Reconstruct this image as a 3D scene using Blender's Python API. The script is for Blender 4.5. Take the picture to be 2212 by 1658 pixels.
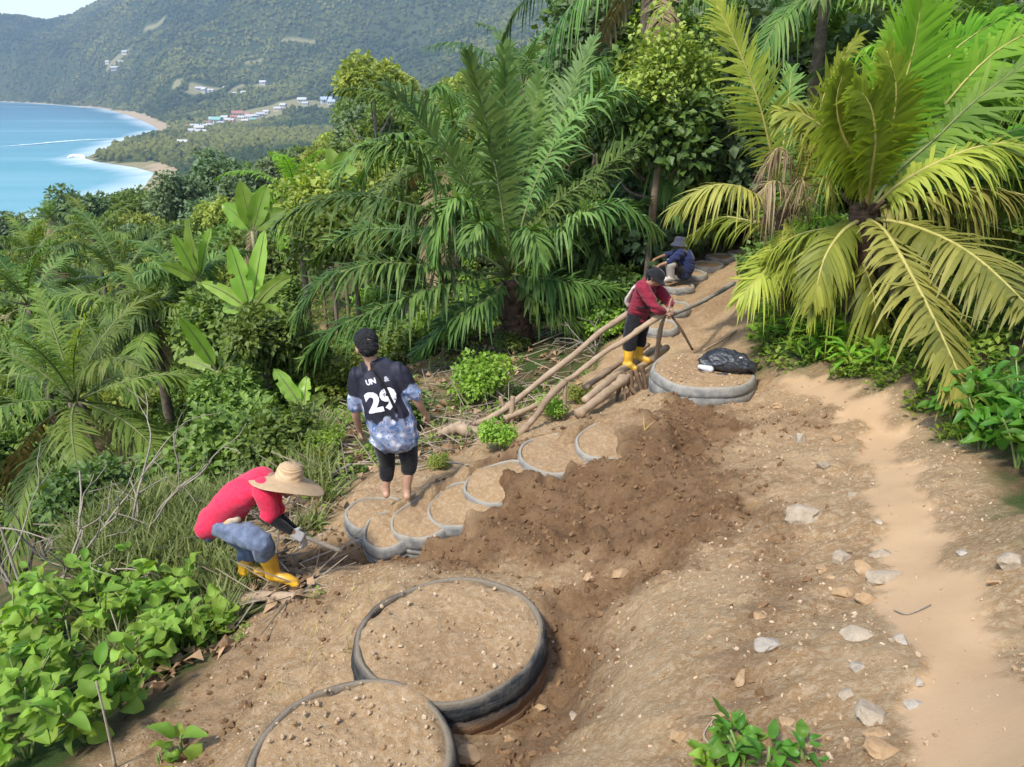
import bpy, bmesh, math, random
import numpy as np
from mathutils import Vector, Matrix, Euler
from mathutils.bvhtree import BVHTree

random.seed(11)
rng = np.random.default_rng(11)
R = math.radians
scene = bpy.context.scene
col = scene.collection
for o_ in list(bpy.data.objects):
    bpy.data.objects.remove(o_)

# ---------------------------------------------------------------- camera, sky, sun, exposure
CAM = np.array((0.0, 0.0, 3.6))
PITCH = R(22.0)
FPX = 1703.0                                   # focal length in units of a 2212 x 1658 picture
cam = bpy.data.objects.new('camera', bpy.data.cameras.new('camera'))
col.objects.link(cam)
cam.location = CAM
cam.rotation_euler = (R(90) - PITCH, 0, 0)
cam.data.sensor_width = 36
cam.data.lens = 36 * FPX / 2212
cam.data.clip_start = 0.05
cam.data.clip_end = 30000
scene.camera = cam

SUN_EL, SUN_AZ = R(56), math.atan2(-0.52, -0.66)      # the sun stands high, behind the left shoulder
world = bpy.data.worlds.new('World')
scene.world = world
world.use_nodes = True
wn = world.node_tree.nodes
wl = world.node_tree.links
wn.clear()
sky = wn.new('ShaderNodeTexSky')
sky.sky_type = 'NISHITA'
sky.sun_disc = False
sky.sun_elevation = SUN_EL
sky.sun_rotation = SUN_AZ
sky.altitude = 150
sky.air_density = 1.0
sky.dust_density = 1.5
sky.ozone_density = 1.0
bgn = wn.new('ShaderNodeBackground')
bgn.inputs['Strength'].default_value = 0.15
wo = wn.new('ShaderNodeOutputWorld')
wl.new(sky.outputs[0], bgn.inputs['Color'])
wl.new(bgn.outputs[0], wo.inputs['Surface'])

sun_data = bpy.data.lights.new('sun', 'SUN')
sun_data.energy = 2.2
sun_data.angle = R(7)
sun_data.color = (1.0, 0.96, 0.88)
sun = bpy.data.objects.new('sun', sun_data)
col.objects.link(sun)
sun_dir = Vector((math.sin(SUN_AZ) * math.cos(SUN_EL), math.cos(SUN_AZ) * math.cos(SUN_EL), math.sin(SUN_EL)))
sun.rotation_euler = sun_dir.to_track_quat('Z', 'Y').to_euler()
sun.location = (-20, -20, 60)

scene.view_settings.view_transform = 'Standard'
scene.view_settings.look = 'None'
scene.view_settings.gamma = 1
scene.view_settings.use_curve_mapping = False
scene.view_settings.exposure = 1.17
scene.cycles.max_bounces = 8
scene.cycles.transparent_max_bounces = 6
scene.cycles.volume_bounces = 0
scene.cycles.caustics_reflective = False
scene.cycles.caustics_refractive = False
scene.cycles.use_denoising = True

# ---------------------------------------------------------------- geometry of the view
CF = np.array((0, math.cos(PITCH), -math.sin(PITCH)))
CU = np.array((0, math.sin(PITCH), math.cos(PITCH)))
CR = np.array((1.0, 0, 0))

def ray(px, py):
    return CF + CR * ((px - 1106) / FPX) - CU * ((py - 829) / FPX)

def at_z(px, py, z):
    """the point at height z that is seen at (px, py)"""
    d = ray(px, py)
    return CAM + d * ((z - CAM[2]) / d[2])

def at_d(px, py, D):
    """the point at ground distance D (along y and x) that is seen at (px, py)"""
    d = ray(px, py)
    return CAM + d * (D / math.hypot(d[0], d[1]))

def at_y(px, py, y):
    d = ray(px, py)
    return CAM + d * (y / d[1])

def proj(p):
    q = np.asarray(p, float) - CAM
    d = q @ CF
    return 1106 + FPX * (q @ CR) / d, 829 - FPX * (q @ CU) / d

# ---------------------------------------------------------------- noise
def _h(ix, iy, s):
    n = (ix.astype(np.int64).astype(np.uint32) * np.uint32(0x9E3779B1)) ^ (iy.astype(np.int64).astype(np.uint32) * np.uint32(0x85EBCA77)) ^ np.uint32((int(s) * 0xC2B2AE3D + 0x27D4EB2F) & 0xffffffff)
    for _ in range(2):
        n = n ^ (n >> np.uint32(16)); n = n * np.uint32(0x7FEB352D); n = n ^ (n >> np.uint32(15)); n = n * np.uint32(0x846CA68B); n = n ^ (n >> np.uint32(16))
    return n / 4294967295.0

def vnoise(x, y, s=0):
    x = np.asarray(x, float); y = np.asarray(y, float)
    ix = np.floor(x).astype(np.int64); iy = np.floor(y).astype(np.int64)
    fx = x - ix; fy = y - iy
    fx = fx * fx * fx * (fx * (fx * 6 - 15) + 10); fy = fy * fy * fy * (fy * (fy * 6 - 15) + 10)
    a = _h(ix, iy, s); b = _h(ix + 1, iy, s); c = _h(ix, iy + 1, s); d = _h(ix + 1, iy + 1, s)
    return (a + (b - a) * fx) * (1 - fy) + (c + (d - c) * fx) * fy - 0.5

def fbm(x, y, oct=4, s=0, gain=0.5):
    t = 0; a = 1.0
    for i in range(oct):
        t = t + a * vnoise(x * 2 ** i + i * 17.3, y * 2 ** i - i * 9.1, s + i)
        a *= gain
    return t

def cells(x, y, s=0):
    """distance to the nearest of jittered points, one per unit cell"""
    ix = np.floor(x).astype(np.int64); iy = np.floor(y).astype(np.int64)
    best = np.full(np.shape(x), 9.0)
    for dx in (-1, 0, 1):
        for dy in (-1, 0, 1):
            jx = ix + dx; jy = iy + dy
            px_ = jx + _h(jx, jy, s); py_ = jy + _h(jx, jy, s + 7)
            best = np.minimum(best, (px_ - x) ** 2 + (py_ - y) ** 2)
    return np.sqrt(best)

def smooth(a, b, x):
    t = np.clip((x - a) / (b - a), 0, 1)
    return t * t * (3 - 2 * t)

def poly_sd(x, y, P):
    """signed distance to polygon P, negative inside"""
    x = np.asarray(x, float); y = np.asarray(y, float)
    d = np.full(x.shape, 1e18); s = np.ones(x.shape)
    n = len(P)
    for i in range(n):
        ax, ay = P[i]; bx, by = P[i - 1]
        ex, ey = bx - ax, by - ay
        wx, wy = x - ax, y - ay
        t = np.clip((wx * ex + wy * ey) / (ex * ex + ey * ey + 1e-12), 0, 1)
        d = np.minimum(d, (wx - ex * t) ** 2 + (wy - ey * t) ** 2)
        c1 = y >= ay; c2 = y < by; c3 = ex * wy > ey * wx
        flip = (c1 & c2 & c3) | (~c1 & ~c2 & ~c3)
        s = np.where(flip, -s, s)
    return s * np.sqrt(d)

def line_dist(x, y, P):
    x = np.asarray(x, float); y = np.asarray(y, float)
    d = np.full(x.shape, 1e18)
    for i in range(len(P) - 1):
        ax, ay = P[i][:2]; bx, by = P[i + 1][:2]
        ex, ey = bx - ax, by - ay
        wx, wy = x - ax, y - ay
        t = np.clip((wx * ex + wy * ey) / (ex * ex + ey * ey + 1e-12), 0, 1)
        d = np.minimum(d, (wx - ex * t) ** 2 + (wy - ey * t) ** 2)
    return np.sqrt(d)

# ---------------------------------------------------------------- mesh building
class Geo:
    """collects vertices, faces and a per-vertex value v; build() links them as ONE mesh object"""
    def __init__(s):
        s.V = []; s.F3 = []; s.F4 = []; s.A = []; s.n = 0
    def add(s, V, F, v=0.5):
        V = np.asarray(V, float).reshape(-1, 3)
        F = np.asarray(F, int)
        (s.F3 if F.shape[1] == 3 else s.F4).append(F + s.n)
        s.V.append(V)
        a = np.asarray(v, float)
        s.A.append(np.full(len(V), float(a)) if a.ndim == 0 else a)
        s.n += len(V)
        return s
    def add_many(s, V, F, M, T, v=None):
        """copies of a small template: M (n,3,3), T (n,3), v (n,)"""
        n = len(T)
        if n == 0: return s
        V = np.asarray(V, float); F = np.asarray(F, int); k = len(V)
        W = np.einsum('nij,kj->nki', M, V) + np.asarray(T)[:, None, :]
        FF = (F[None] + (np.arange(n) * k)[:, None, None]).reshape(-1, F.shape[1])
        vv = np.repeat(rng.random(n) if v is None else v, k)
        return s.add(W.reshape(-1, 3), FF, vv)
    def tube(s, P, r, sides=6, cap=True, v=0.5, flat=1.0, noise=0.0):
        P = np.asarray(P, float); n = len(P)
        r = np.broadcast_to(np.asarray(r, float), (n,))
        T = np.gradient(P, axis=0); T /= np.linalg.norm(T, axis=1)[:, None] + 1e-12
        ref = np.array((0, 0, 1.0)) if abs(T[0][2]) < 0.9 else np.array((1.0, 0, 0))
        V = []
        u = np.cross(T[0], ref); u /= np.linalg.norm(u)
        for i in range(n):
            u = u - T[i] * (u @ T[i]); u /= np.linalg.norm(u) + 1e-12
            w = np.cross(T[i], u)
            a = np.arange(sides) * 2 * math.pi / sides
            rr = r[i] * (1 + noise * (rng.random(sides) - 0.5))
            V.append(P[i] + (np.cos(a) * rr)[:, None] * u + (np.sin(a) * rr * flat)[:, None] * w)
        V = np.concatenate(V)
        i = np.arange(n - 1)[:, None] * sides; j = np.arange(sides)[None]; k = (j + 1) % sides
        F = np.stack([i + j, i + k, i + sides + k, i + sides + j], -1).reshape(-1, 4)
        base = s.n
        s.add(V, F, v)
        if cap:
            for ring, c, rev in ((0, P[0], True), (n - 1, P[-1], False)):
                s.V.append(np.array([c])); s.A.append(np.array([float(np.mean(v))]))
                ci = s.n; s.n += 1
                q = base + ring * sides + np.arange(sides)
                tri = np.stack([q, np.roll(q, -1), np.full(sides, ci)], -1)
                s.F3.append(tri[:, ::-1] if rev else tri)
        return s
    def lathe(s, prof, seg=32, c=(0, 0, 0), v=0.5):
        prof = np.asarray(prof, float); n = len(prof)
        a = np.arange(seg) * 2 * math.pi / seg
        V = np.stack([prof[:, 0:1] * np.cos(a), prof[:, 0:1] * np.sin(a), np.repeat(prof[:, 1:2], seg, 1)], -1).reshape(-1, 3) + np.array(c)
        i = np.arange(n - 1)[:, None] * seg; j = np.arange(seg)[None]; k = (j + 1) % seg
        return s.add(V, np.stack([i + j, i + k, i + seg + k, i + seg + j], -1).reshape(-1, 4), v)
    def box(s, lo, hi, v=0.5):
        (x0, y0, z0), (x1, y1, z1) = lo, hi
        V = [(x0, y0, z0), (x1, y0, z0), (x1, y1, z0), (x0, y1, z0), (x0, y0, z1), (x1, y0, z1), (x1, y1, z1), (x0, y1, z1)]
        return s.add(V, [(0, 3, 2, 1), (4, 5, 6, 7), (0, 1, 5, 4), (1, 2, 6, 5), (2, 3, 7, 6), (3, 0, 4, 7)], v)
    def mesh(s, name, mat, smooth_=True):
        V = np.concatenate(s.V) if s.V else np.zeros((0, 3))
        return mesh_np(name, V, [np.concatenate(f) for f in (s.F3, s.F4) if f], mat, {'v': np.concatenate(s.A)}, smooth_)
    def build(s, name, mat, parent=None, smooth_=True, loc=None):
        return link(name, s.mesh(name, mat, smooth_), parent, loc)

def mesh_np(name, V, faces, mat, attrs={}, smooth_=True):
    me = bpy.data.meshes.new(name)
    V = np.asarray(V, np.float32)
    me.vertices.add(len(V))
    me.vertices.foreach_set('co', V.ravel())
    loops = np.concatenate([f.ravel() for f in faces]).astype(np.int32)
    tot = np.concatenate([np.full(len(f), f.shape[1]) for f in faces]).astype(np.int32)
    me.loops.add(len(loops)); me.loops.foreach_set('vertex_index', loops)
    me.polygons.add(len(tot))
    me.polygons.foreach_set('loop_start', np.concatenate([[0], np.cumsum(tot)[:-1]]).astype(np.int32))
    me.polygons.foreach_set('loop_total', tot)
    me.polygons.foreach_set('use_smooth', np.full(len(tot), bool(smooth_)))
    for k, a in attrs.items():
        at = me.attributes.new(k, 'FLOAT', 'POINT')
        at.data.foreach_set('value', np.asarray(a, np.float32))
    me.update(calc_edges=True)
    if mat: me.materials.append(mat)
    return me

def link(name, me, parent=None, loc=None, rot=None, scale=None):
    o = bpy.data.objects.new(name, me)
    col.objects.link(o)
    if parent is not None: o.parent = parent
    if loc is not None: o.location = loc
    if rot is not None: o.rotation_euler = rot
    if scale is not None: o.scale = (scale,) * 3 if np.isscalar(scale) else scale
    return o

def tag(o, label=None, cat=None, group=None, kind=None):
    for k, v in (('label', label), ('category', cat), ('group', group), ('kind', kind)):
        if v: o[k] = v
    return o

def empty(name, loc=(0, 0, 0), rz=0.0, label=None, cat=None, group=None):
    o = bpy.data.objects.new(name, None)
    col.objects.link(o)
    o.location = loc; o.rotation_euler = (0, 0, rz); o.empty_display_size = 0.1
    return tag(o, label, cat, group)

def copy_tree(o, parent=None):
    c = o.copy(); col.objects.link(c)
    if parent is not None: c.parent = parent
    for ch in list(o.children): copy_tree(ch, c)
    return c

def rotm(n):
    """n random rotation matrices"""
    q = rng.normal(size=(n, 4)); q /= np.linalg.norm(q, axis=1)[:, None]
    w, x, y, z = q.T
    return np.stack([1 - 2 * (y * y + z * z), 2 * (x * y - z * w), 2 * (x * z + y * w), 2 * (x * y + z * w), 1 - 2 * (x * x + z * z), 2 * (y * z - x * w), 2 * (x * z - y * w), 2 * (y * z + x * w), 1 - 2 * (x * x + y * y)], -1).reshape(n, 3, 3)

def frames(d, roll=None, up=(0, 0, 1.0)):
    """rotation matrices whose y axis is d and whose z axis leans to up, turned by roll"""
    d = np.asarray(d, float); d = d / (np.linalg.norm(d, axis=1)[:, None] + 1e-12)
    up = np.broadcast_to(np.asarray(up, float), d.shape)
    x = np.cross(d, up); bad = np.linalg.norm(x, axis=1) < 1e-4
    x[bad] = (1, 0, 0)
    x /= np.linalg.norm(x, axis=1)[:, None]
    z = np.cross(x, d)
    if roll is not None:
        c = np.cos(roll)[:, None]; s_ = np.sin(roll)[:, None]
        x, z = x * c + z * s_, z * c - x * s_
    return np.stack([x, d, z], -1)

def catmull(P, n):
    P = np.asarray(P, float)
    Q = np.vstack([2 * P[0] - P[1], P, 2 * P[-1] - P[-2]])
    out = []
    m = len(P) - 1
    for t in np.linspace(0, m, n):
        i = min(int(t), m - 1); f = t - i
        a, b, c, d = Q[i:i + 4]
        out.append(0.5 * ((2 * b) + (c - a) * f + (2 * a - 5 * b + 4 * c - d) * f * f + (3 * b - a - 3 * c + d) * f ** 3))
    return np.array(out)

_ico = {}
def ico(level):
    if level not in _ico:
        bm = bmesh.new(); bmesh.ops.create_icosphere(bm, subdivisions=level, radius=1)
        _ico[level] = (np.array([v.co[:] for v in bm.verts]), np.array([[v.index for v in f.verts] for f in bm.faces]))
        bm.free()
    return _ico[level]

def lump(level, rough, s, stretch=(1, 1, 1), facet=0.0):
    V, F = ico(level); V = V.copy()
    k = 1 + rough * (vnoise(V[:, 0] * 1.7 + s, V[:, 1] * 1.7 + V[:, 2] * 2.3, s) * 1.4 + 0.5 * vnoise(V[:, 0] * 4 + s, V[:, 2] * 4 - V[:, 1] * 3, s + 3))
    V = V * k[:, None]
    if facet:                                   # cut flat sides, as on broken rock
        r2 = np.random.default_rng(s)
        for _ in range(9):
            n_ = r2.normal(size=3); n_ /= np.linalg.norm(n_)
            h = V @ n_; lim = 1 - facet * r2.uniform(0.3, 1)
            V = V - np.maximum(h - lim, 0)[:, None] * n_
    return V * np.array(stretch), F

# ---------------------------------------------------------------- materials
def new_mat(name):
    m = bpy.data.materials.new(name); m.use_nodes = True
    nt = m.node_tree; b = nt.nodes['Principled BSDF']
    return m, nt, b

def node(nt, kind, **inp):
    n = nt.nodes.new(kind)
    for k, v in inp.items():
        k = k.replace('_', ' ')
        if k in n.inputs: n.inputs[k].default_value = v
        else: setattr(n, k.replace(' ', '_'), v)
    return n

def mixc(nt, fac, a, b, blend='MIX'):
    n = nt.nodes.new('ShaderNodeMix'); n.data_type = 'RGBA'; n.blend_type = blend
    for s, v in ((n.inputs[0], fac), (n.inputs[6], a), (n.inputs[7], b)):
        if hasattr(v, 'is_linked') or isinstance(v, bpy.types.NodeSocket): nt.links.new(v, s)
        elif np.isscalar(v): s.default_value = v
        else: s.default_value = (*v[:3], 1)
    return n.outputs[2]

def ramp(nt, src, stops):
    n = nt.nodes.new('ShaderNodeValToRGB')
    e = n.color_ramp.elements
    while len(e) < len(stops): e.new(0.5)
    for q, (p, c) in zip(e, stops):
        q.position = p; q.color = (c, c, c, 1) if np.isscalar(c) else (*c[:3], 1)
    nt.links.new(src, n.inputs[0])
    return n.outputs[0]

def noise(nt, scale, detail=4, rough=0.6, coord='Object', dist=0.0, vec=None):
    n = node(nt, 'ShaderNodeTexNoise', Scale=scale, Detail=detail, Roughness=rough, Distortion=dist)
    if vec is None:
        tc = nt.nodes.new('ShaderNodeTexCoord'); vec = tc.outputs[coord]
    nt.links.new(vec, n.inputs['Vector'])
    return n.outputs[0]

def attr(nt, name):
    n = nt.nodes.new('ShaderNodeAttribute'); n.attribute_name = name
    return n.outputs['Fac']

def bump(nt, b, h, strength, dist=0.01):
    n = node(nt, 'ShaderNodeBump', Strength=strength, Distance=dist)
    nt.links.new(h, n.inputs['Height']); nt.links.new(n.outputs[0], b.inputs['Normal'])
    return n

def simple(name, c1, c2=None, scale=8, rough=0.8, bump_s=0.3, bump_scale=None, spec=0.3, dist=0.01, coord='Object'):
    m, nt, b = new_mat(name)
    b.inputs['Roughness'].default_value = rough
    b.inputs['Specular IOR Level'].default_value = spec
    n = noise(nt, scale, 5, 0.65, coord)
    nt.links.new(mixc(nt, ramp(nt, n, [(0.35, 0), (0.65, 1)]), c1, c2 or tuple(x * 0.7 for x in c1)), b.inputs['Base Color'])
    if bump_s: bump(nt, b, noise(nt, bump_scale or scale * 4, 5, 0.65, coord), bump_s, dist)
    return m

def leafy(name, dark, light, trans=0.35, rough=0.5, spec=0.35, tip=None):
    """leaf: colour differs from leaf to leaf (v), a little light passes through"""
    if tip is None: dark = (dark[0] * 1.9, dark[1] * 1.5, dark[2] * 1.2); light = (light[0] * 1.55, light[1] * 1.27, light[2] * 1.05); trans = min(trans * 1.25, .5)
    m, nt, b = new_mat(name)
    b.inputs['Roughness'].default_value = rough
    b.inputs['Specular IOR Level'].default_value = spec
    oi = nt.nodes.new('ShaderNodeObjectInfo')
    c = mixc(nt, attr(nt, 'v'), dark, light)
    hs = node(nt, 'ShaderNodeHueSaturation')
    nt.links.new(c, hs.inputs['Color'])
    mr = node(nt, 'ShaderNodeMapRange'); mr.inputs[3].default_value = 0.75; mr.inputs[4].default_value = 1.2
    nt.links.new(oi.outputs['Random'], mr.inputs[0]); nt.links.new(mr.outputs[0], hs.inputs['Value'])
    mr = node(nt, 'ShaderNodeMapRange'); mr.inputs[3].default_value = 0.485; mr.inputs[4].default_value = 0.51
    nt.links.new(oi.outputs['Random'], mr.inputs[0]); nt.links.new(mr.outputs[0], hs.inputs['Hue'])
    c = hs.outputs[0]
    nt.links.new(c, b.inputs['Base Color'])
    tr = nt.nodes.new('ShaderNodeBsdfTranslucent')
    nt.links.new(mixc(nt, 1.0, c, (1.35, 1.3, 0.5), 'MULTIPLY'), tr.inputs['Color'])
    ms = nt.nodes.new('ShaderNodeMixShader'); ms.inputs[0].default_value = trans
    out = nt.nodes['Material Output']
    nt.links.new(b.outputs[0], ms.inputs[1]); nt.links.new(tr.outputs[0], ms.inputs[2]); nt.links.new(ms.outputs[0], out.inputs['Surface'])
    return m
# ---------------------------------------------------------------- ground heights near the camera
HZ = 829 - FPX * math.tan(PITCH)                # picture row of the horizon
SEEN = [  # (px, py, z) of bare ground that can be seen
    (2100, 1658, 1.45), (1600, 1658, 0.95), (1350, 1600, 0.62), (1100, 1658, 0.2), (700, 1658, 0.0), (250, 1658, -0.15),
    (2212, 1400, 1.3), (2212, 1150, 1.02), (2000, 1200, 0.95), (1950, 950, 0.5), (1750, 805, 0.3), (1850, 1100, .75), (1900, 1400, 1.12),
    (1640, 810, 0.15), (1500, 900, 0.02), (1520, 1000, 0.18), (1700, 1000, .42), (1700, 1250, 0.62), (1500, 1260, .45), (1400, 880, -.08),
    (1230, 1440, -0.12), (1450, 1400, .55), (970, 1212, -0.08), (745, 1400, -.12), (600, 1400, -.2), (450, 1500, -.3), (850, 1300, -.1),
    (1350, 1100, 0.12), (1200, 1180, 0.02), (1100, 1200, -.05), (1350, 985, 0.2), (1100, 1000, -.38), (1000, 1150, -0.22), (880, 1180, -.42), (760, 1180, -.58), (700, 1180, -.6),
    (560, 1270, -.62), (640, 1250, -.5), (820, 1080, -.5), (900, 1050, -.48), (960, 1020, -.46),
    (450, 1330, -0.9), (300, 1400, -0.9), (150, 1500, -0.7), (0, 1600, -0.5), (-250, 1500, -1.0), (0, 1350, -2.2), (250, 1200, -2.2),
    (450, 1120, -1.5), (600, 1000, -1.2), (750, 900, -1.1), (950, 890, -.85), (1100, 920, -.62), (1200, 900, -.62), (1300, 850, -.75), (1250, 780, -.9),
    (1400, 720, -.6), (1470, 612, -.55), (1600, 550, -.5), (1560, 680, -.25), (1620, 700, -.05), (1450, 800, -.45),
]
FAR = [  # (px, distance, z)
    (2100, 0.6, 1.95), (1106, 0.6, 1.9), (100, 0.7, 1.2), (-1500, 3, 0), (3600, 3, 2.2),
    (2500, 5, 1.25), (2212, 8, 1.0), (2500, 12, 2.2), (1860, 11, 0.6), (2212, 14, 1.6), (1700, 15, .2), (1900, 17, 1.2), (2200, 22, 3.2), (1600, 22, -.3), (1750, 30, 2.5), (2212, 40, 8), (2800, 30, 9), (3400, 12, 4),
    (1110, 15, -1.15), (1300, 15, -.95), (900, 14, -1.6), (490, 13, -2.4), (700, 15, -2.2), (250, 12, -4.3), (0, 10, -4.5), (170, 22, -10.5), (-300, 14, -8), (-300, 30, -18), (0, 35, -17), (400, 25, -7.5), (700, 25, -5),
    (1100, 25, -2.5), (1400, 25, -1.5), (1100, 45, -4), (1500, 45, 2.5), (700, 45, -10), (300, 45, -15), (-300, 60, -26), (0, 60, -20), (1200, 80, -4), (900, 80, -10), (600, 80, -15), (300, 80, -19), (0, 100, -21), (-300, 100, -27),
    (1600, 80, 9), (2200, 80, 20), (2800, 80, 25), (1000, 150, -12), (700, 150, -20), (400, 150, -26), (0, 150, -25), (-300, 150, -33), (1500, 150, 6), (2200, 150, 30),
    (1200, 320, -60), (700, 320, -90), (300, 320, -110), (0, 320, -120), (-400, 320, -130), (1800, 320, -10), (2600, 320, 20), (-1500, 100, -70), (-1500, 320, -130), (3600, 100, 30), (3600, 320, 30),
]
def _uv(x, y):
    D = np.hypot(x, y); az = np.arctan2(x, np.maximum(y, 1e-3) if np.isscalar(y) else y)
    return np.log(D + 0.7), az
_P = [at_z(a, b, c) for a, b, c in SEEN] + [np.array((*at_d(a, HZ, b)[:2], c)) for a, b, c in FAR]
_P += [np.array((x_, y_, z_)) for x_, y_, z_ in ((0, 0.01, 1.95), (0, -6, 2.6), (-6, -4, 0.8), (8, -5, 3.2), (0, -60, 12), (-80, -40, -30), (90, -60, 30), (0, -300, 20), (-300, -100, -130), (300, -100, 40))]
_P = np.array(_P)
_U = np.stack(_uv(_P[:, 0], _P[:, 1]), -1)
def _phi(r2): return np.sqrt(r2 + 0.0016)
_K = _phi(((_U[:, None] - _U[None]) ** 2).sum(-1)) + np.eye(len(_U)) * -0.004
_n = len(_U)
_W = np.linalg.solve(np.block([[_K, np.ones((_n, 1))], [np.ones((1, _n)), np.zeros((1, 1))]]), np.concatenate([_P[:, 2], [0]]))

def base_z(x, y):
    x = np.asarray(x, float); y = np.asarray(y, float)
    sh = x.shape; x = x.ravel(); y = y.ravel()
    u, v = _uv(x, y)
    out = np.full(len(x), _W[-1])
    for i in range(_n):
        out += _W[i] * _phi((u - _U[i, 0]) ** 2 + (v - _U[i, 1]) ** 2)
    return out.reshape(sh)

def G0(px, py, f=base_z):
    """where the line of sight through (px, py) first meets the ground"""
    d = ray(px, py); d = d / np.linalg.norm(d)
    t = 1.2 * 1.012 ** np.arange(480)
    P = CAM + t[:, None] * d
    below = P[:, 2] < f(P[:, 0], P[:, 1])
    k = int(np.argmax(below)) if below.any() else 479
    lo, hi = t[max(k - 1, 0)], t[k]
    for _ in range(24):
        m = (lo + hi) / 2; q = CAM + m * d
        if q[2] < f(np.array([q[0]]), np.array([q[1]]))[0]: hi = m
        else: lo = m
    return CAM + hi * d

def gl(pts): return [tuple(G0(a, b)[:2]) for a, b in pts]

# the tyres: top centre in the picture, height of the top, diameter, wall height, which way the slope buries it
TYRES = [
    ('near',   972, 1368, 0.10, 1.30, 0.40, 0.0), ('corner', 760, 1622, 0.19, 1.12, 0.32, 0.0), ('upper', 1519, 800, 0.12, 1.28, 0.46, 0.0),
    ('row', 1325, 948, 0.17, 0.80, 0.34, 0.9), ('row', 1205, 975, 0.05, 0.82, 0.36, 0.6), ('row', 1082, 1040, -0.08, 0.76, 0.34, 0.9), ('row', 1000, 1088, -0.19, 0.74, 0.32, 0.9),
    ('row', 915, 1118, -0.28, 0.66, 0.30, 0.7), ('row', 848, 1140, -0.36, 0.60, 0.28, 0.5), ('row', 812, 1105, -0.42, 0.64, 0.24, 0.2),
]
STEPS = [(1425, 700, .66), (1452, 660, .70), (1464, 615, .66), (1492, 588, .72), (1530, 570, .70), (1556, 553, .66), (1600, 546, .64)]
tyres = []
for kind, px, py, z, dia, h, bury in TYRES:
    tyres.append((kind, at_z(px, py, z), dia / 2, h, bury))
for i, (px, py, dia) in enumerate(STEPS):
    tyres.append(('step', at_z(px, py, -0.36 + 0.02 * i), dia / 2, 0.24, 0.0))

PATH = gl([(2350, 1900), (2150, 1658), (2060, 1450), (1990, 1250), (1950, 1080), (1895, 930), (1840, 870), (1760, 830), (1690, 812)])
PATHW = 0.148
MOIST = gl([(1000, 1130), (1080, 1000), (1180, 1030), (1330, 960), (1440, 860), (1560, 850), (1640, 900), (1580, 1000), (1640, 1090), (1560, 1150), (1420, 1190), (1330, 1260), (1230, 1280), (1200, 1240), (1090, 1215), (940, 1200), (880, 1190), (900, 1170)])
DITCH = gl([(1420, 1215), (1300, 1265), (1215, 1320), (1225, 1440), (1190, 1560), (1080, 1640), (1000, 1720)])
RUT = gl([(1600, 1080), (1690, 1160), (1690, 1260), (1640, 1380), (1600, 1500), (1560, 1640)])
TRENCH = gl([(700, 1185), (770, 1195), (850, 1190), (950, 1185), (1010, 1190)])
BARE = gl([(150, 1720), (330, 1545), (450, 1440), (520, 1365), (640, 1290), (700, 1235), (610, 1180), (690, 1120), (740, 1060), (960, 985), (1040, 960), (1130, 900), (1330, 730), (1400, 690), (1430, 610), (1500, 552), (1600, 538), (1625, 560), (1600, 650), (1620, 740), (1640, 800), (1750, 800), (1900, 845), (2000, 925), (2110, 1010), (2240, 1140), (2700, 1700), (2600, 2600), (300, 2600)])
PATCHES = [gl(q) for q in ([(340, 880), (420, 850), (480, 900), (440, 960), (350, 940)], [(600, 500), (700, 470), (760, 520), (640, 570)], [(860, 760), (960, 740), (960, 840), (880, 850)], [(620, 720), (720, 700), (740, 770), (640, 780)], [(930, 890), (1080, 880), (1080, 950), (940, 960)], [(480, 1130), (620, 1060), (720, 1060), (700, 1200), (560, 1260), (420, 1200)])]

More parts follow.
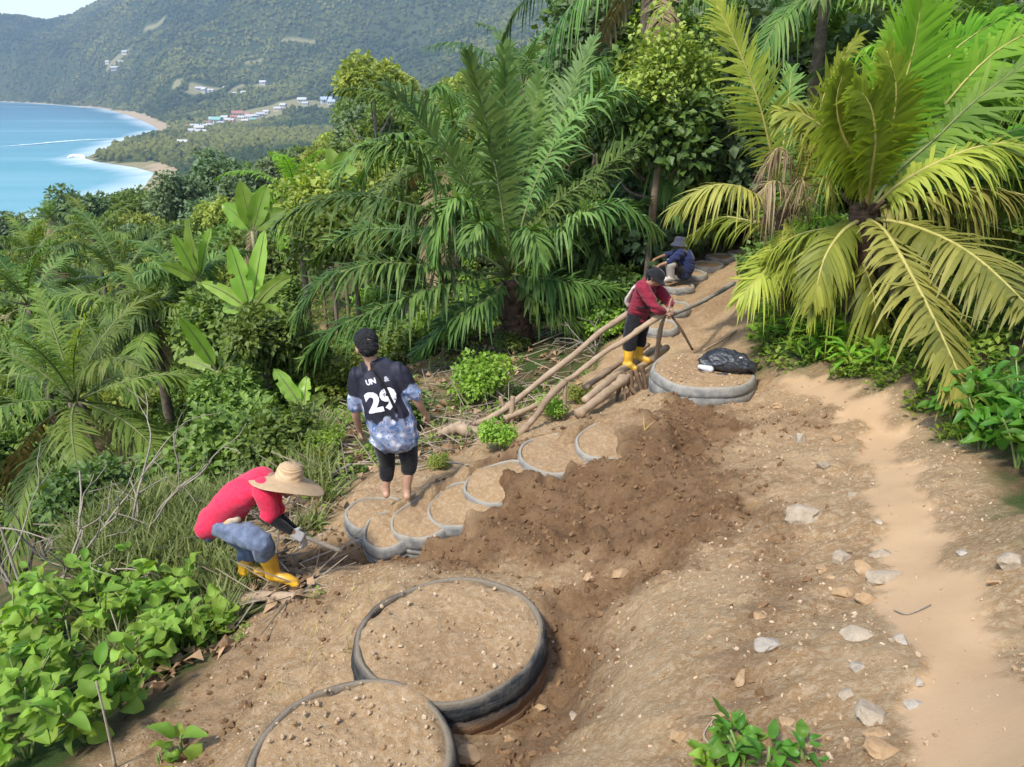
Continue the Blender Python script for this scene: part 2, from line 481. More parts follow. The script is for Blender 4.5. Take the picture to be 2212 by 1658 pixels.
def features(x, y, fine=True):
    """height, path, moist, bare"""
    z = base_z(x, y)
    D = np.hypot(x, y)
    w1 = 0.12 * fbm(x * 3, y * 3, 3, 5)
    pd = line_dist(x, y, PATH)
    path = 1 - smooth(PATHW * 0.7, PATHW * 1.4, pd + 1.5 * w1 + 0.05 * vnoise(x * 22, y * 22, 2))
    moist = 1 - smooth(-0.30, 0.32, poly_sd(x, y, MOIST) + 3.5 * w1 + 0.25 * vnoise(x * 14, y * 14, 12))
    dd = line_dist(x, y, DITCH) + 0.6 * w1
    moist = np.maximum(moist, 0.9 * (1 - smooth(0.08, 0.46, dd + 0.12 * vnoise(x * 11, y * 11, 13))))
    td = line_dist(x, y, TRENCH) + 0.5 * w1
    moist = np.maximum(moist, 0.9 * (1 - smooth(0.05, 0.4, td)))
    rd = line_dist(x, y, RUT) + 1.4 * w1
    moist = np.maximum(moist, 0.45 * (1 - smooth(0.02, 0.22, rd)))
    moist = np.maximum(moist, 0.4 * smooth(0.22, 0.38, fbm(x * 1.1 + 5, y * 1.1, 3, 33)))
    bsd = poly_sd(x, y, BARE) + 2.5 * w1
    moist = moist * (1 - path)
    bare = 1 - smooth(-0.15, 0.25, bsd)
    for q in PATCHES: bare = np.maximum(bare, 0.6 * (1 - smooth(-0.5, 0.5, poly_sd(x, y, q) + 5 * w1)))
    msd = poly_sd(x, y, MOIST)
    z = z + 0.06 * smooth(0.05, -0.35, msd + 1.2 * w1) * (0.6 + 1.2 * vnoise(x * 1.8, y * 1.8, 3))
    z = z - 0.15 * np.exp(-(dd / 0.17) ** 2) - 0.13 * np.exp(-(td / 0.22) ** 2)
    z = z - 0.012 * path + 0.014 * path * vnoise(x * 5.5, y * 3.2, 77)
    z = z + 0.10 * fbm(x * 0.9, y * 0.9, 3, 21) * (1 - 0.6 * path) * bare
    z = z + np.where(D > 8, 0.03 * np.minimum(D, 60) * fbm(x * 0.22, y * 0.22, 3, 31), 0) * (1 - bare)
    for kind, c, r, h, bury in tyres:                # the ground keeps clear of what fills the tyres
        q = np.hypot(x - c[0], y - c[1]) / r
        u = ((x - c[0]) * 0.86 + (y - c[1]) * 0.5) / r
        if kind == 'row': u = ((x - c[0]) * 0.95 + (y - c[1]) * 0.12) / r
        if kind in ('near', 'corner', 'upper'):
            side = c[2] - (0.31 if kind != 'upper' else 0.33) + (0.24 if kind == 'corner' else 0.16) * smooth(0.2, -1.0, u) + (0.2 if kind == 'near' else 0) * smooth(0.2, 0.9, (y - c[1]) / r)
            if kind == 'upper': side = side + 0.13 * smooth(-0.2, 0.6, u)
            w = smooth(1.55, 1.02, q)
            z = z * (1 - w) + np.minimum(side, z + (0.4 if kind == 'near' else 0.1)) * w
            z = np.where(q < 1.0, np.minimum(z, c[2] - 0.1), z)
        elif kind == 'row': continue
        else:
            w = smooth(1.6, 1.05, q)
            z = z * (1 - w) + (c[2] - 0.14) * w
    rows = [t for t in tyres if t[0] == 'row']
    for kind, c, r, h, bury in rows:                 # loose soil slides over the far right side of each tyre of the row
        q = np.hypot(x - c[0], y - c[1]) / r; u = ((x - c[0]) * 0.95 + (y - c[1]) * 0.12) / r
        w2 = smooth(-0.30, 0.12, u + 0.25 * vnoise(x * 5, y * 5, 3)) * smooth(1.7, 1.15, q) * bury
        z = z * (1 - w2) + np.maximum(z, c[2] + 0.05 + 0.14 * u) * w2
        w3 = smooth(0.0, 0.5, (y - c[1]) / r + 0.3 * vnoise(x * 6, y * 6, 5)) * smooth(1.7, 1.1, q) * smooth(0.80, 0.92, q) * min(1, bury * 1.4)
        z = z * (1 - w3) + np.maximum(z, c[2] + 0.025) * w3
    for kind, c, r, h, bury in rows:                 # and its left wall stands free
        q = np.hypot(x - c[0], y - c[1]) / r; u = ((x - c[0]) * 0.95 + (y - c[1]) * 0.12) / r
        free = smooth(0.35, -0.25, u)
        lim = c[2] - 0.06 - (h - 0.10) * free
        w = np.where(q < 1.02, 1, smooth(1.04 + 0.36 * free, 1.04, q)) * (1 - smooth(-0.1, 0.4, (y - c[1]) / r) * smooth(0.80, 0.92, q)) * smooth(0.15, -0.25, u + 0.25 * vnoise(x * 5, y * 5, 3))
        z = np.where(w > 0, z * (1 - w) + np.minimum(z, lim) * w, z)
    if fine:
        rough = (0.75 + 0.95 * moist) * (1 - 0.93 * path) * bare
        lum = 0.55 - cells(x * 7.5, y * 7.5, 2); lum2 = 0.5 - cells(x * 17, y * 17, 4)
        z = z + rough * (0.050 * fbm(x * 6, y * 6, 3, 41, 0.6) + 0.036 * np.maximum(lum, 0) * (1 + vnoise(x * 2, y * 2, 8)) + 0.012 * lum2)
        stony = np.clip(1 - smooth(0.25, 0.9, np.abs(pd - 0.65)), 0, 1) * (1 - path)
        z = z + 0.022 * stony * np.maximum(0.5 - cells(x * 9, y * 9, 14), 0) * bare
        z = z + 0.05 * fbm(x * 2.2, y * 2.2, 3, 51) * (1 - bare) * (D < 30)
    return z, path, moist, bare


def axis(segs):
    out = [segs[0][0]]
    for a, b, s0, s1 in segs:
        t = a
        while t < b - 1e-6:
            f = (t - a) / (b - a); t = min(t + s0 * (s1 / s0) ** f, b); out.append(t)
    return np.array(out)
gx = axis([(-420, -30, 40, 2.5), (-30, -6, 2.5, .12), (-6, -2.8, .16, .034), (-2.8, 3.3, .032, .032), (3.3, 7, .034, .16), (7, 30, .1, 2.5), (30, 420, 2.5, 40)])
gy = axis([(-330, -4, 60, .5), (-4, 1.5, .5, .05), (1.5, 5.2, .028, .031), (5.2, 10, .034, .055), (10, 18, .055, .2), (18, 60, .2, 2.2), (60, 420, 1.6, 30)])
GX, GY = np.meshgrid(gx, gy)
gz, gpath, gmoist, gbare = features(GX.ravel(), GY.ravel())
nx, ny = len(gx), len(gy)
ii = (np.arange(ny - 1)[:, None] * nx + np.arange(nx - 1)[None]).ravel()
gf = np.stack([ii, ii + 1, ii + nx + 1, ii + nx], -1)
GV = np.stack([GX.ravel(), GY.ravel(), gz], -1)

def on_grid(x, y, *layers):
    """values of the ground grid at any points"""
    x = np.atleast_1d(np.asarray(x, float)); y = np.atleast_1d(np.asarray(y, float))
    i = np.clip(np.searchsorted(gx, x) - 1, 0, nx - 2); j = np.clip(np.searchsorted(gy, y) - 1, 0, ny - 2)
    fx_ = np.clip((x - gx[i]) / (gx[i + 1] - gx[i]), 0, 1); fy_ = np.clip((y - gy[j]) / (gy[j + 1] - gy[j]), 0, 1)
    k = j * nx + i
    return [(a[k] * (1 - fx_) + a[k + 1] * fx_) * (1 - fy_) + (a[k + nx] * (1 - fx_) + a[k + nx + 1] * fx_) * fy_ for a in layers]
def H(x, y): return on_grid(x, y, gz)[0]
def Hs(x, y): return float(H(x, y)[0])
def G(px, py): return G0(px, py, H)

def soil_material():
    m, nt, b = new_mat('soil')
    L = nt.links.new
    pa, mo, ba = attr(nt, 'path'), attr(nt, 'moist'), attr(nt, 'bare')
    n1 = noise(nt, 2.2, 6, 0.6); n2 = noise(nt, 26, 6, 0.7); n3 = noise(nt, 110, 4, 0.7)
    n5 = noise(nt, 60, 5, 0.75); n6 = noise(nt, 0.7, 4, 0.6)
    dry = mixc(nt, ramp(nt, n1, [(0.32, 0), (0.68, 1)]), (0.30, 0.188, 0.09), (0.385, 0.262, 0.142))
    dry = mixc(nt, ramp(nt, n6, [(0.48, 0), (0.66, 0.5)]), dry, (0.26, 0.15, 0.068))
    dry = mixc(nt, ramp(nt, n2, [(0.46, 0), (0.62, 0.9)]), dry, (0.45, 0.335, 0.205))
    dry = mixc(nt, ramp(nt, n5, [(0.26, 0.6), (0.40, 0)]), dry, (0.17, 0.092, 0.042))
    dry = mixc(nt, ramp(nt, n2, [(0.22, 0.6), (0.38, 0)]), dry, (0.18, 0.10, 0.047))
    wet = mixc(nt, ramp(nt, n2, [(0.3, 0), (0.7, 1)]), (0.105, 0.056, 0.026), (0.20, 0.118, 0.06))
    wet = mixc(nt, ramp(nt, n1, [(0.42, 0), (0.75, 0.8)]), wet, (0.25, 0.155, 0.083))
    wet = mixc(nt, ramp(nt, n5, [(0.28, 0.7), (0.44, 0)]), wet, (0.06, 0.026, 0.012))
    pth = mixc(nt, ramp(nt, n1, [(0.3, 0), (0.7, 1)]), (0.40, 0.262, 0.145), (0.45, 0.305, 0.176))
    n4 = noise(nt, 9, 5, 0.7)
    lit = mixc(nt, ramp(nt, n4, [(0.3, 0), (0.7, 1)]), (0.05, 0.042, 0.02), (0.16, 0.105, 0.055))
    lit = mixc(nt, ramp(nt, n1, [(0.42, 0), (0.55, 1)]), lit, (0.045, 0.075, 0.018))
    c = mixc(nt, mo, dry, wet)
    c = mixc(nt, pa, c, pth)
    c = mixc(nt, ba, lit, c)
    L(c, b.inputs['Base Color'])
    b.inputs['Roughness'].default_value = 0.95
    b.inputs['Specular IOR Level'].default_value = 0.12
    ad = node(nt, 'ShaderNodeMath', operation='ADD'); L(n2, ad.inputs[0]); L(n5, ad.inputs[1])
    ad3 = node(nt, 'ShaderNodeMath', operation='MULTIPLY_ADD'); L(n3, ad3.inputs[0]); ad3.inputs[1].default_value = 0.5; L(ad.outputs[0], ad3.inputs[2])
    bp = bump(nt, b, ad3.outputs[0], 0.8, 0.022)
    sub = node(nt, 'ShaderNodeMath', operation='MULTIPLY_ADD'); L(pa, sub.inputs[0]); sub.inputs[1].default_value = -0.62; sub.inputs[2].default_value = 0.8
    L(sub.outputs[0], bp.inputs['Strength'])
    return m
M_soil = soil_material()
fp = gpath[gf].mean(1) > 0.5
def sheet(name, f):
    used, inv = np.unique(f, return_inverse=True)
    return tag(link(name, mesh_np(name, GV[used], [inv.reshape(f.shape)], M_soil, {'path': gpath[used], 'moist': gmoist[used], 'bare': gbare[used]})), kind='structure')
ground = sheet('ground', gf[~fp])
footpath = sheet('footpath', gf[fp])
footpath['label'] = 'smooth pale sandy footpath worn along the dirt slope'
ground['label'] = 'brown dug soil and overgrown hillside'

# ---------------------------------------------------------------- the bay, the far shore and the mountain
SEA_Z = -150.0
SHORE = [(-420, 214), (-200, 217), (0, 220), (69, 223), (146, 228), (226, 235), (278, 250), (318, 266), (342, 279), (326, 288), (264, 305), (215, 328), (182, 342), (208, 350), (257, 357), (295, 363), (334, 374), (312, 403), (278, 428), (180, 470), (60, 520), (-200, 600), (-700, 700)]
shore = [tuple(at_z(a, b, SEA_Z)[:2]) for a, b in SHORE]
bay = shore + [(-9000, 300), (-9000, 5200)]
RIDGE = [(-900, 150), (-400, 85), (-150, 52), (0, 44), (60, 46), (125, 55), (180, 40), (240, 12), (262, 0), (330, -60), (500, -150), (900, -240), (1300, -300), (2600, -330)]
FOOT = [(-900, 4500), (-420, 4250), (-150, 4050), (0, 3880), (150, 3520), (300, 2700), (420, 2500), (700, 2200), (1300, 1700), (2600, 1400)]
def px_of(x, y): return 1106 + FPX * (x / np.maximum(y, 1.0)) / math.cos(PITCH)
RD = 5100.0
def far_z(x, y):
    D = np.hypot(x, y); px = px_of(x, y)
    sd = poly_sd(x, y, bay)
    rz = np.interp(px, [a for a, _ in RIDGE], [b for _, b in RIDGE])
    th = PITCH - np.arctan((829 - rz) / FPX)          # angle below the horizon
    zr = 3.6 - RD * np.tan(th) - 10
    d0 = np.interp(px, [a for a, _ in FOOT], [b for _, b in FOOT])
    t = np.clip((D - d0) / (RD - d0), 0, 1.35)
    z0 = -140.0
    up = np.where(t < 1, t ** 1.12, 1 - (t - 1) * 0.6)
    gul = fbm(x / 420 + 3, y / 420, 4, 61, 0.55)
    mz = z0 + (zr - z0) * up + 150 * gul * np.sin(np.clip(t, 0, 1) * math.pi) ** 0.8
    low = SEA_Z + np.clip(sd * 0.10, -6, 9) + 14 * smooth(60, 500, sd) * (0.6 + fbm(x / 300, y / 300, 3, 71))
    near = smooth(1500, 420, D) * smooth(60, 500, sd)
    low = low + 70 * near * smooth(300, 900, px)
    up_ = smooth(15, 170, sd)
    z = np.where(t > 0, low + np.maximum(mz - low, 0) * up_, low)
    return z, sd, t
fx = np.concatenate([np.linspace(-4200, -3400, 14), np.linspace(-3370, 600, 200), np.linspace(640, 3600, 24)]); fy = np.concatenate([np.linspace(250, 2600, 120), np.linspace(2620, 6200, 110)])
FX, FY = np.meshgrid(fx, fy)
fz, fsd, ft = far_z(FX.ravel(), FY.ravel())
ii = (np.arange(len(fy) - 1)[:, None] * len(fx) + np.arange(len(fx) - 1)[None]).ravel()
ff = np.stack([ii, ii + 1, ii + len(fx) + 1, ii + len(fx)], -1)
m, nt, b = new_mat('far_land')
n1 = noise(nt, 0.006, 6, 0.65)
c = mixc(nt, ramp(nt, n1, [(0.35, 0), (0.7, 1)]), (0.022, 0.04, 0.016), (0.06, 0.075, 0.028))
c = mixc(nt, ramp(nt, attr(nt, 'sand'), [(0.2, 0), (0.4, 1)]), c, (0.20, 0.18, 0.09))
c = mixc(nt, ramp(nt, attr(nt, 'sand'), [(0.5, 0), (0.8, 1)]), c, (0.34, 0.26, 0.165))
nt.links.new(c, b.inputs['Base Color']); b.inputs['Roughness'].default_value = 1; b.inputs['Specular IOR Level'].default_value = 0
M_far = m
CLEAR = [  # open ground among the far trees: (px, py, half width in metres, depth)
    (270, 117, 30, 24), (240, 139, 40, 20), (248, 152, 30, 18), (445, 200, 70, 36), (590, 238, 110, 56), (505, 198, 26, 60), (480, 266, 100, 50), (425, 288, 75, 40), (405, 248, 130, 22), (655, 224, 55, 40), (708, 226, 50, 40), (360, 268, 80, 34), (545, 256, 90, 40), (569, 186, 26, 24), (520, 262, 80, 40), (185, 215, 40, 14), (380, 180, 30, 16), (330, 60, 60, 20), (640, 90, 60, 24), (560, 130, 40, 18)]
FG = lambda a, b: G0f(a, b)
def G0f(px, py):
    d = ray(px, py); d = d / np.linalg.norm(d)
    t = np.linspace(350, 6500, 3000); P = CAM + t[:, None] * d
    k = int(np.argmax(P[:, 2] < far_z(P[:, 0], P[:, 1])[0]))
    return P[k] if k else P[-1]
clear = [(G0f(a, b), w, dp) for a, b, w, dp in CLEAR]
def cleared(x, y):
    c_ = np.zeros(np.shape(x), bool)
    for p, w, dp in clear: c_ |= ((x - p[0]) / w) ** 2 + ((y - p[1]) / (dp * 1.2)) ** 2 < 1 + 1.2 * vnoise(x / 35, y / 35, 44)
    return c_
pxs = px_of(FX.ravel(), FY.ravel())
sand = np.where((fsd > -30) & (fsd < (8 + 34 * smooth(215, 300, pxs)) + 25 * vnoise(FX.ravel() / 150, FY.ravel() / 150, 5)), 1.0, 0.0) * np.where((pxs < 300) & (FY.ravel() < 1800), 0.55, 1)
sand = np.maximum(sand, 0.46 * cleared(FX.ravel(), FY.ravel()))
far_land = tag(link('mountain', mesh_np('mountain', np.stack([FX.ravel(), FY.ravel(), fz], -1), [ff], M_far, {'sand': sand})), 'forested mountain and low coast across the bay', kind='structure')

m, nt, b = new_mat('sea_water')
n1 = noise(nt, 0.0022, 5, 0.55, dist=0.4)
tc = nt.nodes.new('ShaderNodeTexCoord'); mp = nt.nodes.new('ShaderNodeMapping'); mp.inputs['Scale'].default_value = (0.0009, 0.008, 1)
nt.links.new(tc.outputs['Object'], mp.inputs['Vector'])
n2 = noise(nt, 1.0, 5, 0.55, vec=mp.outputs[0])
c = mixc(nt, ramp(nt, attr(nt, 'deep'), [(0.0, 0), (1, 1)]), (0.055, 0.255, 0.28), (0.035, 0.135, 0.215))
c = mixc(nt, ramp(nt, n2, [(0.46, 0), (0.66, 0.55)]), c, (0.17, 0.34, 0.385))
c = mixc(nt, ramp(nt, attr(nt, 'foam'), [(0.1, 0), (1, 1)]), c, (0.62, 0.67, 0.68))
nt.links.new(c, b.inputs['Base Color']); b.inputs['Roughness'].default_value = 0.35; b.inputs['Specular IOR Level'].default_value = 0.3
bump(nt, b, noise(nt, 0.25, 4, 0.6), 0.25, 0.6)
sx = np.concatenate([[-9000, -6500, -5000], np.linspace(-4200, 200, 120), [1500, 3600]]); sy = np.concatenate([[-2000, -500], np.linspace(150, 4400, 130), [5200, 6200]])
SX, SY = np.meshgrid(sx, sy); SXr, SYr = SX.ravel(), SY.ravel()
ssd = poly_sd(SXr, SYr, bay)
deep = np.clip((SYr - 900) / 2300, 0, 1)
surf_w = 52 + 50 * vnoise(SXr / 200, SYr / 200, 4) + 45 * smooth(1500, 1000, SYr)
foam = np.clip(smooth(-surf_w, -5, ssd) * (0.75 + 0.6 * fbm(SXr / 60, SYr / 60, 3, 6)), 0, 1)
ii = (np.arange(len(sy) - 1)[:, None] * len(sx) + np.arange(len(sx) - 1)[None]).ravel()
tag(link('sea', mesh_np('sea', np.stack([SXr, SYr, np.full(len(SXr), SEA_Z)], -1), [np.stack([ii, ii + 1, ii + len(sx) + 1, ii + len(sx)], -1)], m, {'deep': deep, 'foam': foam})), 'turquoise water of the bay', kind='structure')

# breaking wave crests off the point
M_foam = simple('foam', (0.85, 0.88, 0.88), (0.7, 0.78, 0.8), 0.05, 0.8, 0)
def crest(pts, w):
    P = catmull([at_z(a, b_, SEA_Z + 0.8) for a, b_ in pts], 40)
    g = Geo(); k = np.sin(np.linspace(0.05, 1, 40) * math.pi * 0.97)
    g.tube(P, w * k * (0.7 + 0.6 * rng.random(40)), 6, flat=0.25, noise=0.5)
    return g.build('breaking_wave', M_foam)
tag(crest([(0, 317), (60, 313), (140, 306), (200, 302), (262, 300)], 4.5), 'long thin white wave crest reaching in from open water', 'wave', 'wave crests in the bay')
tag(crest([(147, 341), (160, 337), (175, 338), (183, 341)], 9), 'short foaming wave breaking off the wooded point', 'wave', 'wave crests in the bay')

# the woods of the far shore: nobody could count these trees
M_wood = leafy('far_wood', (0.018, 0.042, 0.014), (0.105, 0.14, 0.04), trans=0.0, rough=0.9, spec=0.05)
n_ = 84000
dd_ = np.sqrt(rng.random(n_) * (5300 ** 2 - 560 ** 2) + 560 ** 2); pa_ = rng.uniform(-220, 1420, n_)
aa_ = np.arctan((pa_ - 1106) / FPX * math.cos(PITCH))
wx_, wy_ = dd_ * np.sin(aa_), dd_ * np.cos(aa_)
wz_, wsd_, wt_ = far_z(wx_, wy_)
keep = (wsd_ > 14 + 24 * smooth(215, 300, pa_)) & ~cleared(wx_, wy_) & ~((pa_ > 900) & (dd_ < 1500)) & (wt_ < 1.05) & (rng.random(n_) < np.where(dd_ > 2300, 0.75, 1.0))
wx_, wy_, wz_, dd_ = wx_[keep], wy_[keep], wz_[keep], dd_[keep]
g = Geo()
kinds_ = rng.integers(0, 4, len(wx_))
tone = np.clip(0.5 + 1.0 * fbm(wx_ / 130, wy_ / 130, 3, 81) + 0.9 * vnoise(wx_ / 420, wy_ / 420, 85) + rng.normal(0, 0.16, len(wx_)), 0, 1)
OCT_V = np.array([(1, 0, 0), (-1, 0, 0), (0, 1, 0), (0, -1, 0), (0, 0, 1), (0, 0, -1)], float); OCT_F = np.array([(0, 2, 4), (2, 1, 4), (1, 3, 4), (3, 0, 4), (2, 0, 5), (1, 2, 5), (3, 1, 5), (0, 3, 5)])
for k in range(8):
    near_k = k >= 4                                   # the farthest crowns are smaller than three pixels
    V_, F_ = lump(1, 0.6, 100 + k) if near_k else (OCT_V * np.random.default_rng(k).uniform(.75, 1.25, (6, 1)), OCT_F)
    q = (kinds_ == k % 4) & ((dd_ < 2300) == near_k)
    s_ = rng.uniform(4, 9, q.sum()) * np.where(dd_[q] > 2300, 1.25, 0.85)
    Mx = rotm(int(q.sum())) * s_[:, None, None]
    Mx[:, 2, :] *= rng.uniform(0.8, 1.3, q.sum())[:, None]
    g.add_many(V_, F_, Mx, np.stack([wx_[q], wy_[q], wz_[q] + s_ * 0.5], -1), tone[q])
tag(g.build('far_wood', M_wood, smooth_=False), 'dense green wood covering the far mountain and coast', 'wood', kind='stuff')
# ---------------------------------------------------------------- tyres filled with soil
def rubber_material():
    m, nt, b = new_mat('tyre_rubber')
    L = nt.links.new
    tc = nt.nodes.new('ShaderNodeTexCoord')
    n1 = noise(nt, 5, 6, 0.65); n2 = noise(nt, 40, 5, 0.7)
    mp = nt.nodes.new('ShaderNodeMapping'); mp.inputs['Scale'].default_value = (3, 3, 45)
    L(tc.outputs['Object'], mp.inputs['Vector']); n3 = noise(nt, 1, 5, 0.6, vec=mp.outputs[0])
    c = mixc(nt, ramp(nt, n3, [(0.35, 0), (0.7, 1)]), (0.014, 0.016, 0.018), (0.055, 0.06, 0.062))
    c = mixc(nt, ramp(nt, n1, [(0.5, 0), (0.68, 0.6)]), c, (0.15, 0.135, 0.11))
    c = mixc(nt, ramp(nt, attr(nt, 'v'), [(0.25, 0), (0.6, 1)]), c, (0.20, 0.165, 0.12))      # dust on the rim
    sp = nt.nodes.new('ShaderNodeSeparateXYZ'); L(tc.outputs['Object'], sp.inputs[0])
    ad = node(nt, 'ShaderNodeMath', operation='MULTIPLY_ADD'); L(n1, ad.inputs[0]); ad.inputs[1].default_value = -0.16; L(sp.outputs[2], ad.inputs[2])
    mr = node(nt, 'ShaderNodeMapRange'); mr.inputs[1].default_value = -0.21; mr.inputs[2].default_value = -0.29; mr.inputs[3].default_value = 0; mr.inputs[4].default_value = 0.9
    L(ad.outputs[0], mr.inputs[0])
    c = mixc(nt, mr.outputs[0], c, (0.25, 0.15, 0.078))                                       # mud caked on the foot
    L(c, b.inputs['Base Color'])
    b.inputs['Roughness'].default_value = 0.75; b.inputs['Specular IOR Level'].default_value = 0.22
    ad2 = node(nt, 'ShaderNodeMath', operation='ADD'); L(n2, ad2.inputs[0]); L(n3, ad2.inputs[1])
    bump(nt, b, ad2.outputs[0], 0.8, 0.018)
    return m
M_rubber = rubber_material()
def dusty_rubber():
    m, nt, b = new_mat('dusty_rubber')
    n1 = noise(nt, 7, 6, 0.7)
    c = mixc(nt, ramp(nt, n1, [(0.3, 0), (0.62, 1)]), (0.11, 0.11, 0.105), (0.27, 0.255, 0.22))
    c = mixc(nt, ramp(nt, attr(nt, 'v'), [(0.25, 0), (0.6, 0.8)]), c, (0.30, 0.265, 0.205))
    nt.links.new(c, b.inputs['Base Color']); b.inputs['Roughness'].default_value = 0.85
    bump(nt, b, noise(nt, 40, 5, 0.7), 0.5, 0.012)
    return m
M_dusty = dusty_rubber()

def tyre_thing(c, r, h, seed, label, mat, group, rim=0.055, tilt=(0, 0), fill_dip=0.02):
    root = empty('tyre', (float(c[0]), float(c[1]), float(c[2])), 0, label, 'tyre', group)
    root.rotation_euler = (tilt[0], tilt[1], 0)
    seg = 96
    prof = [(r - rim * 1.05, -0.10), (r - rim, -0.03), (r - rim * 0.95, -0.005), (r - rim * 0.75, 0.004), (r - rim * 0.45, -0.004), (r - rim * 0.2, -0.03), (r - 0.004, -0.075), (r, -0.11), (r - 0.008, -0.118), (r - 0.008, -0.128), (r + 0.002, -0.136), (r + 0.003, -h * 0.55), (r - 0.006, -h * 0.55 - 0.008), (r - 0.006, -h * 0.55 - 0.018), (r + 0.001, -h * 0.55 - 0.026), (r - 0.01, -h * 0.85), (r - 0.05, -h)]
    v = [0.3, 0.7, 0.9, 0.8, 0.45, 0.25] + [0.0] * 11
    prof = np.array(prof); n = len(prof)
    a = np.arange(seg) * 2 * math.pi / seg
    wob = 1 + 0.018 * np.array([math.sin(2 * t + seed) + 0.6 * math.sin(3 * t + 2 * seed) for t in a])
    dz = 0.012 * np.sin(2 * a + seed * 3) + 0.008 * np.sin(5 * a + seed)
    wear = 1 + (0.010 * fbm(np.arange(n)[:, None] * 0.7 + seed, a[None] * 6, 3, 9) + 0.006 * (np.sin(a[None] * 36 + np.arange(n)[:, None]) > 0.3) * ((prof[:, 1:2] < -0.1) & (prof[:, 1:2] > -h * 0.8)))
    wob = wob[None] * wear; 
    V = np.stack([prof[:, 0:1] * np.cos(a) * wob, prof[:, 0:1] * np.sin(a) * wob, prof[:, 1:2] + dz[None] * 1.0], -1).reshape(-1, 3)
    i = np.arange(n - 1)[:, None] * seg; j = np.arange(seg)[None]; k = (j + 1) % seg
    dust = np.clip(np.repeat(v, seg) * (0.55 + 0.9 * (fbm(np.tile(np.cos(a) * 3, n) + seed, np.tile(np.sin(a) * 3, n), 3, int(seed)) + 0.5)), 0, 1)
    dz_at = lambda A_: 0.012 * np.sin(2 * A_ + seed * 3) + 0.008 * np.sin(5 * A_ + seed)
    g = Geo(); g.add(V, np.stack([i + k, i + j, i + seg + j, i + seg + k], -1).reshape(-1, 4), dust)
    g.build('wall', mat, root)
    # soil inside
    NA = 120 if r > 0.5 else 60; rr = np.linspace(0, 1, 42 if r > 0.5 else 18); aa = np.arange(NA) * 2 * math.pi / NA
    RR, AA = np.meshgrid(rr, aa, indexing='ij')
    x = RR * (r - rim * 0.55) * np.cos(AA) * np.interp(AA, a, wob[0]); y = RR * (r - rim * 0.55) * np.sin(AA) * np.interp(AA, a, wob[0])
    wx, wy = x + c[0], y + c[1]
    edge = smooth(0.86, 0.97, RR) * (0.05 * fbm(np.cos(AA) * 2.2 + seed, np.sin(AA) * 2.2, 3, 12) - 0.012)
    z = edge + dz_at(AA) * smooth(0.6, 1, RR) - fill_dip + 0.018 * (1 - RR ** 3) + 0.030 * fbm(wx * 3.5, wy * 3.5, 4, 90 + int(seed)) + 0.012 * np.maximum(0.5 - cells(wx * 14, wy * 14, 3), 0) + 0.008 * fbm(wx * 22, wy * 22, 2, 5)
    nn = NA
    i = np.arange(len(rr) - 1)[:, None] * nn; j = np.arange(nn)[None]; k = (j + 1) % nn
    F = np.stack([i + j, i + nn + j, i + nn + k, i + k], -1).reshape(-1, 4)
    P = x.ravel() * 0
    me = mesh_np('soil_fill', np.stack([x.ravel(), y.ravel(), z.ravel()], -1), [F], M_soil, {'path': P + 0.12, 'moist': np.clip(P + 0.08 + 0.5 * fbm(wx.ravel() * 2, wy.ravel() * 2, 3, 4), 0, 0.35), 'bare': P + 1})
    link('soil_fill', me, root)
    return root
TL = {0: 'largest soil filled tyre in front, black wall caked with mud', 1: 'soil filled tyre cut off by the lower picture edge', 2: 'big soil filled tyre with the black backpack on top'}
row_l = ['mostly buried tyre nearest the log bridge, only its grey left wall showing', 'grey tyre with long bare wall second down from the log bridge', 'half buried tyre in the middle of the row, grey curved wall under loose soil', 'half buried tyre just right of the barefoot man', 'small tyre with dusty rim at the foot of the loose soil right of the trench', 'small tilted tyre ring overlapping its neighbour beside the trench', 'leftmost small tyre at the feet of the man in the jersey']
step_l = ['dusty tyre step lowest behind the man in the red jacket', 'dusty tyre step second above the red jacket', 'raised dusty tyre step at the feet of the squatting man', 'dusty tyre step right under the squatting man', 'dusty tyre step just behind the squatting man', 'flat dusty tyre step second last up the slope', 'farthest dusty tyre step at the top of the steps']
tilts = {3: (0.05, -0.12), 4: (0.06, -0.06), 5: (0.10, -0.16), 6: (0.12, -0.16), 7: (0.10, -0.10), 8: (0.14, -0.12), 9: (0.03, -0.05)}
for i, (kind, c, r, h, bury) in enumerate(tyres):
    if kind == 'step':
        tyre_thing(c, r, h, i * 1.7, step_l[i - len(TYRES)], M_dusty, 'tyre steps climbing to the squatting man', 0.07, (0, 0), 0.045)
    else:
        lab = TL[i] if i in TL else row_l[i - 3]
        tyre_thing(c, r, h, i * 1.7, lab, M_rubber if i < 2 else M_dusty, 'soil filled tyres built into the slope', 0.066 if i < 3 else 0.05, tilts.get(i, (0, 0)), 0.012)

# ---------------------------------------------------------------- rocks
def rock_mat(name, c1, c2):
    m, nt, b = new_mat(name)
    n1 = noise(nt, 9, 6, 0.7); n2 = noise(nt, 55, 5, 0.7)
    c = mixc(nt, ramp(nt, n1, [(0.35, 0), (0.65, 1)]), c1, c2)
    c = mixc(nt, ramp(nt, n2, [(0.25, 0.6), (0.45, 0)]), c, (0.20, 0.12, 0.065))
    nt.links.new(c, b.inputs['Base Color']); b.inputs['Roughness'].default_value = 0.92; b.inputs['Specular IOR Level'].default_value = 0.2
    bump(nt, b, n2, 0.6, 0.012)
    return m
M_rock = rock_mat('pale_rock', (0.29, 0.23, 0.16), (0.42, 0.345, 0.255))
M_rock2 = rock_mat('ochre_rock', (0.31, 0.195, 0.10), (0.42, 0.29, 0.165))
M_rock3 = rock_mat('grey_rock', (0.29, 0.25, 0.20), (0.40, 0.36, 0.30))
